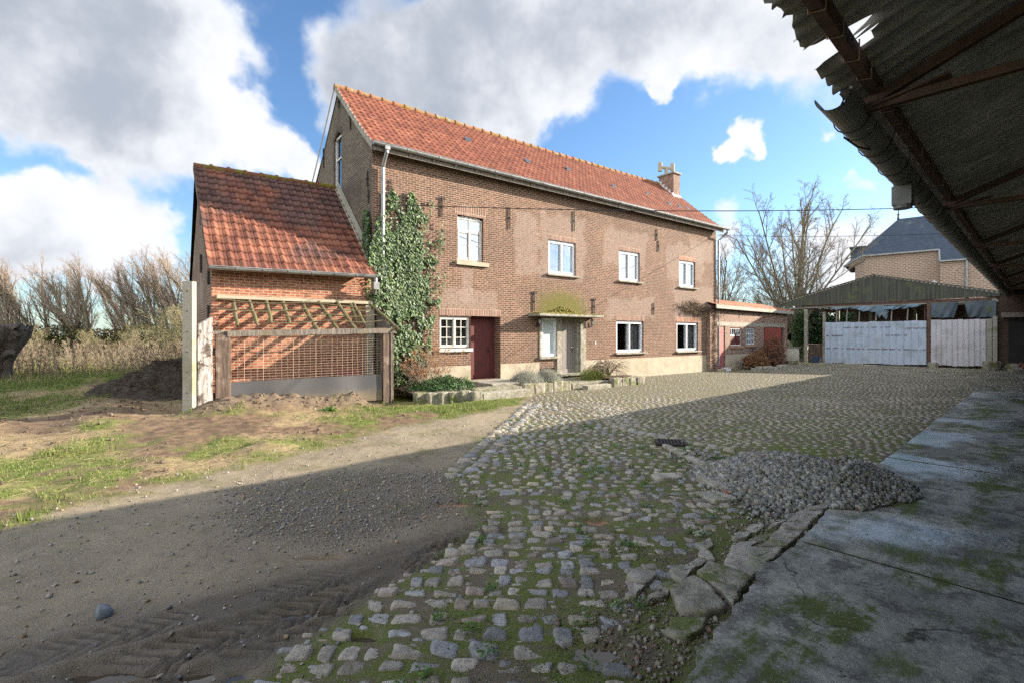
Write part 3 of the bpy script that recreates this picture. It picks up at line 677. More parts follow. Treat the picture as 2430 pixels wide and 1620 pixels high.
def rock(name, poly, z0, z1, m, seed, soft=1, rough_=.02, **kw):
    b = bpy.data.meshes.new(name)
    cx_ = sum(p[0] for p in poly)/len(poly); cy_ = sum(p[1] for p in poly)/len(poly)
    bb = B(); r = random.Random(seed)
    dense = []
    for i in range(len(poly)):
        p = poly[i]; q = poly[(i+1)%len(poly)]; n = max(2,int(math.hypot(p[0]-q[0],p[1]-q[1])/.05))
        for k_ in range(n): dense.append((p[0]+(q[0]-p[0])*k_/n, p[1]+(q[1]-p[1])*k_/n))
    # soften the outline
    for _ in range(soft): dense = [((dense[i-1][0]+2*dense[i][0]+dense[(i+1)%len(dense)][0])/4,(dense[i-1][1]+2*dense[i][1]+dense[(i+1)%len(dense)][1])/4) for i in range(len(dense))]
    n = len(dense); H = z1-z0
    rings = [(1.0,0),(1.0,.55),(1.0,.86),(.985,.96),(.95,1.0),(.82,1.0),(.66,1.0),(.48,1.0),(.3,1.0),(.12,1.0)]
    vs = []; fs = []
    for (sc_,hh) in rings:
        for (x,y) in dense:
            jx = (fbm([x*16+hh*2],[y*16],1,3,seed)[0]-.5)*rough_*1.6
            vs.append((cx_+(x-cx_)*(sc_)+jx, cy_+(y-cy_)*sc_-jx, z0+H*hh+(fbm([(cx_+(x-cx_)*sc_)*9],[(cy_+(y-cy_)*sc_)*9],1,4,seed+3)[0]-.5)*rough_*1.5*(1 if hh>.3 else 0)))
    for i in range(len(rings)-1):
        for k_ in range(n): fs.append((i*n+k_,i*n+(k_+1)%n,(i+1)*n+(k_+1)%n,(i+1)*n+k_))
    fs.append(tuple(range((len(rings)-1)*n,len(rings)*n)))
    bb.add(vs,fs); return obj(name, bb, m, smooth=True, **kw)
for i,(kk,poly) in enumerate(KB.items()):
    cx_ = sum(p[0] for p in poly)/len(poly); cy_ = sum(p[1] for p in poly)/len(poly)
    big_ = kk in 'abcdefg'
    sc_ = .985 if big_ else .97
    pl = [(cx_+(x-cx_)*sc_, cy_+(y-cy_)*sc_) for x,y in poly]
    rock('edging_block', pl, -.12, (.045 if big_ else .03)+rnd.uniform(-.012,.016), 'mossy_stone' if kk in 'abpdoi' else 'stone', 40+i, soft=0, label=KL[kk], cat='edging stone', group='stone blocks along the concrete floor')

# ------------------------------------------------------------------ gravel heap
def angular(N, px, py, pz, size, cols, k=None):
    base = np.array([(-1,-1,-1),(1,-1,-1),(1,1,-1),(-1,1,-1),(-1,-1,1),(1,-1,1),(1,1,1),(-1,1,1)],float)
    F0 = np.array([(0,3,2,1),(4,5,6,7),(0,1,5,4),(1,2,6,5),(2,3,7,6),(3,0,4,7)])
    V = base[None]*(.55+.75*RS.rand(N,8,3))*size[:,None,None]*.5*np.stack([np.ones(N),.6+.5*RS.rand(N),.45+.4*RS.rand(N)],1)[:,None,:]
    q = RS.randn(N,4); q/=np.linalg.norm(q,axis=1)[:,None]; a,b,c,d = q.T
    Rm = np.stack([np.stack([1-2*(c*c+d*d),2*(b*c-a*d),2*(b*d+a*c)],1),np.stack([2*(b*c+a*d),1-2*(b*b+d*d),2*(c*d-a*b)],1),np.stack([2*(b*d-a*c),2*(c*d+a*b),1-2*(b*b+c*c)],1)],1)
    V = np.einsum('nij,nkj->nki',Rm,V)+np.stack([px,py,pz],1)[:,None,:]
    F = (F0[None]+(np.arange(N)*8)[:,None,None]).reshape(-1,4)
    return V.reshape(-1,3), F, np.repeat(cols,8,0)
def heap(x, y):
    dx = (x-3.50)/1.10; dy = (y-5.98)/1.15; r = np.hypot(dx,dy)*(1+.18*(fbm(x,y,1.1,3,71)-.5)*2)
    return np.where(r<1, .40*(1-r**1.7)*(.85+.4*fbm(x,y,1.5,3,72)), -.3)
N = 36000
px = 3.75+1.45*(RS.rand(N)*2-1); py = 5.95+1.4*(RS.rand(N)*2-1); hh = heap(px,py)
kk = (hh>-.02)|((RS.rand(N)<.09)&right_ok(px,py)); px=px[kk]; py=py[kk]; hh=np.maximum(hh[kk],0)
gz = height(px,py,False); ra, rp = ap(px,py); gz = np.where(~right_ok(px,py), np.maximum(gz,.055), gz)
cg = np.array([(.27,.27,.26),(.37,.37,.35),(.19,.19,.18),(.31,.29,.23),(.24,.24,.18),(.30,.29,.28)])[RS.randint(0,6,len(px))]*(.55+.65*RS.rand(len(px),1))
cg[RS.rand(len(px))<.004] = (.30,.10,.06)
v,f,c = angular(len(px),px,py,gz+hh*.93+.012+RS.rand(len(px))*.012,.012+.055*RS.rand(len(px))**3.2,cg)
HX,HY = np.meshgrid(np.linspace(2.3,5.2,70),np.linspace(4.6,7.3,70),indexing='ij'); HX=HX.ravel();HY=HY.ravel(); HZ=height(HX,HY,False)+heap(HX,HY)*.93-.01
f = np.concatenate([f, grid_faces(70,70,len(v))]); c = np.concatenate([c, np.tile([[.07,.07,.07]],(len(HX),1))]); v = np.concatenate([v, np.stack([HX,HY,HZ],1)])
npobj('gravel_heap', v, f, 'gravel', col=c, kind='stuff', label='low heap of grey crushed stone on the cobbles beside the concrete floor', cat='gravel')
N=2600; pa_=RS.uniform(2.2,6.2,N); pp_=np.interp(pa_,*ap(np.array(SE)[:,0],np.array(SE)[:,1]))+.02+np.abs(RS.randn(N))*.30; px=pa_*DB[0]+pp_*NB[0]; py=pa_*DB[1]+pp_*NB[1]
cg=np.array([(.30,.26,.20),(.20,.17,.13),(.34,.31,.27),(.26,.17,.12),(.40,.37,.32)])[RS.randint(0,5,N)]*(.5+.6*RS.rand(N,1)); v,f,c=angular(N,px,py,height(px,py)+.004,.008+.03*RS.rand(N)**4,cg)
npobj('grit',v,f,'gravel',col=c,kind='stuff',label='grit and small stones gathered along the edge of the concrete floor',cat='grit')
# loose pebbles on the track
N = 26000
px = RS.uniform(-8,1.6,N); py = 2.3+8*RS.rand(N)**1.4; m1 = fbm(px,py,1.5,4,2)-.5
pk = (RS.rand(N) < (.10+.9*sst(.3,-.3,np.hypot((px+1.55)/1.5,(py-5.45)/1.15)-1+(fbm(px,py,.45,4,6)-.5)*1.2)))&(seg_side(px,py,CL)<.3)&(seg_side(px,py,GE)>-.6)
px=px[pk];py=py[pk]; cg = np.array([(.42,.38,.31),(.30,.28,.26),(.22,.21,.21),(.34,.25,.16),(.38,.35,.30)])[RS.randint(0,5,len(px))]*(.6+.5*RS.rand(len(px),1))
v,f,c = angular(len(px),px,py,height(px,py)+.004,.012+.020*RS.rand(len(px))**3,cg)
npobj('loose_gravel', v, f, 'gravel', col=c, kind='stuff', label='loose pebbles scattered over the dirt track', cat='gravel')

# ------------------------------------------------------------------ tiled roofs
def pantiles(name, x0, x1, prof, tw, th, parent, mat_, pal, amp=.028, lift=.03, seed=0, flat=False, sag=0., darkn=None, **kw):
    """one roof slope; prof = [(y,z),...] from eave up; tiles tw wide, th tall"""
    P = np.array(prof,float); L = np.cumsum(np.r_[0,np.hypot(*np.diff(P,axis=0).T)]); T = L[-1]
    nc = int(round(T/th)); nw = int(round((x1-x0)/tw)); sub = 6
    xs = np.linspace(x0,x1,nw*sub+1); ph = (np.arange(len(xs))%sub)/sub
    if flat: pr = np.interp(ph,[0,.17,.34,.5,.67,.84,1],[1,.9,.1,0,.55,0,1])*amp
    else: pr = (np.cos(ph*2*math.pi)*.5+.5)**1.3*amp
    tile = np.minimum(np.arange(len(xs))//sub, nw-1)
    Vl=[];Cl=[];Fl=[];o=0
    for c in range(nc):
        s0 = T*c/nc; s1 = T*(c+1)/nc+.01
        rws = [(s0,-.012),(s0,lift),((s0+s1)/2,lift*.5),(s1,.0)]
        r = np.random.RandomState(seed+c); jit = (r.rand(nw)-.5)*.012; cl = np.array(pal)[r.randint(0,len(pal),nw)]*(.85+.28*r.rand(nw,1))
        for (s,h) in rws:
            y = np.interp(s,L,P[:,0]); z = np.interp(s,L,P[:,1])
            i = min(np.searchsorted(L,s,side='right')-1,len(P)-2); d = P[i+1]-P[i]; d/=np.linalg.norm(d); n = np.array([-d[1],d[0]])
            hh = h+pr+jit[tile]*(1 if h>0 else 0)
            sg = -sag*np.sin(math.pi*(xs-x0)/(x1-x0))
            Vl.append(np.stack([xs, y+n[0]*hh, z+n[1]*hh+sg],1))
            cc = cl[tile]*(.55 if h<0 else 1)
            if darkn is not None:
                k = sst(.45,.62,fbm(xs,np.full(len(xs),s),1.1,4,seed+5)+darkn*(s/T-.5)); cc = cc*(1-k[:,None]*.6)+k[:,None]*.6*np.array([.075,.06,.06])
            Cl.append(cc)
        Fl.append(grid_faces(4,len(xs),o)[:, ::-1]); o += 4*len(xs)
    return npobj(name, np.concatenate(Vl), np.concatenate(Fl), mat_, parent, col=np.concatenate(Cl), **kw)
RED = [(.275,.095,.058),(.24,.08,.05),(.30,.112,.068),(.26,.09,.056),(.21,.072,.048)]
def ridge_tiles(name, x0, x1, y, z, parent, m, step=.42, r=.13, sag=0.):
    b = B(); n = int((x1-x0)/step)
    for i in range(n):
        a = x0+(x1-x0)*i/n; e = x0+(x1-x0)*(i+1)/n
        for (xa,xe,rr) in ((a,e+.01,r),(e-.045,e+.035,r*1.22)):
            sg = sag*math.sin(math.pi*(a-x0)/(x1-x0)); dz = -sg+rnd.uniform(-.008,.008)
            pts = [(rr*math.cos(t),rr*math.sin(t)*.9) for t in [math.pi*k_/8 for k_ in range(-1,10)]]
            vs = [(xa,y+p[0],z-.03+p[1]+dz) for p in pts]+[(xe,y+p[0],z-.03+p[1]+dz) for p in pts]; m_=len(pts)
            b.add(vs,[(k_,k_+1,m_+k_+1,m_+k_) for k_ in range(m_-1)]+[tuple(range(m_))[::-1],tuple(range(m_,2*m_))])
    return obj(name,b,m,parent)
rm = M('ridge_tile',.9,.2); rc = rm.mix(rm.ramp(rm.noise(9,4),.35,.7),(.36,.15,.085),(.24,.13,.08)); rc = rm.mix(rm.ramp(rm.noise(1.7,5,rough=.7),.42,.62),rc,(.26,.17,.05)); rc = rm.mix(rm.ramp(rm.noise(3.1,5,rough=.7),.55,.68),rc,(.30,.28,.20)); rm.color(rc); rm.bump(rm.noise(20,4),.02); MAT['ridge']=rm.m
rm = M('ridge_moss',.95,.1); rc = rm.mix(rm.ramp(rm.noise(5,5),.4,.6),(.18,.07,.045),(.16,.15,.02)); rm.color(rc); rm.bump(rm.noise(20,4),.03); MAT['ridgemoss']=rm.m

# ------------------------------------------------------------------ the farmhouse
HT = R(36.87)
house = empty('farmhouse', (-3.776,14.067,0), HT, 'long two storey brown brick farmhouse with a steep red tiled roof', 'farmhouse')
HX0,HX1,HD,HZ = -.3,17.75,6.2,7.1
PV = [ # x0,x1,z0,z1  modern white windows
 (6.40,7.81,4.07,5.34),(10.33,11.68,4.09,5.35),(14.58,15.90,4.08,5.34),(10.15,11.94,1.07,2.40),(14.38,16.14,1.05,2.41)]
ops = [(2.52,3.52,4.22,5.72,.14),(1.86,3.02,1.38,2.40,.12),(3.02,4.22,.33,2.42,.42),(5.96,8.30,.36,2.44,.02)]+[(a,b,c,d,.13) for a,b,c,d in PV]
b = B(); b.wall(HX0,HX1,-.3,HZ,0,ops)
obj('front_wall', b, 'house_brick', house)
for (xa,xb) in ((HX0-.02,3.02),(4.22,5.96),(8.31,HX1+.02)):
    b = B(); b.box(xa,xb,-.018,-.001,-.3,.81)
    obj('plinth', b, 'plinth', house, label='cream rendered plinth, stained green')
# gables
def gable(b, x, flip, hole=None):
    prof = [(0,-.3),(0,7.1),(.5,7.62),(1.3,8.37),(3.1,10.06),(4.9,8.37),(5.7,7.62),(HD,7.1),(HD,-.3)]
    if not hole:
        b.add([(x,p[0],p[1]) for p in prof], [tuple(range(len(prof)))[::(1 if flip else -1)]]); return
    (ya,yb,za,zb) = hole
    f = lambda y: float(np.interp(y,[p[0] for p in prof[1:-1]],[p[1] for p in prof[1:-1]]))
    b.add([(x,0,-.3),(x,0,7.1),(x,.5,7.62),(x,1.3,8.37),(x,ya,f(ya)),(x,ya,-.3)],[(0,1,2,3,4,5)])
    b.add([(x,yb,-.3),(x,yb,f(yb)),(x,4.9,8.37),(x,5.7,7.62),(x,HD,7.1),(x,HD,-.3)],[(0,1,2,3,4,5)])
    b.quad((x,ya,-.3),(x,yb,-.3),(x,yb,za),(x,ya,za))
    arc = [(x,ya+(yb-ya)*t/8, zb-.16+.16*math.sin(math.pi*t/8)) for t in range(9)]
    top = [(x,yb,f(yb)),(x,3.1,10.06),(x,ya,f(ya))]
    b.add(arc+top,[tuple(range(12))])
    for (p,q) in list(zip([(ya,za),(yb,za)],[(ya,zb-.16),(yb,zb-.16)])): b.quad((x,p[0],p[1]),(x+.13,p[0],p[1]),(x+.13,q[0],q[1]),(x,q[0],q[1]))
    for i in range(8): b.quad(arc[i],arc[i+1],(x+.13,*arc[i+1][1:]),(x+.13,*arc[i][1:]))
    b.quad((x,ya,za),(x+.13,ya,za),(x+.13,yb,za),(x,yb,za))
b = B(); gable(b,HX0,False,(2.78,3.62,6.62,8.66)); obj('gable_wall', b, 'gable_brick', house, label='darker side gable of weathered brick')
b = B(); gable(b,HX1,True); b.quad((HX0,HD,-.3),(HX1,HD,-.3),(HX1,HD,HZ),(HX0,HD,HZ)); obj('rear_wall', b, 'gable_brick', house)
b = B()
for t in range(13):
    y = 2.74+t*.0775; zz = 8.52+.19*math.sin(math.pi*t/12)
    b.box(HX0-.012,HX0+.02,y,y+.066,zz,zz+.17)
obj('window_arch', b, 'gable_brick', house)
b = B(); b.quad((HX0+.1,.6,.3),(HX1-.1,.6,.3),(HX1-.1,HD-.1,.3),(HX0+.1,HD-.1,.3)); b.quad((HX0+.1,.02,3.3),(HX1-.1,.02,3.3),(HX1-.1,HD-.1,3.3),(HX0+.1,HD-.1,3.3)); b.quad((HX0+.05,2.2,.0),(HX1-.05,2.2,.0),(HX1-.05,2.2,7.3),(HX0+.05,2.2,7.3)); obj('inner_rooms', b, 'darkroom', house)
prof = [(-.32,7.17),(.5,7.84),(1.3,8.54),(3.1,10.17)]
roof = pantiles('roof', HX0-.12, HX1+.10, prof, .205, .29, house, 'tile', RED, seed=3, sag=.05)
b = B()
for q in ([(HX0-.12,5.9+.6,7.17),(HX0-.12,4.9,8.45),(HX0-.12,3.1,10.17)],): pass
b.add([(HX0+.0,6.52,7.17),(HX0+.0,4.9,8.45),(HX0+.0,3.1,10.17),(HX1+.1,6.52,7.17),(HX1+.1,4.9,8.45),(HX1+.1,3.1,10.17)],[(0,3,4,1),(1,4,5,2)])
obj('rear_slope', b, 'tile', roof)
for (x,) in ((HX0-.13,),(HX1+.11,)):
    b = B()
    for i in range(3):
        (y0,z0),(y1,z1) = prof[i],prof[i+1]
        b.add([(x,y0,z0-.16),(x,y1,z1-.16),(x,y1,z1+.05),(x,y0,z0+.05),(x+.035,y0,z0-.16),(x+.035,y1,z1-.16),(x+.035,y1,z1+.05),(x+.035,y0,z0+.05)],[(0,1,2,3),(7,6,5,4),(3,2,6,7),(4,5,1,0)])
        b.add([(x,6.2-y0,z0-.16),(x,6.2-y1,z1-.16),(x,6.2-y1,z1+.05),(x,6.2-y0,z0+.05)],[(3,2,1,0)])
    obj('verge_board', b, 'stone', roof)
ridge_tiles('ridge', HX0-.14, HX1+.1, 3.1, 10.17, roof, 'ridge', sag=.05)
b = B()
for (x,yy) in [(3.9,1.75),(6.4,1.35),(8.9,1.65),(11.3,1.2),(14.0,1.4),(15.1,.95),(15.9,.9),(16.7,.95)]:
    b = B(); z = float(np.interp(yy,[p[0] for p in prof],[p[1] for p in prof])); b.add([(x,yy,z+.065),(x+.26,yy,z+.065),(x+.26,yy+.14,z+.20),(x,yy+.14,z+.20),(x,yy,z),(x+.26,yy,z)],[(0,1,2,3),(4,5,1,0),(0,3,4),(1,5,2)]); obj('roof_vent', b, 'slate', roof)
# gutter with joints, soffit rafters
def gutter(name, x0, x1, y, z, r, parent, m, lap=1.0, bottom=0., zr=0., n=9, caps=True):
    b = B(); N = max(2,int((x1-x0)/lap))
    def ring(x, rr, zz): return [(x, y-rr*math.cos(math.pi*k_/n), zz-rr*math.sin(math.pi*k_/n)) for k_ in range(n+1)]
    for i in range(N):
        a = x0+(x1-x0)*i/N; e = x0+(x1-x0)*(i+1)/N; za = z+zr*i/N; ze = z+zr*(i+1)/N
        A = ring(a,r,za); C = ring(e,r,ze); m_ = n+1
        b.add(A+C+ring(a,r-.006,za)+ring(e,r-.006,ze),[(k_,k_+1,m_+k_+1,m_+k_) for k_ in range(n)]+[(2*m_+k_,3*m_+k_,3*m_+k_+1,2*m_+k_+1) for k_ in range(n)])
        b.tube([(a,y-r,za+.008),(e,y-r,ze+.008)],.013,6)
        A = ring(e-.03,r+.008,ze); C = ring(e+.012,r+.008,ze); b.add(A+C,[(k_,k_+1,m_+k_+1,m_+k_) for k_ in range(n)])
    for x in ((x0,x1) if caps else (x1,)): b.add(ring(x,r,z if x==x0 else z+zr),[tuple(range(n+1))])
    return obj(name,b,m,parent)
gutter('gutter', HX0-.12, HX1+.45, -.40, 7.20, .085, house, 'zinc', lap=1.0)
b = B()
for i in range(24): x = HX0+.25+i*.77; b.beam((x,-.36,7.06),(x,.3,7.44),.09,.10)
b.box(HX0-.1,HX1+.1,-.33,-.30,7.0,7.16); obj('rafter_ends', b, 'rot_wood', house)
b = B(); b.add([(HX0,-.31,7.15),(HX1,-.31,7.15),(HX1,.02,7.36),(HX0,.02,7.36)],[(0,1,2,3)]); b.box(HX0+.01,HX1-.01,.005,.05,7.08,7.38); obj('soffit', b, 'dark_wood', house)
b = B(); x = -.02
b.tube([(x,-.40,7.14),(x,-.40,7.0),(x,-.10,6.62),(x,-.10,3.6)],.055,8); b.tube([(x,-.10,5.96),(x,-.10,5.92)],.066,8); b.box(x-.075,x+.075,-.47,-.33,7.05,7.16)
dp = obj('downpipe', b, 'zinc', house, smooth=False)
b = B(); b.tube([(x,-.10,3.64),(x,-.10,.2)],.058,8); obj('lower_pipe', b, 'rustpipe', dp)
b = B(); x = HX1+.12
b.tube([(x+.25,-.40,7.14),(x+.25,-.40,7.02),(x+.22,-.2,6.82),(x,-.08,6.62),(x,-.08,.25)],.05,8)
for z in (6.0,4.4,2.6): b.tube([(x,-.08,z),(x,-.08,z+.04)],.062,8)
obj('downpipe', b, 'zinc', house)

def window(parent, x0, x1, z0, z1, y, kind='pvc', sill=True, curtain=None, sw=.07):
    """casement window: the frame mesh carries glass, sill and curtain as children"""
    b = B(); f = .055
    def fr(a,c,e,g,w,ya,yb):
        b.box(a,a+w,ya,yb,e,g); b.box(c-w,c,ya,yb,e,g); b.box(a+w,c-w,ya,yb,e,e+w); b.box(a+w,c-w,ya,yb,g-w,g)
    panes = []
    if kind == 'pvc':
        fr(x0+.004,x1-.004,z0+.004,z1-.004,f,y-.03,y+.05); xm = (x0+x1)/2
        for (a,c) in ((x0+f,xm+.01),(xm-.01,x1-f)):
            q = .001 if a<xm-.1 else 0
            fr(a+.002,c-.002,z0+f+.002,z1-f-.002,sw*.85,y-.05-q,y+.03-q)
        panes.append((x0+f,x1-f,z0+f,z1-f))
        b.box(xm-.03,xm+.03,y-.065,y-.03,z0+f,z1-f)
        m = 'pvc'
    elif kind == 'side':
        fr(x0,x1,z0,z1,.085,y-.04,y+.05); panes.append((x0+.08,x1-.08,z0+.08,z1-.08)); m = 'pvc'
    elif kind == 'upper':       # two top lights over a pair of two-pane casements, arched head
        m = 'old_white'; zt = z0+.97; xm = (x0+x1)/2
        fr(x0,x1,z0,z1-.10,.05,y-.02,y+.05)
        b.box(x0+.05,x1-.05,y-.035,y+.04,zt-.03,zt+.035); b.box(xm-.018,xm+.018,y-.015,y+.03,zt+.03,z1-.02)
        for (a,c) in ((x0+.05,xm+.0),(xm,x1-.05)):
            fr(a+.002,c-.002,z0+.052,zt-.032,.045,y-.03,y+.03); b.box(a+.047,c-.047,y-.01,y+.02,z0+.49,z0+.515)
        b.box(xm-.032,xm+.032,y-.045,y-.03,z0+.05,zt-.03)
        n=8; pts=[(x0+(x1-x0)*t/n, z1-.13+.13*math.sin(math.pi*t/n)) for t in range(n+1)]
        for i in range(n):
            p,q = pts[i],pts[i+1]; b.prism([(p[0],p[1]-.06),(q[0],q[1]-.06),q,p],y-.021,y+.05,'y')
        panes.append((x0+.04,x1-.04,z0+.05,z1-.03))
    elif kind == 'lower':       # two casements, each two panes wide and three high
        m = 'old_white'; xm = (x0+x1)/2; fr(x0,x1,z0,z1,.04,y-.02,y+.05)
        for (a,c) in ((x0+.04,xm),(xm,x1-.04)):
            fr(a+.002,c-.002,z0+.042,z1-.042,.045,y-.03,y+.03); cm=(a+c)/2
            b.box(cm-.011,cm+.011,y-.01,y+.02,z0+.08,z1-.08)
            for q in (1/3,2/3): zz=z0+(z1-z0)*q; b.box(a+.045,c-.045,y-.012,y+.018,zz-.011,zz+.011)
        b.box(xm-.028,xm+.028,y-.045,y-.03,z0+.04,z1-.04)
        panes.append((x0+.04,x1-.04,z0+.04,z1-.04))
    elif kind == 'attic':
        m = 'white_paint'; fr(x0,x1,z0,z1,.06,y-.03,y+.05); b.box(x0+.06,x1-.06,y-.02,y+.03,z0+(z1-z0)*.6,z0+(z1-z0)*.6+.05); panes.append((x0+.05,x1-.05,z0+.05,z1-.05))
    o = obj('window', b, m, parent)
    for (a,c,e,g) in panes:
        bb = B(); bb.quad((a,y+.012,e),(c,y+.012,e),(c,y+.012,g),(a,y+.012,g)); obj('glass', bb, 'frosted' if kind=='side' else 'glass', o)
    if curtain:
        for (a,c,e,g) in curtain:
            n = int((c-a)/.012)+2; xs = np.linspace(a,c,n); yy = y+.11+.018*np.sin(xs*95)+.01*np.sin(xs*41)
            vv = [(xs[i],yy[i],e) for i in range(n)]+[(xs[i],yy[i],g) for i in range(n)]
            bb = B(); bb.add(vv,[(i,i+1,n+i+1,n+i) for i in range(n-1)]); obj('curtain', bb, 'curtain', o, smooth=True)
    return o
def sill(w, x0, x1, z, m='stone', d=.10, h=.07, y=0.):
    b = B(); b.box(x0,x1,y-d,y+.12,z-h,z); obj('sill', b, m, w, bevel=.006)
w1 = window(house,2.53,3.51,4.24,5.72,.10,'upper'); sill(w1,2.45,3.70,4.19,'plinth',.09,.13)
w1['label'] = 'old white wooden window under a brick arch'
w2 = window(house,1.87,3.0,1.40,2.38,.08,'lower',curtain=[(1.93,2.42,1.43,1.75),(2.46,2.95,1.43,1.75),(2.22,2.36,1.7,2.35),(2.5,2.62,1.7,2.35)]); sill(w2,1.82,3.06,1.37,'old_white',.09,.10)
w2['label'] = 'old white small paned window with net curtains'
for i,(a,c,e,g) in enumerate(PV):
    cur = {0:[(c-.42,c-.14,e,g)],1:[(c-.5,c-.3,e,g)],2:[(c-.5,c-.25,e,g)],3:[(c-.62,c-.16,e,g),(a+.8,a+1.05,e,g)],4:[(c-.66,c-.14,e,g)]}[i]
    ww = window(house,a,c,e,g,.10,'pvc',curtain=cur); sill(ww,a-.10,c+.16,e-.005,'stone',.11,.065)
gw = empty('gable_window_frame', (HX0+.10,3.62,6.62), R(-90)); gw.parent = house
gwo = window(gw,0,.84,0,1.95,0,'attic'); gwo['label'] = 'narrow white attic window in the gable'
for c_ in [gw]: pass
# fold the helper empty away: bake its placement into the window itself
gwo.parent = house; gwo.matrix_local = Matrix.Translation((HX0+.10,3.62,6.62)) @ Matrix.Rotation(R(-90),4,'Z'); bpy.data.objects.remove(gw)
# lintels
b = B(); b.box(1.84,4.24,-.004,.05,2.425,2.66); obj('lintel', b, 'lintel_brick', house)
for (a,c,e,g) in PV:
    b = B(); b.box(a-.02,c+.10,-.004,.05,g+.012,g+.235); obj('lintel', b, 'lintel_red' if a>14 else 'lintel_brick', house)
b = B(); n = 14; xa,xb = 2.42,3.62
for i in range(n):
    t = i/n; x = xa+(xb-xa)*t; zz = 5.66+.17*math.sin(math.pi*(t+.5/n)); b.box(x+.003,x+(xb-xa)/n-.009,-.006,.05,zz,zz+.235)
b.box(xa,xb,-.002,.04,5.68,5.84)
obj('window_arch', b, 'lintel_brick', house)
# maroon plank door in its niche
b = B()
b.box(3.03,3.10,.30,.40,.34,2.40)
for i in range(6): a = 3.10+i*.148; b.box(a+.003,a+.145,.33+.002*(i%2),.37,.36,2.40)
b.box(3.02,4.22,.36,.41,.30,2.43)
dr = obj('door', b, 'maroon', house, label='dark maroon plank door in a brick niche')
b = B(); b.tube([(3.93,.30,1.28),(3.93,.27,1.28),(3.93,.27,1.40)],.012,6); b.box(3.91,3.95,.315,.33,1.18,1.36); obj('handle', b, 'iron', dr)
# entrance: stone surround, side window, grey door
b = B(); SY=-.03
b.box(5.96,6.06,SY,.12,.95,2.44); b.box(6.80,7.04,SY-.02,.12,.36,2.44); b.box(7.90,8.02,SY+.05,.16,.36,2.44); b.box(8.02,8.31,SY-.03,.12,.36,2.44)
b.box(7.04,7.9,.13,.17,2.40,2.44); obj('stone_surround', b, 'stone', house)
b = B(); b.box(5.94,6.86,-.10,.1,.93,1.02); b.box(6.86,8.36,-.20,.3,.27,.36); obj('threshold', b, 'stone', house, bevel=.006)
b = B(); b.box(5.962,6.80,.0,.05,.60,.925); obj('infill', b, 'house_brick', house)
ws = window(house,6.065,6.795,1.025,2.42,.045,'side'); ws['label'] = 'tall white side light with frosted glass'
b = B(); b.box(7.045,7.895,.17,.20,.36,2.40)
b.box(7.045,7.13,.14,.172,.36,2.40); b.box(7.80,7.895,.14,.172,.36,2.40); b.box(7.13,7.80,.14,.172,2.26,2.40); b.box(7.13,7.80,.14,.172,.36,.52)
for i in range(5): b.box(7.14+i*.132,7.14+i*.132+.124,.157,.171,.53,2.25)
dr = obj('door', b, 'greydoor', house, label='grey front door with narrow vertical panels')
b = B(); b.box(7.725,7.755,.125,.14,1.15,1.42); b.tube([(7.74,.13,1.33),(7.74,.08,1.33),(7.63,.08,1.33)],.011,6); obj('handle', b, 'steel', dr)
b = B(); b.prism([(5.42,0),(8.78,0),(8.72,-.62),(5.46,-.62)],2.47,2.555); cn = obj('canopy', b, 'stone', house, bevel=.01, label='thin concrete canopy over the entrance')
mv=[];mf=[]; o=0
N=2600; mx_=RS.rand(N); mxx = 5.5+3.2*mx_; myy = -RS.rand(N)*.58; hm = .02+.30*np.exp(-((mxx-7.1)/.75)**2)*(1-np.clip(-myy/.35,0,1))
bx = RS.rand(N)*hm
cl = np.where(RS.rand(N,1)<.6, np.array([[.20,.21,.035]]), np.array([[.26,.17,.04]]))*(.5+.8*RS.rand(N,1))
v,f,c = angular(N,mxx,myy,2.555+bx,.03+.03*RS.rand(N),cl); npobj('canopy_moss', v, f, 'gravel', cn, col=c)
for (x,) in ((5.86,),(8.55,)):
    b = B(); b.box(x-.03,x+.03,-.02,0,2.10,2.26); b.tube([(x,-.02,2.13),(x,-.12,2.11),(x,-.16,2.17)],.012,6)
    for t in range(6):
        a = 2*math.pi*t/6; b.tube([(x+.045*math.cos(a),-.16+.045*math.sin(a),2.19),(x+.06*math.cos(a),-.16+.06*math.sin(a),2.36)],.006,4)
    b.tube([(x,-.16,2.17),(x,-.16,2.19)],.055,8); b.tube([(x,-.16,2.36),(x,-.16,2.40),(x,-.16,2.44)],[.075,.04,.008],8)
    lo = obj('wall_lamp', b, 'iron', house)
    b = B(); b.tube([(x,-.16,2.20),(x,-.16,2.355)],[.035,.05],8); obj('lamp_glass', b, 'frosted', lo)
b = B(); b.box(8.86,8.92,-.02,0,1.45,1.54); obj('bell_plate', b, 'white_paint', house)
# forged wall anchors
def anchor(x, z0, z1, curl=False, tilt=0., y=0., parent=house, axis='x'):
    b = B(); f = (lambda u,d,z: (u,-d,z)) if axis=='x' else (lambda u,d,z: (HX0-d,u,z))
    b.tube([f(x-tilt,.035,z0),f(x,.035,(z0+z1)/2),f(x+tilt,.035,z1)],.022,6)
    if curl:
        for s in (-1,1): b.tube([f(x,.035,z1-.02),f(x+s*.06,.035,z1+.03),f(x+s*.11,.035,z1+.0),f(x+s*.09,.035,z1-.05),f(x+s*.05,.035,z1-.03)],.014,5)
    b.tube([f(x,.0,(z0+z1)/2),f(x,.07,(z0+z1)/2)],.028,6)
    obj('wall_anchor', b, 'iron', parent)
for a in [(1.95,5.51,6.10,True,0),(4.60,5.48,6.23,False,0),(7.70,5.80,6.58,False,0),(12.86,6.05,6.56,False,0),(12.99,5.57,6.05,False,0),(5.70,2.66,3.34,True,0),(8.81,2.64,3.23,True,0),(12.62,2.71,3.23,False,0)]: anchor(*a)
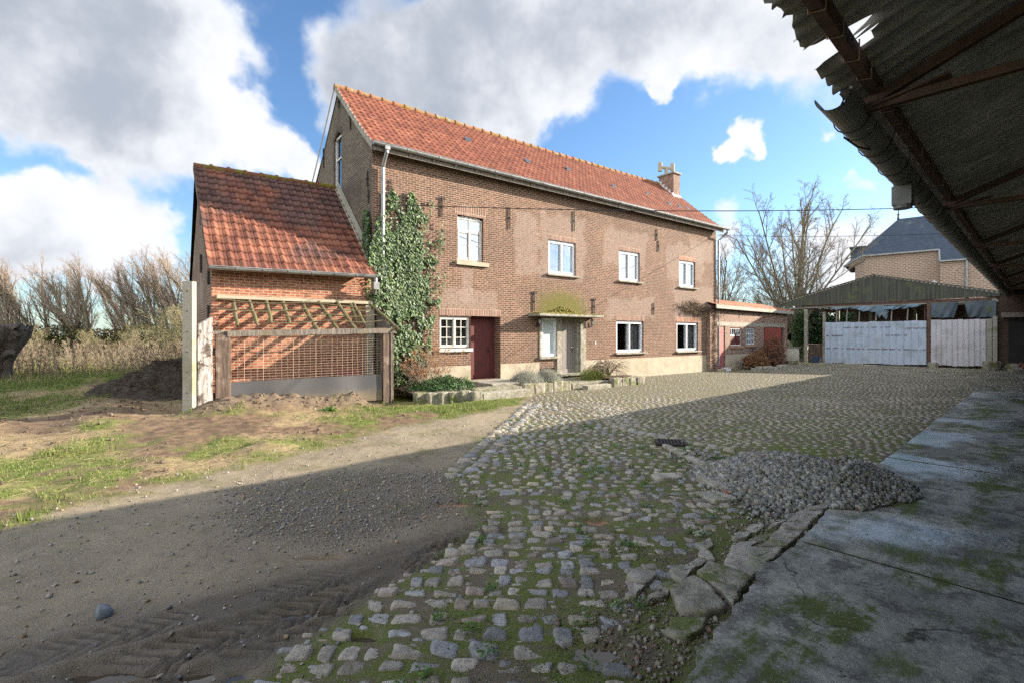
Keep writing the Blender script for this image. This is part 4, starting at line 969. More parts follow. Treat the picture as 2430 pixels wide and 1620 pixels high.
for (yy,z0,z1) in [(1.8,8.3,9.1),(.30,6.12,6.58),(.22,5.62,6.02),(4.74,7.9,8.6),(2.95,9.4,9.8)]: anchor(yy,z0,z1,axis='y')
# chimney
b = B(); b.box(17.2,17.78,2.12,3.06,9.0,10.52); ch = obj('chimney', b, 'out_brick', house)
b = B(); b.box(17.13,17.85,2.04,3.14,10.52,10.60); obj('chimney_cap', b, 'stone', ch, bevel=.01)
b = B()
for i in range(5): yy=2.12+i*.19; b.box(17.188,17.2,yy,yy+.19,8.9+i*.19,9.50+i*.19)
b.add([(17.1,2.0,9.16),(17.85,2.0,9.16),(17.85,2.13,9.42),(17.1,2.13,9.42)],[(0,1,2,3)]); obj('flashing', b, 'white_paint', ch)
b = B(); b.tube([(17.45,2.75,10.6),(17.45,2.75,10.72),(17.45,2.75,11.02)],[.17,.10,.09],8); b.tube([(17.1,2.9,11.02),(17.8,2.6,11.02)],.085,8)
for (x,y) in ((17.1,2.9),(17.8,2.6)): b.tube([(x,y,10.80),(x,y,11.28)],.11,8)
obj('chimney_pot', b, 'plinth', ch)
# iron bracket carrying the cable at the corner
b = B(); b.tube([(.26,-.03,6.37),(.26,-.03,6.05)],.012,5); b.tube([(.16,-.03,6.28),(.36,-.03,6.28)],.01,5)
b.tube([(.26,-.03,6.2),(.10,-.06,5.75),(.06,-.06,5.3)],.011,5); b.tube([(.26,-.03,6.2),(.42,-.06,5.8),(.5,-.1,5.62)],.011,5); b.tube([(.5,-.1,5.6),(.5,-.1,5.7)],.03,6)
obj('cable_bracket', b, 'iron', house)

# ------------------------------------------------------------------ brick annex on the left gable
annex = empty('brick_annex', (-3.776,14.067,0), HT, 'low orange brick annex with dark red interlocking tiles on its roof', 'annex')
AX0,AX1 = -4.25,-.32
b = B(); b.wall(AX0,AX1,-.3,3.36,6.5); obj('rear_wall', b, 'annex_brick', annex)
b = B(); b.wall(AX0,AX1,-.3,3.36,-.2)
b.add([(AX1,-.2,3.36),(AX0,-.2,3.36),(AX0,-.2,3.40),(AX1,-.2,3.42)],[(0,1,2,3)])
obj('front_wall', b, 'annex_brick', annex)
b = B(); b.add([(AX0,-.2,-.3),(AX0,-.2,3.55),(AX0,3.15,6.62),(AX0,6.5,3.56),(AX0,6.5,-.3)],[(0,1,2,3,4)][:1]); obj('gable_wall', b, 'house_brick', annex, label='weathered brown brick gable end of the annex')
AP = [(-.50,3.42),(3.15,6.76)]
ar = pantiles('roof', AX0-.03, AX1+.02, AP, .235, .325, annex, 'annex_tile', [(.245,.095,.060),(.21,.08,.054),(.27,.11,.068),(.18,.07,.05)], amp=.045, lift=.045, seed=40, flat=True, darkn=.55)
ar.rotation_euler = (0,-.018,0)
b = B(); b.quad((AX0,3.15,6.74),(AX1,3.15,6.74),(AX1,6.7,3.5),(AX0,6.7,3.5)); obj('rear_slope', b, 'annex_tile', ar)
ridge_tiles('ridge', AX0-.03, AX1+.0, 3.15, 6.77, ar, 'ridgemoss', step=.40, r=.12)
b = B(); b.beam((AX0-.03,-.50,3.36),(AX0-.03,3.15,6.70),.03,.11); obj('verge_board', b, 'dark_wood', ar)
b = B(); b.add([(HX0-.03,-.25,3.70),(HX0-.03,3.2,6.88),(HX0-.03,3.2,7.10),(HX0-.03,-.05,4.15),(HX0-.16,3.15,6.83),(HX0-.16,-.3,3.66)],[(0,1,2,3),(0,5,4,1)]); obj('flashing', b, 'concrete', annex, label='crumbling grey mortar fillet against the farmhouse')
gg = gutter('gutter', AX0-.02, AX1-.0, -.57, 3.44, .075, annex, 'zinc', lap=.5); gg.rotation_euler=(0,-.018,0)
b = B(); b.tube([(-.42,-.57,3.4),(-.42,-.57,3.2),(-.36,-.35,2.95)],.05,8); b.box(-.50,-.34,-.66,-.5,3.05,3.25); obj('downpipe', b, 'zinc', annex)
b = B(); b.box(-4.15,-.4,-.30,-.20,2.66,2.74); obj('ledge', b, 'plinth', annex)
b = B(); b.box(-.60,-.36,-.33,-.2,-.1,2.62); obj('rendered_pier', b, 'plinth', annex)
for (y_,z) in ((.1,3.0),(.1,2.0),(2.2,3.5),(2.2,4.8)):
    b = B(); b.tube([(AX0-.04,y_,z),(AX0-.04,y_,z+.5)],.03,6); obj('wall_anchor', b, 'iron', annex)

# animal pen against the annex
pen = empty('animal_pen', (-3.776,14.067,0), HT, 'ramshackle timber pen with mesh front and mossy broken rafters', 'pen')
def post(name, x0, x1, y0, y1, z0, z1, m, parent=None, slope=0., **kw):
    b = B(); n = 9
    for i in range(n):
        a = z0+(z1-z0)*i/n; e = z0+(z1-z0)*(i+1)/n
    vs=[];fs=[]
    prof = []
    for q in range(7): prof += [(x0+(x1-x0)*q/7, y0)]
    for q in range(4): prof += [(x1, y0+(y1-y0)*q/4)]
    for q in range(7): prof += [(x1-(x1-x0)*q/7, y1)]
    for q in range(4): prof += [(x0, y1-(y1-y0)*q/4)]
    m_ = len(prof); nz = 26
    offs = [rnd.uniform(-.007,.007) for _ in prof]
    for i in range(nz+1):
        z = z0+(z1-z0)*i/nz
        for k_,(x,y) in enumerate(prof):
            g_ = offs[k_]+(fbm([z*3+k_],[k_*.9],1,3,7)[0]-.5)*.02
            cx_,cy_ = (x0+x1)/2,(y0+y1)/2; dx,dy = x-cx_,y-cy_; l=math.hypot(dx,dy)
            zz = z + (slope*(x-x0)/(x1-x0)+rnd.uniform(-.015,.03) if i==nz else 0)
            vs.append((x+dx/l*g_,y+dy/l*g_,zz))
    for i in range(nz):
        for k_ in range(m_): fs.append((i*m_+k_,i*m_+(k_+1)%m_,(i+1)*m_+(k_+1)%m_,(i+1)*m_+k_))
    fs.append(tuple(range(nz*m_,(nz+1)*m_)))
    b.add(vs,fs); return obj(name,b,m,parent,**kw)
post('post', -4.27,-3.99,-1.32,-1.17,.0,1.80,'dark_wood',pen, label='dark weathered corner post')
post('post', -.50,-.22,-1.34,-1.14,-.25,1.88,'dark_wood',pen, label='dark split end post')
post('post', -.68,-.56,-.62,-.5,-.25,1.86,'grey_wood',pen)
b = B(); b.beam((-4.32,-1.22,1.86),(-3.5,-1.24,1.84),.05,.07,.004,5); b.beam((-4.05,-1.28,1.83),(-.18,-1.30,1.92),.11,.13,.008,22); obj('beam', b, 'rot_wood', pen)
for i,(xa,za,xe,ye,ze) in enumerate([(-3.81,2.67,-3.80,-.88,2.02),(-3.48,2.68,-3.40,-.9,2.03),(-3.11,2.70,-3.08,-.86,2.06),(-2.73,2.70,-2.68,-.88,2.06),(-2.29,2.69,-2.09,-1.27,1.83),(-1.86,2.71,-1.58,-1.27,1.83),(-1.39,2.73,-1.15,-1.27,1.86),(-.94,2.72,-.85,-.95,2.05),(-1.02,2.72,-.98,-.85,2.03),(-.48,2.70,-.12,-1.45,1.95)]):
    b = B(); A=Vector((xa,-.2,za)); E_=Vector((xe,ye,ze)); n=8; pts=[]; rr=[]
    for k_ in range(n+1):
        p = A.lerp(E_,k_/n)+Vector((rnd.uniform(-.012,.012),0,rnd.uniform(-.012,.012))); pts.append(p); rr.append(.047*rnd.uniform(.85,1.12)*(1 if k_<n else .5))
    b.tube(pts,rr,8); obj('rafter', b, 'moss_wood', pen)
for (x0,y0,z0,x1,y1,z1) in [(-4.2,-.35,2.62,-.5,-.45,2.58),(-4.2,-.62,2.36,-.48,-.5,2.50),(-2.75,-.75,2.27,-.46,-.75,2.33),(-3.1,-1.0,2.10,-.40,-1.0,2.18)]:
    b = B(); n=14; pts=[(x0+(x1-x0)*k_/n, y0+(y1-y0)*k_/n, z0+(z1-z0)*k_/n+.05*math.sin(k_*.7+x0)*.6) for k_ in range(n+1)]
    b.tube(pts,.014,6); obj('batten', b, 'moss_wood', pen)
b = B(); n=26
for i in range(28):
    x = -3.97+i*(3.46/27); b.tube([(x+rnd.uniform(-.006,.006),-1.24,.76),(x,-1.235,1.3),(x+rnd.uniform(-.006,.006),-1.24,1.82+.04*i/27)],.0035,4,cap=False)
for j in range(17):
    z = .80+j*.063; b.tube([(-3.98,-1.243,z),(-3.0,-1.236,z-.004),(-2.0,-1.24,z+.003-.0*j),(-1.2,-1.238,z+.006),(-.52,-1.243,z+.03)],.0035,4,cap=False)
obj('wire_mesh', b, 'mesh_wire', pen)
b = B(); nx=24; vs=[]
for i in range(nx+1):
    x=-3.98+3.46*i/nx; yy=-1.27+.018*math.sin(i*.7); vs += [(x,yy,.20-.10*i/nx),(x,yy+.004*math.sin(i),.45),(x,yy,.77+.015*i/nx)]
b.add(vs,[(i*3+k_,i*3+3+k_,i*3+4+k_,i*3+1+k_) for i in range(nx) for k_ in (0,1)]); obj('metal_sheet', b, 'sheet', pen, smooth=True)
b = B(); b.box(-4.0,-.5,-1.22,-1.18,-.12,.22); obj('base_board', b, 'rot_wood', pen)
b = B()
for i in range(8):
    y0 = -1.36+i*.15; b.box(-.30,-.275,y0+.004,y0+.146,-.1,1.98+(i+.5)*.085)
obj('side_boards', b, 'rot_wood', pen)
# crumbling wall stub at the left of the pen
b = B()
for i in range(46):
    z = .1+i*.055; k_ = i%2; y0 = -1.0+.0*i; wob_ = .06*math.sin(i*.4)
    if z>2.3: continue
    d = .25+.55*min(1,max(0,(2.35-z)/1.4))
    b.box(-4.30,-4.14+rnd.uniform(-.01,.02),-.2-d+rnd.uniform(-.04,.02),-.2,z,z+.047)
obj('wall_stub', b, 'annex_brick', pen, label='crumbling brick stub at the left end')
mb = B()
b = B(); b.box(-1.42,-.86,-.62,-.58,.56,.90); b.box(-1.42,-.86,-.58,-.3,.56,.58); tagp(obj('feed_board', b, 'pinkpaint'), 'dull red board leaning inside the pen behind the mesh','board').matrix_world = house.matrix_world
bpy.context.view_layer.update()
def at_house(o): o.location = house.location; o.rotation_euler = (0,0,HT); return o
at_house(bpy.data.objects['feed_board'])
# peeling timber and concrete fence post
at_house(post('timber_post', -4.60,-4.33,-1.30,-1.12,.0,2.0,'peel_wood', slope=.18, label='upright timber with peeling white paint between the concrete post and the pen', cat='post'))
b = B(); b.prism([(-4.86,-1.30),(-4.70,-1.36),(-4.64,-1.33),(-4.62,-1.28),(-4.62,-1.16),(-4.86,-1.14)],.05,2.92); b.prism([(-4.86,-1.30),(-4.70,-1.36),(-4.64,-1.33),(-4.62,-1.28),(-4.62,-1.16),(-4.86,-1.14)],2.92,2.925)
cp = at_house(obj('concrete_post', b, 'concrete', bevel=.012, label='tall pale concrete fence post with small round holes', cat='post'))
for z in (.6,1.03,1.45,1.87,2.3,2.72):
    b = B(); b.tube([(-4.79,-1.324,z),(-4.79,-1.336,z)],.014,8); obj('hole', b, 'darkroom', cp)

# ------------------------------------------------------------------ outbuilding
OT = R(42.35); ox,oy = 10.53,24.67
outb = empty('outbuilding', (ox,oy,0), OT, 'low brown brick outhouse with a shallow red tiled roof and red doors', 'outbuilding')
b = B(); b.wall(-.9,9.9,-.2,3.3,0,[(-.12,.77,.1,2.26,.1),(1.39,2.85,1.22,2.19,.12),(3.36,4.73,1.24,2.19,.12),(6.0,9.25,0.0,2.26,.15)])
b.quad((9.9,0,-.2),(9.9,3,-.2),(9.9,3,3.9),(9.9,0,3.3)); b.quad((-.9,3,-.2),(9.9,3,-.2),(9.9,3,3.9),(-.9,3,3.9)); b.quad((-.9,0,-.2),(-.9,3,-.2),(-.9,3,3.9),(-.9,0,3.3))
obj('wall', b, 'out_brick', outb)
b = B(); b.box(-.2,9.5,-.012,.02,2.27,2.48); obj('lintel_band', b, 'stone', outb)
b = B(); b.wall(.77,6.0,-.2,.78,-.012); obj('plinth', b, 'plinth', outb)
b = B(); b.wall(9.25,9.92,-.2,.78,-.012); obj('plinth', b, 'plinth', outb)
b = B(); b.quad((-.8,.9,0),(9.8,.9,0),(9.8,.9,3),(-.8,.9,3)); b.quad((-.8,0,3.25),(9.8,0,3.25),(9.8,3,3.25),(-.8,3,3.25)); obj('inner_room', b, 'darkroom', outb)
orf = pantiles('roof', -.9, 10.1, [(-.28,3.28),(1.5,3.78)], .21, .3, outb, 'tile', [(.40,.16,.09),(.34,.13,.08),(.45,.22,.13)], seed=90, amp=.035)
b = B(); b.quad((-.9,1.5,3.78),(10.1,1.5,3.78),(10.1,3.2,3.5),(-.9,3.2,3.5)); obj('rear_slope', b, 'tile', orf)
b = B(); b.box(-.9,10.1,-.33,-.28,3.12,3.30); obj('fascia', b, 'grey_wood', outb)
ridge_tiles('ridge', -.9, 10.1, 1.5, 3.78, orf, 'ridge', r=.09)
def planks(x0,x1,z0,z1,y,m,parent,name='door',n=None,**kw):
    b = B(); n = n or int((x1-x0)/.15)+1; w_=(x1-x0)/n
    for i in range(n): b.box(x0+i*w_+.003,x0+(i+1)*w_-.003,y+.002*(i%2),y+.035,z0,z1)
    b.box(x0,x1,y+.036,y+.05,z0,z1)
    return obj(name,b,m,parent,**kw)
d1 = planks(-.10,.75,.12,2.24,.04,'pinkpaint',outb,label='faded pink plank door beside the farmhouse corner')
b = B(); b.box(-.1,.75,.02,.035,.70,.80); b.box(-.1,.75,.02,.035,1.95,1.98); obj('door_batten', b, 'pinkpaint', d1)
d2 = planks(8.0,9.22,.05,2.24,.10,'maroon',outb,label='closed dark red door leaf')
d3 = planks(0,1.55,.05,2.24,-.05,'redpaint',outb,label='bright red door leaf standing open')
d3.location = (6.0,0,0); d3.rotation_euler=(0,0,R(-14))
def outwin(x0,x1,z0,z1,cols,rows,board=False):
    b = B(); y=.08; f=.045
    b.box(x0,x0+f,y-.02,y+.03,z0,z1); b.box(x1-f,x1,y-.02,y+.03,z0,z1); b.box(x0+f,x1-f,y-.02,y+.03,z0,z0+f); b.box(x0+f,x1-f,y-.02,y+.03,z1-f,z1)
    zb = z0 if not board else z0+(z1-z0)*.58
    for i in range(1,cols): x=x0+(x1-x0)*i/cols; b.box(x-.014,x+.014,y-.012,y+.02,zb+.02,z1-.02)
    for j in range(1,rows): z=zb+(z1-zb)*j/rows; b.box(x0+.02,x1-.02,y-.016,y+.018,z-.013,z+.013)
    if board: b.box(x0+.02,x1-.02,y-.018,y+.02,zb-.03,zb+.03)
    o = obj('window', b, 'white_paint', outb)
    b = B(); b.quad((x0,y+.01,z0),(x1,y+.01,z0),(x1,y+.01,z1),(x0,y+.01,z1)); obj('glass', b, 'glass', o)
    b = B(); b.box(x0-.03,x1+.05,-.07,.06,z0-.13,z0-.005); obj('sill', b, 'lintel_red', o)
    if board:
        b = B(); b.box(x0+.05,x1-.05,y-.016,y-.004,z0+.05,zb-.03); b.beam((x0+.62,y-.05,z1-.05),(x0+.95,y-.03,z0+.05),.05,.03); obj('shutter_board', b, 'maroon', o)
    return o
outwin(1.41,2.83,1.24,2.17,5,1,True); outwin(3.38,4.71,1.26,2.17,5,3)
b = B(); b.box(2.42,2.56,-.004,.1,2.72,2.86); obj('vent_hole', b, 'darkroom', outb)

# ------------------------------------------------------------------ open shed across the yard
ST = math.atan2(-.7388,.6739); sx0,sy0 = 20.3,31.3
shed = empty('open_shed', (sx0,sy0,0), ST, 'open shed with a corrugated gable and pale metal sheets along its front', 'shed')
def corr(b, x0, x1, ztop, zbot, y, pitch=.15, amp=.022, n=8):
    xs = np.arange(x0,x1,pitch/n); vs=[]
    for x in xs: vs += [(x,y+amp*math.sin(2*math.pi*x/pitch),zbot(x)),(x,y+amp*math.sin(2*math.pi*x/pitch),ztop(x))]
    b.add(vs,[(2*i,2*i+2,2*i+3,2*i+1) for i in range(len(xs)-1)])
top = lambda x: float(np.interp(x,[-2.9,2.55,7.95],[3.97,5.45,4.05])); bot = lambda x: float(np.interp(x,[-2.9,7.95],[3.72,3.84]))
b = B(); corr(b,-2.75,7.95,lambda x: top(x)-.01,lambda x: bot(x)+.03*math.sin(x*3)*.3,-.12,.19,.028); obj('gable_cladding', b, 'etern_end', shed, smooth=True)
b = B()
b.box(-1.2,7.8,-.06,.06,3.62,3.78); obj('front_beam', b, 'rust', shed)
b = B(); b.box(-2.6,7.9,-.05,.05,3.56,3.62); b.beam((-2.75,-.1,3.95),(2.55,-.1,5.42),.05,.10); b.beam((7.95,-.1,4.02),(2.55,-.1,5.42),.05,.10); obj('batten', b, 'grey_wood', shed)
b = B()
for (xa,xb) in ((-2.95,2.55),(8.1,2.55)):
    za,zb = top(xa if xa<0 else 7.95),5.47; ny=60
    vs=[]
    for i in range(ny+1):
        y=-.2+10.5*i/ny; dz=.022*math.sin(2*math.pi*y/.175)
        vs += [(xa,y,za+.02+dz),(xb,y,zb+.02+dz)]
    b.add(vs,[(2*i,2*i+1,2*i+3,2*i+2) for i in range(ny)])
obj('roof', b, 'etern', shed, smooth=True)
for (x,y,z0,z1,wd,m) in [(-1.12,0,0,3.5,.20,'stone'),(-.16,.35,0,3.3,.17,'stone'),(5.10,-.02,.15,3.66,.17,'rust'),(7.74,.0,.15,3.7,.15,'grey_wood'),(1.9,2.5,0,4.2,.16,'grey_wood'),(3.6,6.5,0,4.2,.16,'grey_wood'),(6.2,6.5,0,4.2,.16,'grey_wood'),(-.9,6.5,0,4.2,.2,'stone'),(4.9,.2,1.5,3.6,.06,'rust'),(.9,3,0,4,.1,'rot_wood')]:
    b = B(); b.box(x-wd/2,x+wd/2,y-wd/2,y+wd/2,z0,z1); obj('post', b, m, shed, bevel=.01)
b = B()
for (x,zt) in [(1.1,3.5),(1.75,3.5),(2.6,3.5),(3.35,3.5),(4.1,3.5),(.55,3.5)]: b.beam((x,.12,2.4),(x+.05,.14,zt),.06,.05)
obj('stud', b, 'grey_wood', shed)
b = B()
for y in (2.5,6.5,9.8): b.beam((-2.6,y,3.7),(7.9,y,3.7),.12,.16)
for z in (2.2,2.5,2.9,3.3): b.beam((2.6,9.9,z),(7.8,9.9,z),.03,.12)
obj('cross_beam', b, 'dark_wood', shed)
b = B(); b.quad((-.5,10,.0),(8,10,.0),(8,10,3.9),(-.5,10,3.9)); b.quad((7.95,0.2,0),(7.95,10,0),(7.95,10,3.9),(7.95,.2,3.9)); obj('rear_wall', b, 'dark_wood', shed)
def sheets(x0,x1,zb,zt,n,m,name,label,rib,seed):
    b = B(); r=random.Random(seed); w_=(x1-x0)/n
    for i in range(n):
        a=x0+i*w_; e=a+w_; z0=zb+.03*math.sin(i)+r.uniform(-.02,.02)+(.14*(a)/7.8); z1=zt+r.uniform(-.02,.015)+.03*(a/7.5); y=-.16+r.uniform(-.008,.008)
        b.add([(a+.006,y,z0),(e-.02,y,z0),(e-.012,y-rib,z0),(e+.006,y-rib,z0),(a+.006,y,z1),(e-.02,y,z1),(e-.012,y-rib,z1),(e+.006,y-rib,z1)],[(0,1,5,4),(1,2,6,5),(2,3,7,6)])
        b.add([(e+.006,y-rib,z0),(e+.01,y+.01,z0),(e+.01,y+.01,z1),(e+.006,y-rib,z1)],[(0,1,2,3)])
    return obj(name,b,m,shed,label=label)
p1 = sheets(0,5.0,.03,2.60,15,'panel_blue','sheet_panel','bluish galvanised sheets on the left of the front',.035,1)
p2 = sheets(5.2,7.42,.02,2.62,10,'panel_pale','sheet_panel','pale pinkish sheets on the right of the front',.05,2)
b = B(); r=random.Random(5)
for (z,xa,xb) in [(.98,.1,4.9),(1.78,.1,.95),(2.28,1.0,3.2),(1.80,3.15,4.1),(2.2,4.1,4.95)]:
    x = xa
    while x < xb:
        b = B(); l = r.uniform(.05,.3); b.box(x,x+l,-.205,-.17,z-.008,z+.008+r.uniform(0,.01)); x += l+r.uniform(.02,.2); obj('rust_streak', b, 'rust', p1)
b = B(); b.box(7.44,7.66,-.19,-.15,.15,2.66); b.box(7.69,7.86,-.22,-.1,.15,2.78); obj('end_board', b, 'grey_wood', shed)
def cloth(pts, m, seed, name='tarp', **kw):
    """ragged sheet hung between a top line and a wavy lower edge: pts = (x, ztop, zbottom)"""
    P=np.array(pts,float); xs=np.arange(P[0,0],P[-1,0],.03); nz=10; vs=[]
    for x in xs:
        zt=np.interp(x,P[:,0],P[:,1]); zb=np.interp(x,P[:,0],P[:,2])+(fbm([x*6],[0],1,3,seed)[0]-.5)*.14
        for j in range(nz+1):
            t=j/nz; vs.append((x,-.1+.09*t*math.sin(x*5+seed)+.05*math.sin(x*17+t*5)*t,zt+(zb-zt)*t))
    b=B(); b.add(vs,[(i*(nz+1)+j,(i+1)*(nz+1)+j,(i+1)*(nz+1)+j+1,i*(nz+1)+j+1) for i in range(len(xs)-1) for j in range(nz)])
    o = obj(name,b,m,smooth=True,**kw); o.location=(sx0,sy0,0); o.rotation_euler=(0,0,ST); return o
cloth([(.3,3.55,3.40),(1.3,3.56,3.45),(1.9,3.56,3.30),(2.6,3.56,3.2),(2.8,3.57,2.85),(3.0,3.57,3.05),(3.1,3.5,3.3),(4.6,3.58,3.38),(4.8,3.58,3.5)],'bluetarp',1,label='torn blue sheeting hanging under the shed beam on the left',cat='tarpaulin')
cloth([(2.95,3.4,3.3),(3.0,3.4,2.9),(3.15,3.4,2.72),(3.3,3.4,3.3)],'bluetarp',4,label='blue strip hanging down in the middle of the shed opening',cat='tarpaulin')
cloth([(5.2,3.62,2.75),(5.6,3.62,2.74),(6.15,3.62,2.74),(6.2,3.62,2.9),(6.35,3.6,3.5)],'tarp',2,label='dark sheet hanging over the pale panels beside the rusty post',cat='tarpaulin')
cloth([(6.6,3.6,3.45),(6.75,3.63,2.74),(7.3,3.63,2.74),(7.8,3.63,2.72)],'tarp',3,label='dark sheet hanging at the right end of the shed',cat='tarpaulin')

# things under and beside the shed
def world_at(frame, x, y, z=0):
    (fx,fy,ft) = frame; return (fx+x*math.cos(ft)-y*math.sin(ft), fy+x*math.sin(ft)+y*math.cos(ft), z)
SHF=(sx0,sy0,ST); HOF=(-3.776,14.067,HT); OBF=(ox,oy,OT)
b = B(); n=20; pr=[(.68,-.32),(.68,.2),(-.68,.2),(-.68,-.32)]
out=[]
for k_ in range(8): t=-math.pi/2+k_*math.pi/14; out.append((.50+.20*math.cos(t),-.25+.20*math.sin(t)))
poly=[(-.70,-.45)]+out+[(.70,.25),(-.70,.25)]
b.prism(poly,0,.98); tub = obj('tiled_counter', b, 'tile_white', bevel=.008, label='rounded cream tiled counter beside the outhouse', cat='counter'); tub.location=world_at(SHF,-1.95,-1.2,0); tub.rotation_euler=(0,0,R(-12))
b = B(); b.box(-.74,.74,-.49,.29,.98,1.02); obj('worktop', b, 'stone', tub)
b = B()
for i in range(11): b.box(-.66+i*.12,-.655+i*.12,-.453,-.449,.03,.97)
for j in range(8): b.box(-.69,.5,-.4535,-.4505,.1+j*.115,.105+j*.115)
obj('tile_joint', b, 'stone', tub)
b = B(); vs=[];fs=[]; n=18
for i in range(8):
    t=i/7*math.pi/2
    for k_ in range(n): p=2*math.pi*k_/n; vs.append((.46*math.cos(t)*math.cos(p)*(1+rnd.uniform(-.02,.02)),.46*math.cos(t)*math.sin(p),.52*math.sin(t)))
for i in range(7):
    for k_ in range(n): fs.append((i*n+k_,i*n+(k_+1)%n,(i+1)*n+(k_+1)%n,(i+1)*n+k_))
b.add(vs,fs); b.T=None
ov = obj('domed_oven', b, 'mossy_stone', smooth=True, label='mossy domed stone oven behind the tiled counter', cat='oven'); ov.location=world_at(SHF,-2.25,-.5,.98)
b = B(); b.box(-.5,.5,-.45,.45,-.98,0); obj('oven_base', b, 'mossy_stone', ov)
b = B(); b.tube([(-.17,-.37,.16),(-.20,-.46,.16)],[.15,.15],12); obj('oven_mouth', b, 'darkroom', ov)
b = B(); b.tube([(0,0,0),(0,0,.34)],[.24,.31],16,cap=False); b.tube([(0,0,.02),(0,0,.03)],[.23,.23],16); b.tube([(0,0,.33),(0,0,.36)],[.33,.33],16,cap=False); bk = obj('bucket', b, 'bucket_blue', smooth=False, label='dark blue plastic tub lying in the shade under the shed', cat='bucket'); bk.location=world_at(SHF,-.45,-.4,.05)
b = B(); b.box(-.5,.5,-.3,.3,0,1.15); b.box(-.53,.53,-.33,.33,1.15,1.2); bn = obj('storage_bin', b, 'dark_wood', bevel=.02, label='dark bin standing behind the shed post', cat='bin'); bn.location=world_at(SHF,-1.0,.9,0)
b = B(); b.beam((0,0,0),(-.75,.25,1.05),.06,.06); ps = obj('prop_pole', b, 'dark_wood', label='dark pole propped against the open red door', cat='pole'); ps.location=(15.9,28.0,0)
b = B(); b.box(-.3,.3,-.2,.2,0,.22); pl_=obj('stone_block', b, 'mossy_stone', bevel=.03, label='squared mossy stone between outhouse corner and counter', cat='stone'); pl_.location=(17.7,30.6,0)

# ------------------------------------------------------------------ large house behind the shed
MT=R(-40); MF=(36.5,50,MT)
man = empty('manor_house', (36.5,50,0), MT, 'tall brick house with a steep blue slate roof behind the shed', 'house')
b = B(); b.quad((-.0,0,0),(5.8,0,0),(5.8,0,10.04),(0,0,10.04)); b.quad((5.8,-1.2,0),(12.6,-1.2,0),(12.6,-1.2,8.85),(5.8,-1.2,8.85)); b.add([(5.8,0,0),(5.8,-1.2,0),(5.8,-1.2,8.85),(5.8,0,10.04)],[(0,1,2,3)])
b.quad((0,0,0),(-.9,.75,0),(-.9,.75,9.4),(0,0,10.04)); b.quad((-.9,.75,0),(-.9,8,0),(-.9,8,9.4),(-.9,.75,9.4)); obj('wall', b, 'mansion_brick', man)
b = B()
e1=[(-.3,-.25,9.95),(5.75,-.25,9.95),(5.75,-1.45,8.70),(12.6,-1.45,8.70)]
b.add([(-.3,-.25,10.0),(5.75,-.25,10.0),(5.75,-1.45,8.75),(12.6,-1.45,8.75),(12.6,4,14.1),(2.6,4,14.1)],[(0,1,5),(1,2,3,4,5)])
b.add([(-.3,-.25,10.0),(2.6,4,14.1),(-1.9,.7,9.15),(-1.9,8,9.15),(2.6,4.01,14.1)],[(0,1,2),(2,4,3)]); b.add([(2.6,4,14.1),(12.6,4,14.1),(12.6,9,9),(-1.9,8,9.15)],[(0,1,2,3)]); mr = obj('roof', b, 'slate', man)
b = B(); b.box(-1.5,-.2,3.0,4.6,10.0,11.3); b.box(-1.6,-.1,2.9,4.7,11.3,11.45); obj('dormer', b, 'slate', mr)
b = B(); b.tube([(2.6,4,14.05),(2.6,4,14.4),(2.6,4,15.3)],[.14,.07,.02],6); b.tube([(2.6,4,14.5),(2.6,4,14.6)],.12,6); obj('finial', b, 'iron', mr)
b = B(); b.beam((-.3,-.25,9.93),(5.75,-.25,9.93),.16,.13); b.beam((5.75,-.25,9.93),(5.75,-1.45,8.68),.12,.13); b.beam((5.75,-1.45,8.68),(12.6,-1.45,8.68),.16,.13); b.beam((-.3,-.25,9.93),(-1.9,.7,9.1),.14,.12); obj('gutter', b, 'zinc', man)
b = B(); b.tube([(7.6,-1.3,0),(7.6,-1.3,8.65)],.10,8); obj('downpipe', b, 'zinc', man)
b = B(); b.prism([(-.3,9.9),(0,9.85),(-.02,9.6),(-.28,9.7)],-.2,0,'y'); b.add([(-1.8,.68,9.08),(-.3,-.2,9.85),(0,0,9.4),(-.9,.74,9.0)],[(0,1,2,3)]); obj('soffit', b, 'stone', man)
def mwin(x, z, y):
    b = B(); n=12; pts=[(x+.95*math.cos(t),z+.95*math.sin(t)) for t in [math.pi*k_/n for k_ in range(n+1)]]+[(x-.95,z-2),(x+.95,z-2)]
    b.prism(pts,y-.02,y+.1,'y'); o = obj('window', b, 'darkroom', man)
    for t in (40,90,140):
        a=R(t); c_,s_=math.cos(a),math.sin(a); bb=B(); bb.prism([(x+c_*.95-s_*.18,z+s_*.95+c_*.18),(x+c_*.95+s_*.18,z+s_*.95-c_*.18),(x+c_*1.5+s_*.24,z+s_*1.5-c_*.24),(x+c_*1.5-s_*.24,z+s_*1.5+c_*.24)],y-.06,y+.02,'y'); obj('arch_stone', bb, 'white_paint', o) if t!=90 else None
mwin(4.4,5.95,0); mwin(12.2,4.9,-1.2)

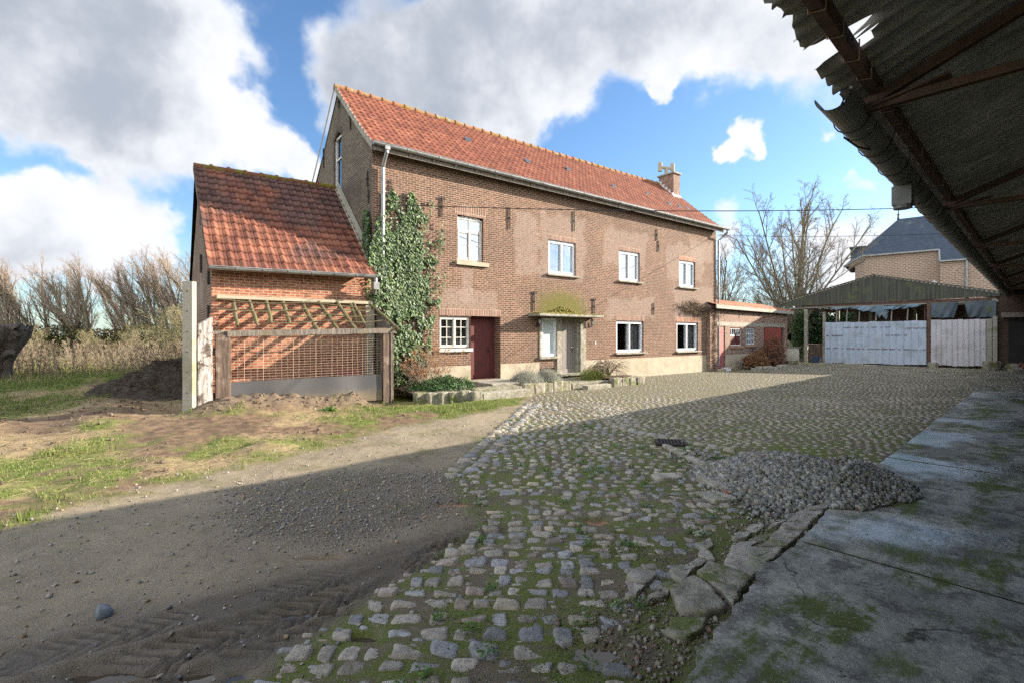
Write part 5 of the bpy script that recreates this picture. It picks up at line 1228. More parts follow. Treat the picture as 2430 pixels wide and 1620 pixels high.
# ------------------------------------------------------------------ the barn over the viewer's right shoulder
barn = empty('open_barn', (0,0,0), R(42.35), 'open barn with a dark corrugated roof, rusty trusses and a drooping eave', 'barn')
RZ = lambda p: 3.93+.4*(1.31-p)
rows = [(1.27,-1.0,0.),(-.85,-3.0,.012),(-2.85,-4.45,.024)]
A0,A1 = -10.,36.2
aa = np.arange(A0,A1,.022); na=len(aa)
edge = np.full(na,1.25)+(fbm(aa*9,aa*0,1,4,3)-.5)*.035
rag = sst(5.6,5.0,aa); edge = edge+rag*((fbm(aa*2.2,aa*0+3,1,4,8)-.5)*.14+(fbm(aa*30,aa*0,1,2,4)-.5)*.06)
edge = edge-.42*sst(.13,.05,np.abs(aa-4.43))-.34*sst(.11,.05,np.abs(aa-3.29))-.10*sst(.8,.2,np.abs(aa-2.4))
Vr=[];Fr=[];o=0
for (p0_,p1_,dz) in rows:
    npz = 12
    for j in range(npz+1):
        t=j/npz; pst = (edge if p0_>1 else np.full(na,p0_)); p = pst+(p1_-pst)*t
        sag = .02*np.sin(aa*1.9)*(1-t)*(aa<40)
        sh = np.floor(aa/.92); off_ = (hsh(sh.astype(np.int64),np.zeros(na,np.int64)+int(p0_*10+50),5)-.5)*.02
        Vr.append(np.stack([aa, p, RZ(p)+.062+dz+.034*np.sin(2*math.pi*aa/.177)+off_+sag],1))
    f_ = grid_faces(npz+1,na,o)
    if p0_>1:   # a broken hole near the notch
        cen = np.concatenate(Vr[-(npz+1):])[f_-o].mean(1); hole = np.hypot((cen[:,0]-4.58)/.17,(cen[:,1]-1.02-.25*(cen[:,0]-4.5))/.10)<1
        f_ = f_[~hole]
    Fr.append(f_); o += (npz+1)*na
rf = npobj('roof', np.concatenate(Vr), np.concatenate(Fr), 'etern', barn, smooth=True)
b = B(); b.quad((A0,-4.4,RZ(-4.4)+.1),(A1,-4.4,RZ(-4.4)+.1),(A1,-9.9,3.95),(A0,-9.9,3.95)); obj('rear_slope', b, 'etern', rf)
b = B()
for p in (1.0,-.28,-1.63,-2.98,-4.3): b.beam((A0,p,RZ(p)-.055),(A1,p,RZ(p)-.055),.075,.13,.0,1)
pu = obj('purlin', b, 'rust', barn)
b = B()
for p in (1.0,-.28):
    a=-1.
    while a < 30:
        z=RZ(p)-.055; c_=a+rnd.uniform(-.05,.05); b=B(); b.tube([(c_,p+.05,z+.10),(c_,p+.045,z-.07),(c_+.03,p-.045,z-.075),(c_+.04,p-.045,z+.09)],.006,4); obj('hook_bolt', b, 'rustpipe', pu); a+=.42*(1+ (a>8)+(a>14))
for a in (.2,5.3,10.4,15.5,20.6,25.7,30.8):
    b = B()
    for (yy,dz) in ((-.03,0),(.03,0)):
        b.beam((a+yy,1.12,RZ(1.12)-.15),(a+yy,-4.3,RZ(-4.3)-.15),.012,.09); b.beam((a+yy,1.12,RZ(1.12)-.17),(a+yy,-9.4,RZ(1.12)-.17),.012,.07)
    b.beam((a,-1.2,RZ(1.12)-.17),(a,-.1,RZ(-.1)-.15),.05,.05); b.beam((a,-1.2,RZ(1.12)-.17),(a,-2.2,RZ(-2.2)-.15),.05,.05); b.beam((a,-4.3,RZ(1.12)-.17),(a,-4.3,RZ(-4.3)-.15),.06,.06)
    b.beam((a,1.12,RZ(1.12)-.19),(a,.5,RZ(.9)-.17),.13,.02)
    obj('truss', b, 'rust', barn)
gb_ = gutter('gutter', 4.78, 16.0, 1.205, 3.845, .135, barn, 'gutter_pvc', lap=.92, zr=-.03, n=12, caps=False)
gutter('gutter', 15.9, 35.6, 1.19, 3.81, .135, barn, 'gutter_pvc', lap=.98, zr=.06, n=12)
b = B()
for a in np.arange(5.4,35,.92):
    r=.147; z=3.84; b=B()
    b.tube([(a,1.205-r*math.cos(t),z-r*math.sin(t)) for t in [math.pi*k_/8 for k_ in range(9)]]+[(a,1.205+r,z+.05)],.006,4)
    b.tube([(a,1.205-r,z),(a,1.02,3.96)],.007,4); obj('gutter_bracket', b, 'iron', gb_)
b = B(); b.tube([(5.55,1.30,3.72),(5.7,1.22,3.64),(6.05,1.2,3.70),(6.3,1.2,3.9)],.010,5); obj('wire', b, 'cable', barn); b=B(); b.tube([(5.02,1.21,3.8),(4.96,1.16,3.85),(4.95,1.19,3.9)],.008,5); obj('wire', b, 'cable', barn)
b = B(); b.tube([(7.9,1.21,3.72),(7.9,1.21,3.42)],[.085,.10],12); b.box(7.80,8.02,1.11,1.31,3.46,3.70); obj('downspout', b, 'gutter_pvc', barn)
MAT['bounce_white'] = speck('bounce_white', (.72,.70,.64), (.60,.58,.52), 3)  # made-up pale coat for the unseen rear wall, bounces light under the roof
b = B(); b.quad((A0,-9.6,-.1),(A1,-9.6,-.1),(A1,-9.6,4.2),(A0,-9.6,4.2)); obj('rear_wall', b, 'bounce_white', barn)
b = B()
b.add([(36.17,-9.6,-.1),(36.17,1.62,-.1),(36.17,1.62,3.9),(36.17,-4.4,6.40),(36.17,-9.6,4.3)],[(0,1,2,3,4)]); obj('wall', b, 'barn_brick', barn)
b = B(); b.quad((36.14,-6.5,-.1),(36.14,1.2,-.1),(36.14,1.2,2.7),(36.14,-6.5,2.7)); obj('doorway', b, 'darkroom', barn, label='dark sheet painted as the shade of the doorway at the far end')  # flat near-black sheet: the shade of the opening is put into its colour
b = B(); b.beam((35.9,1.45,2.83),(35.6,-6,2.83),.25,.24,.01,8); obj('wooden_beam', b, 'rot_wood', barn)
for (x,y,z,sc_,m,lb) in [(35.1,1.75,.30,.42,'mossy_stone','round grey boulder at the foot of the pale shed panels'),(34.9,.9,.22,.35,'mossy_stone','mossy boulder just left of the rubble under the wooden beam'),(33.7,1.1,.12,.28,'stone','flat stone lying right of the rusty shed post')]:
    b = B(); c_ = (x*DB[0]+y*NB[0], x*DB[1]+y*NB[1])
    if lb.startswith('flat'): c_=(23.6,27.1)
    pl=[(c_[0]+sc_*math.cos(t)*rnd.uniform(.8,1.1),c_[1]+sc_*.8*math.sin(t)*rnd.uniform(.8,1.1)) for t in [k_*.9 for k_ in range(7)]]
    rock('boulder', pl, -.05, z+.15, m, int(x*10), rough_=.06, label=lb, cat='boulder')
N=260; q=RS.rand(N); aa_=35.2-1.6*q+RS.randn(N)*.3; pp_=.7-3.3*q+RS.randn(N)*.25; px=aa_*DB[0]+pp_*NB[0]; py=aa_*DB[1]+pp_*NB[1]
cg=np.array([(.34,.13,.08),(.40,.40,.42),(.25,.22,.18),(.30,.12,.07)])[RS.randint(0,4,N)]*(.6+.6*RS.rand(N,1))
v,f,c=angular(N,px,py,.12+.20*RS.rand(N),.12+.2*RS.rand(N),cg); npobj('rubble_heap', v,f,'gravel',col=c,kind='stuff',label='heap of broken bricks and rubble under the wooden beam',cat='rubble')

# ------------------------------------------------------------------ overhead cables
def cable(name,p,q,sag,r,label):
    b=B(); p=Vector(p);q=Vector(q); pts=[p.lerp(q,t/40)-Vector((0,0,sag*4*(t/40)*(1-t/40))) for t in range(41)]; b.tube(pts,r,5)
    return obj(name,b,'cable',label=label,cat='cable')
def px2w(u,v,Yd): r=((u*1.0332-1215)/FPX,(VHP-v*1.0332)/FPX); return (r[0]*Yd,Yd,EYE+r[1]*Yd)
a0=world_at(HOF,.5,-.10,5.64); 
cable('overhead_cable',a0,px2w(2250,473,16),.18,.014,'upper black cable running along the facade and away over the shed')
cable('overhead_cable',px2w(1655,540,24.5),px2w(2260,533,17),.12,.010,'lower black cable from the far corner of the farmhouse')
# drain grate
b=B()
for i in range(9): b.box(-.22+i*.053,-.195+i*.053,-.16,.16,.012,.03)
b.box(-.25,.25,-.19,-.165,.0,.03); b.box(-.25,.25,.165,.19,.0,.03); b.box(-.25,-.225,-.165,.165,0,.03); b.box(.228,.25,-.165,.165,0,.03)
dg=obj('drain_grate',b,'iron',label='small rusty iron drain grate set among the cobbles',cat='drain grate'); dg.location=(2.64,8.04,.01); dg.rotation_euler=(0,0,R(-12))
b=B(); b.box(-.24,.24,-.18,.18,-.01,.004); obj('pit',b,'darkroom',dg)
for i,(pp,lb) in enumerate([([(2.42,7.85),(2.52,7.86),(2.60,7.2),(2.49,7.18)],'narrow kerb stone beside the drain grate'),([(2.50,7.12),(2.61,7.14),(2.72,6.55),(2.60,6.5)],'narrow kerb stone between drain grate and gravel heap'),([(2.28,6.05),(2.62,6.12),(2.66,5.72),(2.38,5.66)],'pale flat stone at the left foot of the gravel heap'),([(2.05,5.45),(2.34,5.5),(2.46,5.22),(2.14,5.16)],'flat stone in the moss left of the gravel heap'),([(1.75,6.15),(2.1,6.2),(2.12,6.0),(1.78,5.96)],'long low stone among the mossy cobbles')]):
    rock('flat_stone',pp,-.08,.045,'stone',200+i,label=lb,cat='stone')
v,f,c=angular(1,np.array([-2.62]),np.array([3.1]),np.array([.02]),np.array([.10]),np.array([[.17,.19,.21]])); npobj('slate_fragment',v,f,'gravel',col=c,label='flat slate fragment lying in the track at the lower left',cat='stone')

# ------------------------------------------------------------------ steps and stone edging in front of the farmhouse
def hrock(name,x0,x1,y0,y1,z0,z1,m,seed,label,cat,group=None,jag=.02):
    pl=[(x0,y0),(x1,y0),(x1,y1),(x0,y1)]; pl=[world_at(HOF,x+rnd.uniform(-jag,jag),y+rnd.uniform(-jag,jag))[:2] for x,y in pl]
    return rock(name,pl,z0,z1,m,seed,soft=0,rough_=jag*1.6,label=label,cat=cat,group=group)
lbls=['first rough kerb block from the pen','second rough kerb block from the pen','third rough kerb block from the pen','fourth rough kerb block from the pen','fifth rough kerb block from the pen','rough kerb block next to the long step']
for i in range(6):
    t0=i/6;t1=(i+1)/6; x0=.16+1.75*t0; x1=.16+1.75*t1; yb=-1.82-.5*(t0+t1)/2
    hrock('kerb_block',x0-.015,x1+.015,yb-.12,yb+.12,-.08,.27+rnd.uniform(-.03,.03),'mossy_stone',300+i,lbls[i],'kerb block','rough kerb blocks of the planted beds')
def hbox(name,x0,x1,y0,y1,z0,z1,m,label,cat,bev=.012,group=None):
    b=B(); b.box(x0,x1,y0,y1,z0,z1); o=obj(name,b,m,bevel=bev,label=label,cat=cat,group=group); return at_house(o)
s=hbox('step',1.93,3.66,-2.42,-2.0,-.1,.20,'stone','long lower stone step in front of the maroon door','step')
hbox('step',1.95,3.8,-1.98,-1.45,-.1,.27,'mossy_stone','upper mossy step leading to the maroon door','step')
hbox('landing',2.9,4.35,-1.43,.1,-.1,.325,'stone','stone landing before the maroon door','landing')
for i in range(5):
    x0=3.70+i*.41; hrock('kerb_block',x0-.02,x0+.42,-2.02+.03*i,-1.80+.03*i,-.08,.31+rnd.uniform(-.03,.02),'mossy_stone',320+i,['block','second block','third block','fourth block','last block'][i]+(' of the lavender bed beside the long step' if i==0 else ' from the long step along the lavender bed'),'kerb block','rough kerb blocks of the planted beds')
hbox('landing',5.85,9.2,-1.85,-.05,-.1,.20,'mossy_stone','concrete path slab before the grey front door','landing')
hbox('step',6.2,7.35,-2.22,-1.95,-.1,.13,'stone','low stone step before the grey front door','step')
for i in range(4):
    x0=7.62+i*.42; hrock('kerb_block',x0-.02,x0+.43,-2.12,-1.86,-.08,.30+rnd.uniform(-.05,.05),'mossy_stone',340+i,['left block','second block','third block','right block'][i]+' under the bare weeping shrub','kerb block','rough kerb blocks of the planted beds')
for (x0,x1,y0,y1,nm) in [(.2,1.93,-1.75,-.02,'soil'),(3.7,5.8,-1.75,-.02,'soil'),(7.7,9.3,-1.84,-1.2,'soil')]:
    xs=np.linspace(x0,x1,40); ys=np.linspace(y0,y1,34); XX,YY=np.meshgrid(xs,ys,indexing='ij'); ZZ=.20+.08*fbm(XX,YY,5,3,5)+.04*(nm=='soil'); W_=np.array([world_at(HOF,a,c,d) for a,c,d in zip(XX.ravel(),YY.ravel(),ZZ.ravel())])
    npobj('bed_soil',W_,grid_faces(40,34),'soil',col=np.tile([[.12,.085,.055]],(len(W_),1)),smooth=True,kind='structure')
b=B(); b.tube([(0,0,0),(.35,.12,0)],.055,12,cap=False); b.tube([(0,0,0),(.35,.12,0)],.05,12); o=obj('drain_pipe',b,'zinc',label='short grey pipe poking out of the kerb near the pen',cat='pipe'); o.location=(-2.62,12.85,.12)
for i in range(14):
    pp=world_at(OBF,1.1+i*.36,-1.35-.3*math.sin(i*.25)+rnd.uniform(-.08,.08)); s_=rnd.uniform(.11,.2)
    pl=[(pp[0]+s_*math.cos(t)*rnd.uniform(.8,1.2),pp[1]+s_*.8*math.sin(t)*rnd.uniform(.8,1.2)) for t in [k_*.9 for k_ in range(7)]]
    rock('border_stone',pl,-.05,.16+rnd.uniform(-.05,.06),'stone',400+i,rough_=.03,label='rough grey stone edging the bed of dry brown bushes',cat='stone',group='stones edging the outhouse bed')
b=B(); b.box(-.2,.2,-.13,.13,0,.14); b.box(-.22,.22,-.15,.15,.14,.16); o=obj('planter_box',b,'pvc',bevel=.01,label='small pale blue box at the far corner of the farmhouse',cat='box'); pw=world_at(HOF,17.95,-.45); o.location=(pw[0],pw[1],0); o.rotation_euler=(0,0,HT)
b=B(); b.box(-.22,.22,-.1,.1,0,.11); b.box(-.24,.24,-.12,.12,.11,.13); o=obj('planter_box',b,'plinth',bevel=.01,label='low beige trough left of the pale blue box',cat='trough'); pw=world_at(HOF,17.4,-.5); o.location=(pw[0],pw[1],0); o.rotation_euler=(0,0,HT)

# ------------------------------------------------------------------ vegetation helpers
LEAF = np.array([(0,-.12),(.34,-.28),(.50,.12),(.26,.34),(0,.95),(-.26,.34),(-.50,.12),(-.34,-.28)])
OVAL = np.array([(0,-.4),(.3,-.2),(.36,.2),(.2,.6),(0,.9),(-.2,.6),(-.36,.2),(-.3,-.2)])
def unit(v): return v/np.maximum(np.linalg.norm(v,axis=1)[:,None],1e-9)
def leaves(P, Nn, size, col, shape=LEAF, upv=(0,0,-1), fold=.12, cup=True):
    """flat leaves at P facing Nn, tips towards upv"""
    N=len(P); Nn=unit(Nn); up=np.tile(np.array(upv,float),(N,1))+RS.randn(N,3)*.45; t=unit(up-Nn*np.sum(up*Nn,1)[:,None]); s=np.cross(Nn,t)
    k=len(shape); V=P[:,None,:]+size[:,None,None]*(s[:,None,:]*shape[None,:,0,None]+t[:,None,:]*shape[None,:,1,None]-Nn[:,None,:]*fold*np.abs(shape[None,:,0,None])*2)
    V=np.concatenate([P[:,None,:]+t[:,None,:]*(size*.2)[:,None,None]+Nn[:,None,:]*(size*.05)[:,None,None],V],1)
    idx=np.array([(0,i+1,(i+1)%k+1) for i in range(k)]); F=(idx[None]+(np.arange(N)*(k+1))[:,None,None]).reshape(-1,3)
    return V.reshape(-1,3),F,np.repeat(col,k+1,0)
def blades(P, h, w, lean, col, tipc=None):
    N=len(P); a=RS.rand(N)*6.283; d=np.stack([np.cos(a),np.sin(a),0*a],1); b_=RS.rand(N)*6.283; l=np.stack([np.cos(b_),np.sin(b_),0*b_],1)*(lean*RS.rand(N))[:,None]
    if np.ndim(h)==0: h=np.full(N,h)
    w=np.asarray(w,float); w=w.reshape(-1,1) if w.ndim else w
    up=np.array([[0,0,1.]])
    V=np.stack([P-d*w/2,P+d*w/2,P+d*w*.4+up*h[:,None]*.55+l*h[:,None]*.3,P-d*w*.4+up*h[:,None]*.55+l*h[:,None]*.3,P+up*h[:,None]*(1-.25*np.linalg.norm(l,axis=1))[:,None]+l*h[:,None]],1)
    F=(np.array([(0,1,2),(0,2,3),(3,2,4)])[None]+(np.arange(N)*5)[:,None,None]).reshape(-1,3)
    C=np.repeat(col[:,None,:],5,1)
    if tipc is not None: C[:,4]=tipc
    return V.reshape(-1,3),F,C.reshape(-1,3)
def poly_in(x, y, P):
    P=np.array(P); ins=np.zeros(len(x),bool); j=len(P)-1
    for i in range(len(P)):
        xi,yi=P[i];xj,yj=P[j]; c=((yi>y)!=(yj>y))&(x<(xj-xi)*(y-yi)/(yj-yi+1e-12)+xi); ins^=c; j=i
    return ins
def segtubes(S, n=3):
    """numpy tubes for (x0,y0,z0,x1,y1,z1,r0,r1) segments"""
    S=np.array(S,float); A=S[:,:3];Bq=S[:,3:6]; d=unit(Bq-A); x=np.cross(d,np.where(np.abs(d[:,2:3])>.9,[[1.,0,0]],[[0,0,1.]])); x=unit(x); y=np.cross(d,x)
    V=[]
    for (Pt,r) in ((A,S[:,6]),(Bq,S[:,7])):
        for k_ in range(n):
            t=2*math.pi*k_/n; V.append(Pt+(x*math.cos(t)+y*math.sin(t))*r[:,None])
    V=np.stack(V,1); F=np.array([(k_,(k_+1)%n,n+(k_+1)%n,n+k_) for k_ in range(n)]); F=(F[None]+(np.arange(len(S))*2*n)[:,None,None]).reshape(-1,4)
    return V.reshape(-1,3),F
def to_house(P):
    c,s=math.cos(HT),math.sin(HT); return np.stack([-3.776+P[:,0]*c-P[:,1]*s,14.067+P[:,0]*s+P[:,1]*c,P[:,2]],1)

# ------------------------------------------------------------------ ivy on the farmhouse
IVY=[(-.34,4.3),(-.2,5.0),(.06,5.5),(.1,5.86),(.3,6.04),(.43,5.97),(.6,5.75),(.77,5.28),(.80,5.6),(.79,6.05),(.89,6.12),(1.01,6.09),(1.14,5.86),(1.37,5.51),(1.40,5.4),(1.5,5.75),(1.62,5.97),(1.68,5.9),(1.6,5.31),(1.44,4.85),(1.68,4.66),(1.83,4.99),(1.97,5.36),(2.05,5.37),(2.13,4.9),(2.08,4.54),(1.86,4.04),(1.75,3.7),(2.1,3.83),(2.12,3.4),(1.93,2.97),(1.83,2.54),(1.65,2.12),(1.6,1.49),(1.5,.87),(1.4,.4),(-.1,.3),(-.2,1.5),(-.55,2.5),(-.48,3.2),(-.42,3.55)]
def ivycol(n):
    c=np.array([(.060,.105,.038),(.085,.145,.045),(.045,.080,.032),(.12,.18,.06),(.17,.22,.14)])[RS.randint(0,5,n)]*(.65+.7*RS.rand(n,1)); return c
N=26000; px=RS.uniform(-.9,2.3,N); pz=RS.uniform(.3,6.2,N); wx=px+(fbm(px,pz,3,3,4)-.5)*.14+.05
k_=poly_in(wx,pz,IVY)&((fbm(px,pz,3.2,4,9)>.38+.06*(pz>4.4)+.07*(pz>5)+.09*(px>1.25)+.06*(px>1.6))|(RS.rand(N)<.10)); px=px[k_];pz=pz[k_]; N=len(px)
bul=.06+.10*fbm(px,pz,2,3,6)+.22*np.exp(-((px+.15)/.5)**2-((pz-2.9)/1.0)**2)+.12*np.exp(-((px-.3)/.8)**2-((pz-1.5)/1.2)**2)
lay_=RS.rand(N)**.6; P=np.stack([px,-.03-bul*lay_,pz],1); Nn=np.stack([RS.randn(N)*.45+.15,-1+0*px,RS.randn(N)*.35+.35],1)
v,f,c=leaves(P,Nn,.040+.065*RS.rand(N)**1.5,ivycol(N)); V0=[to_house(v)];F0=[f];C0=[c];o=len(v)
N=3000; py=RS.rand(N)**1.5*1.3; pz=RS.uniform(3.5,5.6,N); k_=pz<4.1+1.7*np.exp(-((py-.25)/.35)**2)*fbm(py,pz,3,3,2)*1.6; py=py[k_];pz=pz[k_];N=len(py)
Nn=np.stack([-1+0*py,RS.randn(N)*.4,RS.randn(N)*.3+.3],1); v,f,c=leaves(np.stack([HX0-.05-.08*RS.rand(N),py,pz],1),Nn,.05+.04*RS.rand(N),ivycol(N)); V0.append(to_house(v));F0.append(f+o);C0.append(c);o+=len(v)
ivy=npobj('ivy_plant',np.concatenate(V0),np.concatenate(F0),'leaf',col=np.concatenate(C0),label='thick green ivy climbing the left corner of the farmhouse front',cat='ivy')
S=[]
for i in range(34):
    x=rnd.uniform(-.1,1.4); z=.2; xx=x
    for j in range(16):
        nx=xx+rnd.uniform(-.12,.13); nz=z+rnd.uniform(.15,.4)
        if not poly_in(np.array([nx]),np.array([nz]),IVY)[0]: break
        S.append((xx,-.03,z,nx,-.03,nz,.014,.011)); xx,z=nx,nz
v,f=segtubes(S,4); npobj('stem',to_house(v),f,'dark_wood',ivy)

# low green ground cover, lavender, dead hydrangea in the beds
def mound_plant(name,cx_,cy_,rx,ry,h,N,colf,label,cat,shape=OVAL,size=(.03,.05),z0=.22,mat_='leaf',group=None):
    u=RS.randn(N,3); u=unit(u); r=RS.rand(N)**.35; P=np.stack([cx_+u[:,0]*rx*r,cy_+u[:,1]*ry*r,z0+np.abs(u[:,2])*h*r],1); P[:,2]*=(.75+.5*fbm(P[:,0],P[:,1],3.5,3,13))
    Nn=u+RS.randn(N,3)*.5+np.array([[0,0,.5]]); v,f,c=leaves(P,Nn,size[0]+(size[1]-size[0])*RS.rand(N),colf(N),shape)
    return npobj(name,to_house(v),f,mat_,col=c,label=label,cat=cat,group=group)
gcol=lambda n: np.array([(.045,.10,.03),(.07,.14,.04),(.03,.06,.02)])[RS.randint(0,3,n)]*(.7+.6*RS.rand(n,1))
g1_=mound_plant('ground_cover_shrub',1.35,-1.15,1.15,.75,.42,6000,gcol,'low glossy green shrub spilling over the kerb left of the maroon door','shrub')
def twigs(base, n, h, spread, steps=5, droop=0., r0=.006, up=1., curl=.25, rr=None):
    S=[]; rr=rr or rnd
    for i in range(n):
        a=rr.uniform(0,6.283); p=Vector(base)+Vector((rr.gauss(0,spread*.25),rr.gauss(0,spread*.25),0)); d=Vector((math.cos(a)*spread*rr.random(),math.sin(a)*spread*rr.random(),up)).normalized(); L=h*rr.uniform(.6,1.1)/steps
        for j in range(steps):
            q=p+d*L; S.append((*p,*q,r0*(1-j/steps*.6),r0*(1-(j+1)/steps*.7))); p=q; d=(d+Vector((rr.gauss(0,curl),rr.gauss(0,curl),-droop+rr.gauss(0,curl*.5)))).normalized()
            if rr.random()<.6:
                e=(d+Vector((rr.gauss(0,.7),rr.gauss(0,.7),-droop))).normalized(); S.append((*p,*(p+e*L*.8),r0*.5,r0*.25))
    return S
lavc=lambda n: np.array([(.46,.47,.42),(.38,.39,.33),(.52,.51,.46),(.24,.27,.18)])[RS.randint(0,4,n)]*(.7+.5*RS.rand(n,1))
for (cx_,rx,lb) in ((4.45,.62,'silvery lavender bush nearer the maroon door'),(5.35,.42,'smaller silvery lavender bush beside the grey door')):
    N=3800; P=np.stack([cx_+RS.randn(N)*rx*.42,-1.15+RS.randn(N)*.22,.22+0*RS.rand(N)],1); dist=np.hypot((P[:,0]-cx_)/rx,(P[:,1]+1.15)/.5)
    h=(.46*np.clip(1-dist**2*.5,.15,1))*(.6+.6*RS.rand(N)); v,f,c=blades(P,h,.008,.55,lavc(N)); lv=npobj('lavender_bush',to_house(v),f,'dry',col=c,label=lb,cat='lavender bush')
    S=twigs((cx_,-1.15,.3),45,.75,.7,5,0,.0035); v,f=segtubes(S); npobj('dry_stalk',to_house(v),f,'twig',lv)
# dried hydrangea beside the ivy
S=twigs((.75,-.75,.2),60,1.15,.45,5,0,.006)+twigs((1.5,-.45,.2),50,1.25,.5,5,0,.005); v,f=segtubes(S)
dh=npobj('dried_shrub',to_house(v),f,'twig_red',label='dried brown hydrangea stalks at the foot of the ivy',cat='shrub')
E2=np.array([s[3:6] for s in S if s[5]>.6]); hc=E2[RS.randint(0,len(E2),110)]; P=np.repeat(hc,22,0)+RS.randn(110*22,3)*.045; N=len(P)
v,f,c=leaves(P,RS.randn(N,3),.022+.02*RS.rand(N),np.array([(.36,.20,.11),(.28,.15,.08),(.42,.27,.16)])[RS.randint(0,3,N)]*(.7+.5*RS.rand(N,1)),OVAL); npobj('flower_head',to_house(v),f,'dry',dh,col=c)
# bare weeping shrub
S=[]
wr_=random.Random(5); cx_,cy_=8.4,-1.15
for i in range(9):
    a=wr_.uniform(0,6.283); p=Vector((cx_,cy_,.2)); d=Vector((math.cos(a)*.5,math.sin(a)*.35,.9)).normalized()
    br=[(p,d,.036,0)]
    while br:
        p,d,r,l=br.pop()
        if l>6: continue
        L=.17*wr_.uniform(.7,1.2); q=p+d*L; S.append((*p,*q,r,r*.75))
        sprd=Vector((q.x-cx_,q.y-cy_,0)); dn=-.20-.20*l*.6
        for c_ in range(2 if l<5 else 1+(wr_.random()<.6)):
            e=(d+Vector((wr_.gauss(0,.42),wr_.gauss(0,.35),wr_.gauss(0,.28)))+sprd*.35+Vector((0,0,dn*(l>2)))).normalized(); br.append((q,e,max(r*.68,.0045),l+1))
S=[s for s in S if s[5]>.12]
v,f=segtubes(S,3); ws_=npobj('weeping_shrub',to_house(v),f,'twig',label='bare weeping shrub with a dome of fine twigs before the wall',cat='shrub')
N=900; P=np.stack([7.55+RS.randn(N)*.28,-1.2+RS.randn(N)*.2,.2+0*RS.rand(N)],1); v,f,c=blades(P,.25+.3*RS.rand(N),.008,.9,np.array([[.16,.19,.05]])*(.6+.8*RS.rand(N,1))); npobj('grass_tuft',to_house(v),f,'dry',col=c,kind='thing',label='tuft of long green grass left of the weeping shrub',cat='grass tuft')
# leafless climber at the far corner
cr=random.Random(9); S=[]
def climb(p, q, n, r, j):
    p=Vector(p);q=Vector(q);prev=p
    for i in range(1,n+1):
        c_=p.lerp(q,i/n)+Vector((cr.gauss(0,j),cr.gauss(0,j*.3),cr.gauss(0,j))); S.append((*prev,*c_,r,r*.95)); prev=c_
for k2 in range(7): climb((17.3+cr.gauss(0,.15),-.12,0),(17.35+cr.gauss(0,.12),-.12,3.1),12,.028,.05)
for k2 in range(6): climb((17.3,-.12,2.9+cr.gauss(0,.15)),(15.0+cr.uniform(-.4,1),-.10,3.2+cr.gauss(0,.12)),12,.018,.05)
for k2 in range(3): climb((17.4,-.12,2.9),(18.6,.1,2.6+cr.gauss(0,.3)),8,.014,.06)
base_=list(S)
for s in base_:
    for k2 in range(9):
        p=Vector(s[3:6]); d=Vector((cr.gauss(0,1),cr.gauss(-.3,.5),cr.gauss(0,1))).normalized()
        for j in range(3):
            q=p+d*cr.uniform(.05,.11); S.append((*p,*q,.005,.004)); p=q; d=(d+Vector((cr.gauss(0,.6),cr.gauss(0,.4),cr.gauss(-.1,.6)))).normalized()
v,f=segtubes(S,3); cl_=npobj('climbing_plant',to_house(v),f,'twig',label='leafless brown climber trained up the far right corner of the farmhouse',cat='climber')
N=2600; E2=np.array([s[3:6] for s in S]); P=E2[RS.randint(0,len(E2),N)]+RS.randn(N,3)*.03; v,f,c=leaves(P,RS.randn(N,3)+np.array([[.2,-.8,0]]),.02+.025*RS.rand(N),np.array([(.15,.085,.05),(.20,.13,.07),(.10,.055,.04)])[RS.randint(0,3,N)],OVAL); npobj('dry_leaves',to_house(v),f,'dry',cl_,col=c)
# dry hydrangeas before the outhouse
def to_out(P):
    c,s=math.cos(OT),math.sin(OT); return np.stack([ox+P[:,0]*c-P[:,1]*s,oy+P[:,0]*s+P[:,1]*c,P[:,2]],1)
for (cx_,cy_,rx,h,n,lb,cc) in [(2.7,-.8,1.05,.85,260,'left and lower of the dry brown bushes before the outhouse',(.30,.17,.09)),(4.9,-.85,1.45,1.35,460,'right and taller of the dry brown bushes before the outhouse',(.24,.13,.085))]:
    S=twigs((cx_,cy_,0),90,h*.95,rx*.8,5,0,.008); v,f=segtubes(S); hb_=npobj('hydrangea_bush',to_out(v),f,'twig',label=lb,cat='bush')
    u=unit(RS.randn(n,3)); r=RS.rand(n)**.3; hc=np.stack([cx_+u[:,0]*rx*r,cy_+u[:,1]*.6*r,.15+np.abs(u[:,2])*h*r*(.55+.9*fbm(u[:,0]*2+cx_,u[:,1]*2,1,3,5))],1); M_=26; P=np.repeat(hc,M_,0)+unit(RS.randn(n*M_,3))*.075*RS.rand(n*M_,1)**.3; N=len(P)
    v,f,c=leaves(P,RS.randn(N,3)+np.array([[0,-.3,.5]]),.025+.03*RS.rand(N),np.array(cc)*(.55+.75*RS.rand(N,1)),OVAL); npobj('flower_head',to_out(v),f,'dry',hb_,col=c)

# ------------------------------------------------------------------ grass, weeds, straw, clods
N=420000; px=RS.uniform(-26,1.2,N); py=4+22*RS.rand(N)**1.5
lz=sst(.25,-.35,seg_side(px,py,GE)+(fbm(px,py,1.5,4,2)-.5)*1.0+(fbm(px,py,6,3,12)-.5)*.4)
bare=np.exp(-((py-9.2-.25*(px+7))**2)/2.2)*sst(-3,-5,px)*.9
g_=lz*sst(.44,.62,fbm(px,py,.9,4,33)*.7+fbm(px,py,4,3,34)*.3+.13*sst(12,16,py)-.16*bare+.30*np.exp(-((py-(12.15+.3*(px+1.5)))/.9)**2)*sst(-4.5,-2.5,px)*sst(.6,0,px)+.12*sst(-9,-12,px))
t_=((px+6.35)*.78+(py-10.35)*.62); n_=-(px+6.35)*.62+(py-10.35)*.78
g_*=1-.85*sst(-.8,0,t_)*sst(3.9,3.0,t_)*np.exp(-(n_/.5)**4)
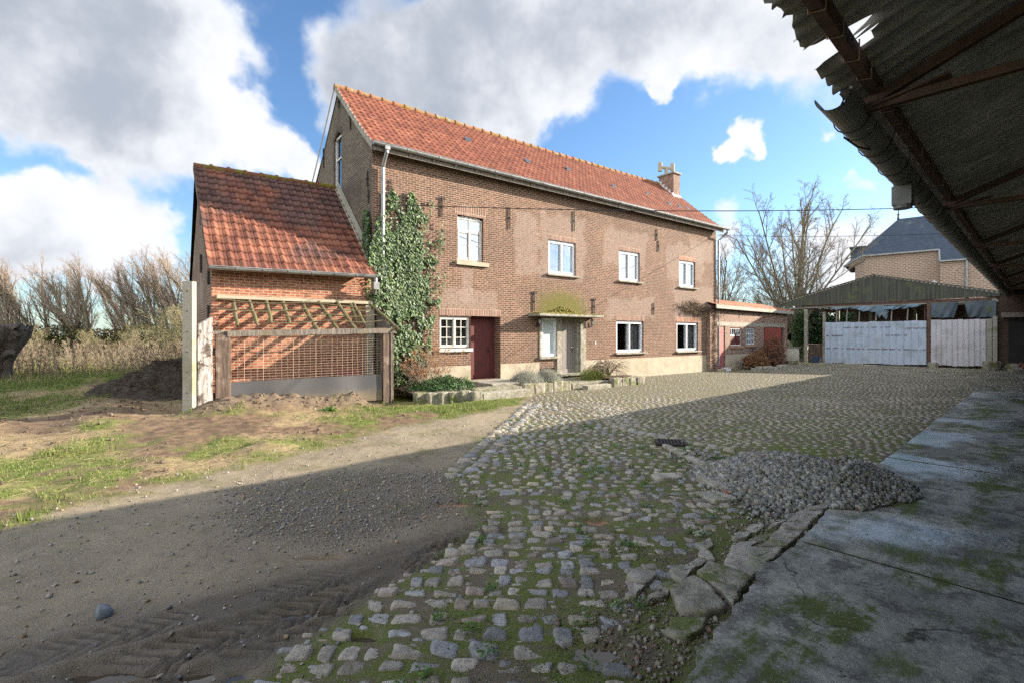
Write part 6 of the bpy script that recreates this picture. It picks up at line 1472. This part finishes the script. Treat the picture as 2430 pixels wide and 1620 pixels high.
s_,tt=hsd(px,py); g_*=((tt<-1.45)|(s_<-5.0)); g_*=~((s_>-.2)&(tt>-2.5))
g_*=~((px>-1.2)&(py>12.6+.75*(px+1.5)))
k_=RS.rand(N)<g_; px=px[k_];py=py[k_];N=len(px)
tall=.018+.04*RS.rand(N)+.09*sst(-9,-13,px)*RS.rand(N)+.12*(fbm(px,py,2.5,3,90)>.66)*RS.rand(N)
cg=np.array([(.12,.175,.035),(.16,.215,.05),(.09,.135,.03),(.24,.25,.10),(.33,.29,.16)])[RS.choice(5,N,p=[.30,.22,.2,.15,.13])]*(.7+.6*RS.rand(N,1))
v,f,c=blades(np.stack([px,py,height(px,py)-.005],1),tall,.007+.004*(py>10),.8,cg); npobj('grass',v,f,'dry',col=c,kind='stuff',label='short ragged grass over the rough ground on the left',cat='grass')
N=60000; px=RS.uniform(-22,-2,N); py=RS.uniform(5.5,20,N); hy=sst(.5,.66,fbm(px,py*1.6,.7,4,41)+.12*sst(-6,-9,px))*sst(.25,-.35,seg_side(px,py,GE)); k_=RS.rand(N)<hy*.75+.03; k_&=(seg_side(px,py,GE)<-.3); s_,tt=hsd(px,py); k_&=((tt<-1.45)|(s_<-5.0)); px=px[k_];py=py[k_];N=len(px)
a=RS.rand(N)*6.28; L=.06+.12*RS.rand(N); z=height(px,py)+.006+.03*RS.rand(N); dz=(RS.rand(N)-.4)*.06
S=np.stack([px,py,z,px+np.cos(a)*L,py+np.sin(a)*L,z+dz,np.full(N,.0022),np.full(N,.0016)],1); v,f=segtubes(S,3); cc=np.repeat(np.array([(.46,.37,.21),(.36,.27,.15),(.52,.44,.28)])[RS.randint(0,3,N)]*(.7+.4*RS.rand(N,1)),6,0)
npobj('straw',v,f,'dry',col=cc,kind='stuff',label='flattened dry straw lying over mud and grass on the left',cat='straw')
N=15000; px=RS.uniform(-15,-1.5,N); py=RS.uniform(5.5,14,N); t_=((px+6.35)*.78+(py-10.35)*.62); n_=-(px+6.35)*.62+(py-10.35)*.78
mo=sst(-.8,0,t_)*sst(3.9,3.0,t_)*np.exp(-(n_/.5)**4); pr=np.maximum(mo*.95,.14*sst(-.3,-1,seg_side(px,py,GE))*sst(.52,.62,fbm(px,py,1.1,4,9)))
for (ax,ay,ar_) in [(-8.4,10.3,.9),(-7.9,9.2,.9),(-9.6,11.1,1.0),(-10.3,9.0,1.2)]: pr=np.maximum(pr,.35*np.exp(-((px-ax)**2+(py-ay)**2)/ar_**2))
k_=RS.rand(N)<pr; px=px[k_];py=py[k_];N=len(px); cg=np.array([(.19,.145,.10),(.15,.11,.075),(.21,.16,.11)])[RS.randint(0,3,N)]*(.6+.5*RS.rand(N,1))
v,f,c=angular(N,px,py,height(px,py)+.005,.012+.055*RS.rand(N)**3,cg); npobj('soil_clods',v,f,'soil',col=c,kind='stuff',label='crumbly brown clods heaped in front of the pen and over the mud',cat='soil')
# weeds and moss between the cobbles
N=52000; px=RS.uniform(-1.7,6,N); py=2.3+8*RS.rand(N)**1.5; mk=sst(.50,.62,fbm(px,py,2.2,4,50))+.6*np.exp(-((px-1.9)**2+(py-6.3)**2)/1.8)+.10
k_=(RS.rand(N)<mk*.75)&inside_common(px,py)&right_ok(px,py)&heapm(px,py)&~fine_zone(px,py)
for (ax,ay,rx,ry) in PUD: k_&=np.hypot((px-ax)/(rx*1.2),(py-ay)/(ry*1.2))>1
px=px[k_];py=py[k_];N=len(px); P=np.stack([px,py,height(px,py)+.002+.012*RS.rand(N)],1); Nn=np.stack([RS.randn(N)*.5,RS.randn(N)*.5,np.ones(N)],1)
cg=np.array([(.09,.14,.02),(.14,.19,.03),(.07,.10,.018),(.19,.22,.035)])[RS.randint(0,4,N)]*(.7+.6*RS.rand(N,1)); v,f,c=leaves(P,Nn,.007+.011*RS.rand(N)**2,cg,OVAL,upv=(1,0,0)); V0=[v];F0=[f];C0=[c];o=len(v)
cn_=90; q=RS.randint(0,len(px),cn_); M_=36; P=np.repeat(P[q],M_,0)+np.concatenate([RS.randn(cn_*M_,2)*.03,.012+np.abs(RS.randn(cn_*M_,1))*.018],1); N=len(P); v,f,c=leaves(P,RS.randn(N,3)*.6+np.array([[0,0,1]]),.010+.014*RS.rand(N),np.array([[.08,.16,.03]])*(.7+.7*RS.rand(N,1)),OVAL,upv=(1,0,.3)); V0.append(v);F0.append(f+o);C0.append(c)
npobj('moss_and_weeds',np.concatenate(V0),np.concatenate(F0),'leaf',col=np.concatenate(C0),kind='stuff',label='moss and tiny weeds growing between the worn cobbles',cat='moss')
# the same in tufts on the concrete floor
P=np.array(SE); pa, pp = ap(P[:,0],P[:,1]); N=26000; pa_=RS.uniform(-1,14,N); pp_=RS.uniform(-4,1.6,N); px=pa_*DB[0]+pp_*NB[0]; py=pa_*DB[1]+pp_*NB[1]
k_=(RS.rand(N)<sst(.60,.70,fbm(px,py,2.4,5,150))*.55)&~right_ok(px,py)&(np.interp(pa_,pa,pp)>pp_+.03); px=px[k_];py=py[k_];N=len(px)
v,f,c=leaves(np.stack([px,py,.058+.006*RS.rand(N)],1),np.stack([RS.randn(N)*.5,RS.randn(N)*.5,np.ones(N)],1),.006+.008*RS.rand(N),np.array([(.06,.085,.015),(.045,.05,.015)])[RS.randint(0,2,N)]*(.6+.6*RS.rand(N,1)),OVAL,upv=(1,0,0))
npobj('moss_tufts',v,f,'leaf',col=c,kind='stuff',label='small dark moss tufts on the concrete barn floor',cat='moss')
# broad leaved weed on the mound
P=np.concatenate([np.tile([[-4.25,11.15,.06]],(26,1))+np.concatenate([RS.randn(26,2)*.09,np.abs(RS.randn(26,1))*.05],1)]); v,f,c=leaves(P,RS.randn(26,3)*.5+np.array([[0,-.4,1]]),np.full(26,.10),np.array([[.12,.20,.05]])*(.8+.4*RS.rand(26,1)),OVAL); npobj('weed',v,f,'leaf',col=c,label='broad leaved green weed at the foot of the soil mound',cat='weed')

# ------------------------------------------------------------------ manure heap
gx2,gy2=np.meshgrid(np.linspace(-11.6,-7.1,150),np.linspace(11.2,16.2,150),indexing='ij'); gx2=gx2.ravel();gy2=gy2.ravel()
def mh(x,y): return .95*np.exp(-((x+8.5)/.95)**2-((y-14.0)/1.2)**2)+.62*np.exp(-((x+9.0)/.9)**2-((y-12.9)/.8)**2)+.34*np.exp(-((x+10.1)/.75)**2-((y-13.0)/.8)**2)
hz=mh(gx2,gy2)*(.75+.5*fbm(gx2,gy2,2,4,3))+.22*(fbm(gx2,gy2,5,4,13)-.5)*np.clip(mh(gx2,gy2)*3,0,1)-.05; zz=height(gx2,gy2,False)+hz
cc=np.array([[.060,.047,.036]])*(.6+.8*fbm(gx2,gy2,9,3,5)[:,None]); npobj('manure_heap',np.stack([gx2,gy2,zz],1),grid_faces(150,150),'soil',col=cc,label='dark strawy manure heap behind the concrete post',cat='manure heap')
mhp=bpy.data.objects['manure_heap']
N=15000; px=RS.uniform(-11,-7.3,N); py=RS.uniform(11.6,15.8,N); k_=RS.rand(N)<mh(px,py)*2.2; px=px[k_];py=py[k_];N=len(px); z=height(px,py,False)+mh(px,py)*(.75+.5*fbm(px,py,2,4,3))+.22*(fbm(px,py,5,4,13)-.5)*np.clip(mh(px,py)*3,0,1)-.04; a=RS.rand(N)*6.28; L=.05+.13*RS.rand(N)
S=np.stack([px,py,z,px+np.cos(a)*L,py+np.sin(a)*L,z+(RS.rand(N)-.5)*.12,np.full(N,.004),np.full(N,.002)],1); v,f=segtubes(S,3); cc=np.repeat(np.array([(.07,.055,.04),(.05,.04,.03),(.22,.17,.11)])[RS.choice(3,N,p=[.42,.30,.28])],6,0); npobj('straw',v,f,'dry',mhp,col=cc)

# ------------------------------------------------------------------ trees
def tree_mesh(seed, H, lean, spread, levels, r0, upright=.35, first=.12, kids=(7,6,5,4), fan=0., trunks=1, ratio=.62, wind=0.):
    r=random.Random(seed); S={0:[],1:[]}
    def grow(p,d,L,rad,l):
        n=7 if l==0 else (5 if l<levels-1 else 3); pts=[p]; q=p; dd=d
        for i in range(n):
            dd=(dd+Vector((r.gauss(0,.035+.04*l)+wind*.05*l,r.gauss(0,.035+.04*l),r.gauss(0,.04)+upright*.16*(l>0)))).normalized(); q2=q+dd*(L/n); ra=rad*(1-i/n*.62); rb=rad*(1-(i+1)/n*.62)
            S[0 if l<2 else 1].append((*q,*q2,max(ra,.0055),max(rb,.0048))); q=q2; pts.append(q)
        if l>=levels: return
        k_=kids[min(l,len(kids)-1)]
        for j in range(k_):
            t=(first if l==0 else .18)+(1-(first if l==0 else .18))*(j+r.random()*.8)/k_; t=min(t,.99); i=min(int(t*n),n-1); b_=pts[i].lerp(pts[i+1],t*n-i)
            ax=(pts[i+1]-pts[i]).normalized(); a=r.uniform(0,6.283); s_=ax.orthogonal().normalized(); s_=Matrix.Rotation(a,3,ax)@s_; ang=spread*r.uniform(.7,1.25)*(1-.35*t if l==0 else 1)
            nd=(ax*math.cos(ang)+s_*math.sin(ang)+Vector((wind*.1,0,0))).normalized(); grow(b_,nd,L*ratio*r.uniform(.7,1.15)*(1-.45*t if l==0 else 1-.25*t),rad*.5*(1-.4*t),l+1)
    for t in range(trunks):
        a=r.uniform(0,6.28) if trunks>1 else 0; d=Vector((lean+(.18*math.cos(a) if trunks>1 else 0),(.15*math.sin(a) if trunks>1 else 0),1)).normalized()
        if fan:
            a=2*math.pi*t/(trunks-1)+r.uniform(-.3,.3); k2=0 if t==0 else fan*(r.uniform(.8,1.05) if t%2 else r.uniform(.15,.7)); d=Vector((k2*math.cos(a),k2*math.sin(a),1)).normalized(); b0=Vector((.16*math.cos(a)*(t>0),.16*math.sin(a)*(t>0),0)); S[0].append((*b0,*(b0+Vector((0,0,1.6+.12*t))),r0*.8,r0*.6)); grow(b0+Vector((0,0,1.5+.12*t)),d,(H-1.6-.12*t)*(.93 if t==0 else r.uniform(.93,1.03)*(1.04-.22*k2/fan)),r0*(.70 if t==0 else .34),0); continue
        grow(Vector((.25*t*math.cos(a),.25*t*math.sin(a),-.1)),d,H*(.85 if trunks>1 else .9),r0*(1 if t==0 else .8),0)
    return S
def meshof(name,S,n,m):
    v,f=segtubes(S,n); o=npobj(name,v,f,m); me=o.data; bpy.data.objects.remove(o); return me
def place_tree(name,mt,mc,loc,rz,sc_,label,cat,group=None,treename='trunk',crown='crown'):
    root=empty(name,loc,rz,label,cat,group); root.scale=(sc_,sc_,sc_)
    for nm,me in ((treename,mt),(crown,mc)):
        o=bpy.data.objects.new(nm,me); COL.objects.link(o); o.parent=root
    return root
WP=[]
for i in range(4):
    S=tree_mesh(60+i,9.0,-.40,.46,4,.19,upright=.55,first=.14,kids=(11,6,5,4),trunks=3 if i%2 else 2,ratio=.55,wind=-.35)
    WP.append((meshof('wt%d'%i,S[0],5,'bark_willow'),meshof('wc%d'%i,S[1],3,'twig_red')))
wl=['leftmost willow of the leaning row','second willow from the left in the leaning row','third willow from the left in the leaning row','fourth willow from the left in the leaning row','fifth willow from the left in the leaning row','sixth willow from the left in the leaning row','seventh willow from the left in the leaning row','eighth willow from the left in the leaning row','ninth willow from the left in the leaning row','tenth willow from the left in the leaning row','eleventh willow from the left in the leaning row','twelfth willow from the left in the leaning row','thirteenth willow from the left in the leaning row','willow nearest the annex in the leaning row']
for i in range(14):
    x=-48.5+i*1.75+rnd.uniform(-.4,.4); y=44.5+rnd.uniform(-1.5,1.5)+.08*i; mt,mc=WP[i%4]
    place_tree('willow_tree',mt,mc,(x,y,-.1),rnd.uniform(-.35,.35),rnd.uniform(.88,1.06),wl[i],'tree','bare willows leaning left behind the field')
BW=[]
for i in range(3):
    S=tree_mesh(90+i,3.2,rnd.uniform(-.2,.2),.75,4,.045,upright=.35,first=.05,kids=(8,6,4,3),trunks=4,ratio=.6); BW.append((meshof('bt%d'%i,S[0],4,'bough'),meshof('bc%d'%i,S[1],3,'bough')))
bl=['lichen yellow bush at the far left below the willows','yellowish bush second from left below the willows','tangled bush third from left below the willows','tangled bush fourth from left below the willows','yellowish bush fifth from left below the willows','tall lichen green bush before the middle willows','tangled pale bush right of the tall lichen green one','dense bush third from the concrete post','dense bush second from the concrete post','dense bush just left of the concrete post']
for i in (0,2,3,5,6,7,9):
    x=-31.5+i*1.75; y=31+rnd.uniform(-1,2.5)-.12*i; mt,mc=BW[i%3]
    if i<4: x=-40+i*2.7; y=40.5
    o=place_tree('scrub_bush',mt,mc,(x,y,-.1),rnd.uniform(0,6),(1.15 if i in (5,6) else rnd.uniform(.7,.9)),bl[i],'bush','scrubby bushes before the willows',crown='twigs',treename='stems')
# dark low hedge behind
N=26000; px=RS.uniform(-52,-12,N); py=43+RS.randn(N)*.9; pz=RS.rand(N)**1.2*(1.6+1.6*fbm(px,px*0,.25,3,5)); v,f,c=leaves(np.stack([px,py,pz],1),RS.randn(N,3),.09+.12*RS.rand(N),np.array([(.07,.065,.03),(.05,.06,.025),(.12,.085,.05)])[RS.randint(0,3,N)]*(.6+.7*RS.rand(N,1)),OVAL)
npobj('undergrowth',v,f,'dry',col=c,kind='stuff',label='dark tangled undergrowth along the foot of the willow row',cat='undergrowth')
# dry stalks of the field edge
S=[];C_=[]; r=random.Random(77)
for i in range(2600):
    y=r.uniform(17.5,30); u=r.uniform(-10,475); x=(u*1.0-1215)/FPX*y
    clump=float(fbm([x*.55],[y*.4],1,3,6)[0])
    if r.random()>(clump-.32)*3.2: continue
    h=r.uniform(.5,1.25)*(.7+.7*clump); p=Vector((x,y,0)); d=Vector((r.gauss(-.06,.13),r.gauss(0,.1),1)).normalized(); cl_c=r.choice([(.34,.27,.19),(.42,.35,.25),(.27,.21,.15),(.20,.15,.11)])
    for j in range(5):
        q=p+d*(h/5); S.append((*p,*q,.010*(1-j*.12),.009*(1-j*.15))); C_.append(cl_c)
        if j>0:
            for k2 in range(3 if j<4 else 5):
                e=(d+Vector((r.gauss(0,.6),r.gauss(0,.6),.2))).normalized(); S.append((*q,*(q+e*h*.11*r.uniform(.6,1.6)),.006,.004)); C_.append(cl_c)
        p=q; d=(d+Vector((r.gauss(-.02,.06),r.gauss(0,.05),0))).normalized()
v,f=segtubes(S,3); npobj('dry_weeds',v,f,'dry',col=np.repeat(np.array(C_),6,0),kind='stuff',label='tall dry brown weed stalks along the edge of the field',cat='weeds')
N=50000; px=RS.uniform(-34,-7,N); py=RS.uniform(15,38,N); k_=RS.rand(N)<sst(.35,.6,fbm(px,py,.5,3,8)); s_,tt=hsd(px,py); k_&=(s_<-4.6); px=px[k_];py=py[k_];N=len(px)
cg=np.array([(.30,.25,.12),(.22,.22,.08),(.36,.30,.17),(.14,.18,.04)])[RS.randint(0,4,N)]*(.7+.5*RS.rand(N,1)); v,f,c=blades(np.stack([px,py,height(px,py,False)],1),.12+.25*RS.rand(N),.016,.8,cg); npobj('field_grass',v,f,'dry',col=c,kind='stuff',label='longer yellowed grass on the field beyond the heap',cat='grass')
# old pollard trunk at the left edge
vs=[];fs=[];n=40;NZ=26
for i in range(NZ+1):
    t=i/NZ; z=-.1+2.15*t; rr=.30+.06*(1-t)**4*3+.26*sst(.35,.9,t); cx_=-18.15+.10*t+.35*t*t; cy_=17+.0*t
    for k2 in range(n):
        a=2*math.pi*k2/n; q=rr*(1+.16*math.sin(a*5+t*2)+.10*math.sin(a*9+t*5)+.25*(float(fbm([a*2.2],[t*3],1,3,7)[0])-.5)); vs.append((cx_+q*math.cos(a),cy_+q*math.sin(a),z+(rnd.uniform(-.1,.18) if i==NZ else 0)))
for i in range(NZ):
    for k2 in range(n): fs.append((i*n+k2,i*n+(k2+1)%n,(i+1)*n+(k2+1)%n,(i+1)*n+k2))
fs.append(tuple(range(NZ*n,(NZ+1)*n))); b=B(); b.add(vs,fs)
MAT['pollard']=speck('pollard',(.20,.165,.14),(.09,.07,.06),5,(.05,.035,.03),3,bump=.05,stretch=(6,6,.9))
pt=obj('pollard_trunk',b,'pollard',smooth=True,label='dead pollard trunk with a swollen ragged head at the left edge',cat='tree trunk')
b=B(); b.tube([(-17.9,16.9,1.0),(-17.5,16.8,1.2),(-17.3,16.75,1.22)],[.12,.11,.09],8); b.tube([(-18.0,16.9,1.9),(-17.5,16.8,2.05),(-17.25,16.8,1.98)],[.16,.12,.08],8); b.tube([(-18.2,16.9,1.9),(-18.4,16.8,2.2)],[.2,.14],8); obj('stub',b,'pollard',pt)

# trees on the right
S=tree_mesh(207,13.6,.0,.74,4,.30,upright=.30,first=.16,kids=(10,9,7,5),trunks=11,ratio=.40,fan=.62)
place_tree('ash_tree',meshof('at',S[0],7,'bark'),meshof('ac',S[1],3,'twig'),(24.7,42,-.1),1.0,1.04,'big bare tree with a broad fan of branches beyond the outhouse','tree')
S=tree_mesh(222,9.5,-.0,.55,4,.2,upright=.35,first=.12,kids=(9,7,5,4),trunks=6,ratio=.5,fan=.6)
mt=meshof('at2',S[0],6,'bark'); mc=meshof('ac2',S[1],3,'twig')
place_tree('bare_tree',mt,mc,(22.6,40.5,-.1),2.0,.72,'slimmer bare tree in front of the big one, its trunk wrapped in ivy','tree')
place_tree('bare_tree',mt,mc,(21.5,50,-.1),.3,1.10,'smaller bare tree just right of the farmhouse','tree')
place_tree('bare_tree',mt,mc,(32,58,-.1),4.3,.85,'distant bare tree between the big one and the slate roof','tree')
place_tree('bare_tree',mt,mc,(27,60,-.1),3.3,.80,'distant bare tree seen through the branches of the big one','tree')
def leafmass(name,cx_,cy_,cz,rx,ry,rz,N,cols,label,cat,size=(.06,.11),shape=LEAF):
    u=unit(RS.randn(N,3)); r=RS.rand(N)**.28; k=(fbm(u[:,0]*3+5,u[:,2]*3+u[:,1]*2,1,3,4)-.5)*.55+1; P=np.stack([cx_+u[:,0]*rx*r*k,cy_+u[:,1]*ry*r*k,cz+u[:,2]*rz*r*k],1); P=P[P[:,2]>0]; N=len(P); u=u[:N]
    v,f,c=leaves(P,u+RS.randn(N,3)*.6+np.array([[0,0,.3]]),size[0]+(size[1]-size[0])*RS.rand(N),np.array(cols)[RS.randint(0,len(cols),N)]*(.6+.7*RS.rand(N,1)),shape)
    return npobj(name,v,f,'leaf',col=c,label=label,cat=cat)
DG=[(.022,.05,.016),(.035,.075,.022),(.05,.10,.03)]
leafmass('ivy_bush',22.9,38.3,1.6,.62,.6,2.2,5200,[(.05,.10,.03),(.09,.15,.04),(.035,.07,.02)],'ivy clad stump of the trunk beside the outhouse corner','ivy')
leafmass('evergreen_bush',26.6,43.5,1.8,2.5,1.5,2.4,22000,DG,'dark evergreen bush seen under the shed roof','bush',size=(.10,.19))
leafmass('evergreen_bush',30.2,42.8,1.7,2.4,1.4,2.3,18000,DG,'dark evergreen bush behind the metal sheets','bush',size=(.10,.19))
leafmass('evergreen_bush',20.6,41.5,2.6,1.5,1.2,2.0,6000,[(.05,.06,.025),(.07,.075,.03)],'dull green bush peeping over the outhouse roof','bush',size=(.05,.08))
leafmass('shade_weeds',23.3,35.3,.15,1.1,.6,.5,1600,[(.10,.14,.04),(.16,.14,.08)],'straggling weeds around the tub under the shed','weeds',size=(.04,.08))
N=22000; px=RS.uniform(10,60,N); py=66+RS.randn(N)*2; pz=RS.rand(N)**1.3*(4.5+2.5*fbm(px,px*0,.12,3,15)); v,f,c=leaves(np.stack([px,py,pz],1),RS.randn(N,3),.14+.2*RS.rand(N),np.array([(.10,.085,.06),(.08,.085,.045),(.14,.10,.075)])[RS.randint(0,3,N)]*(.6+.7*RS.rand(N,1)),OVAL)
npobj('far_woodland',v,f,'dry',col=c,kind='stuff',label='far tangle of trees behind the outhouse',cat='woodland')
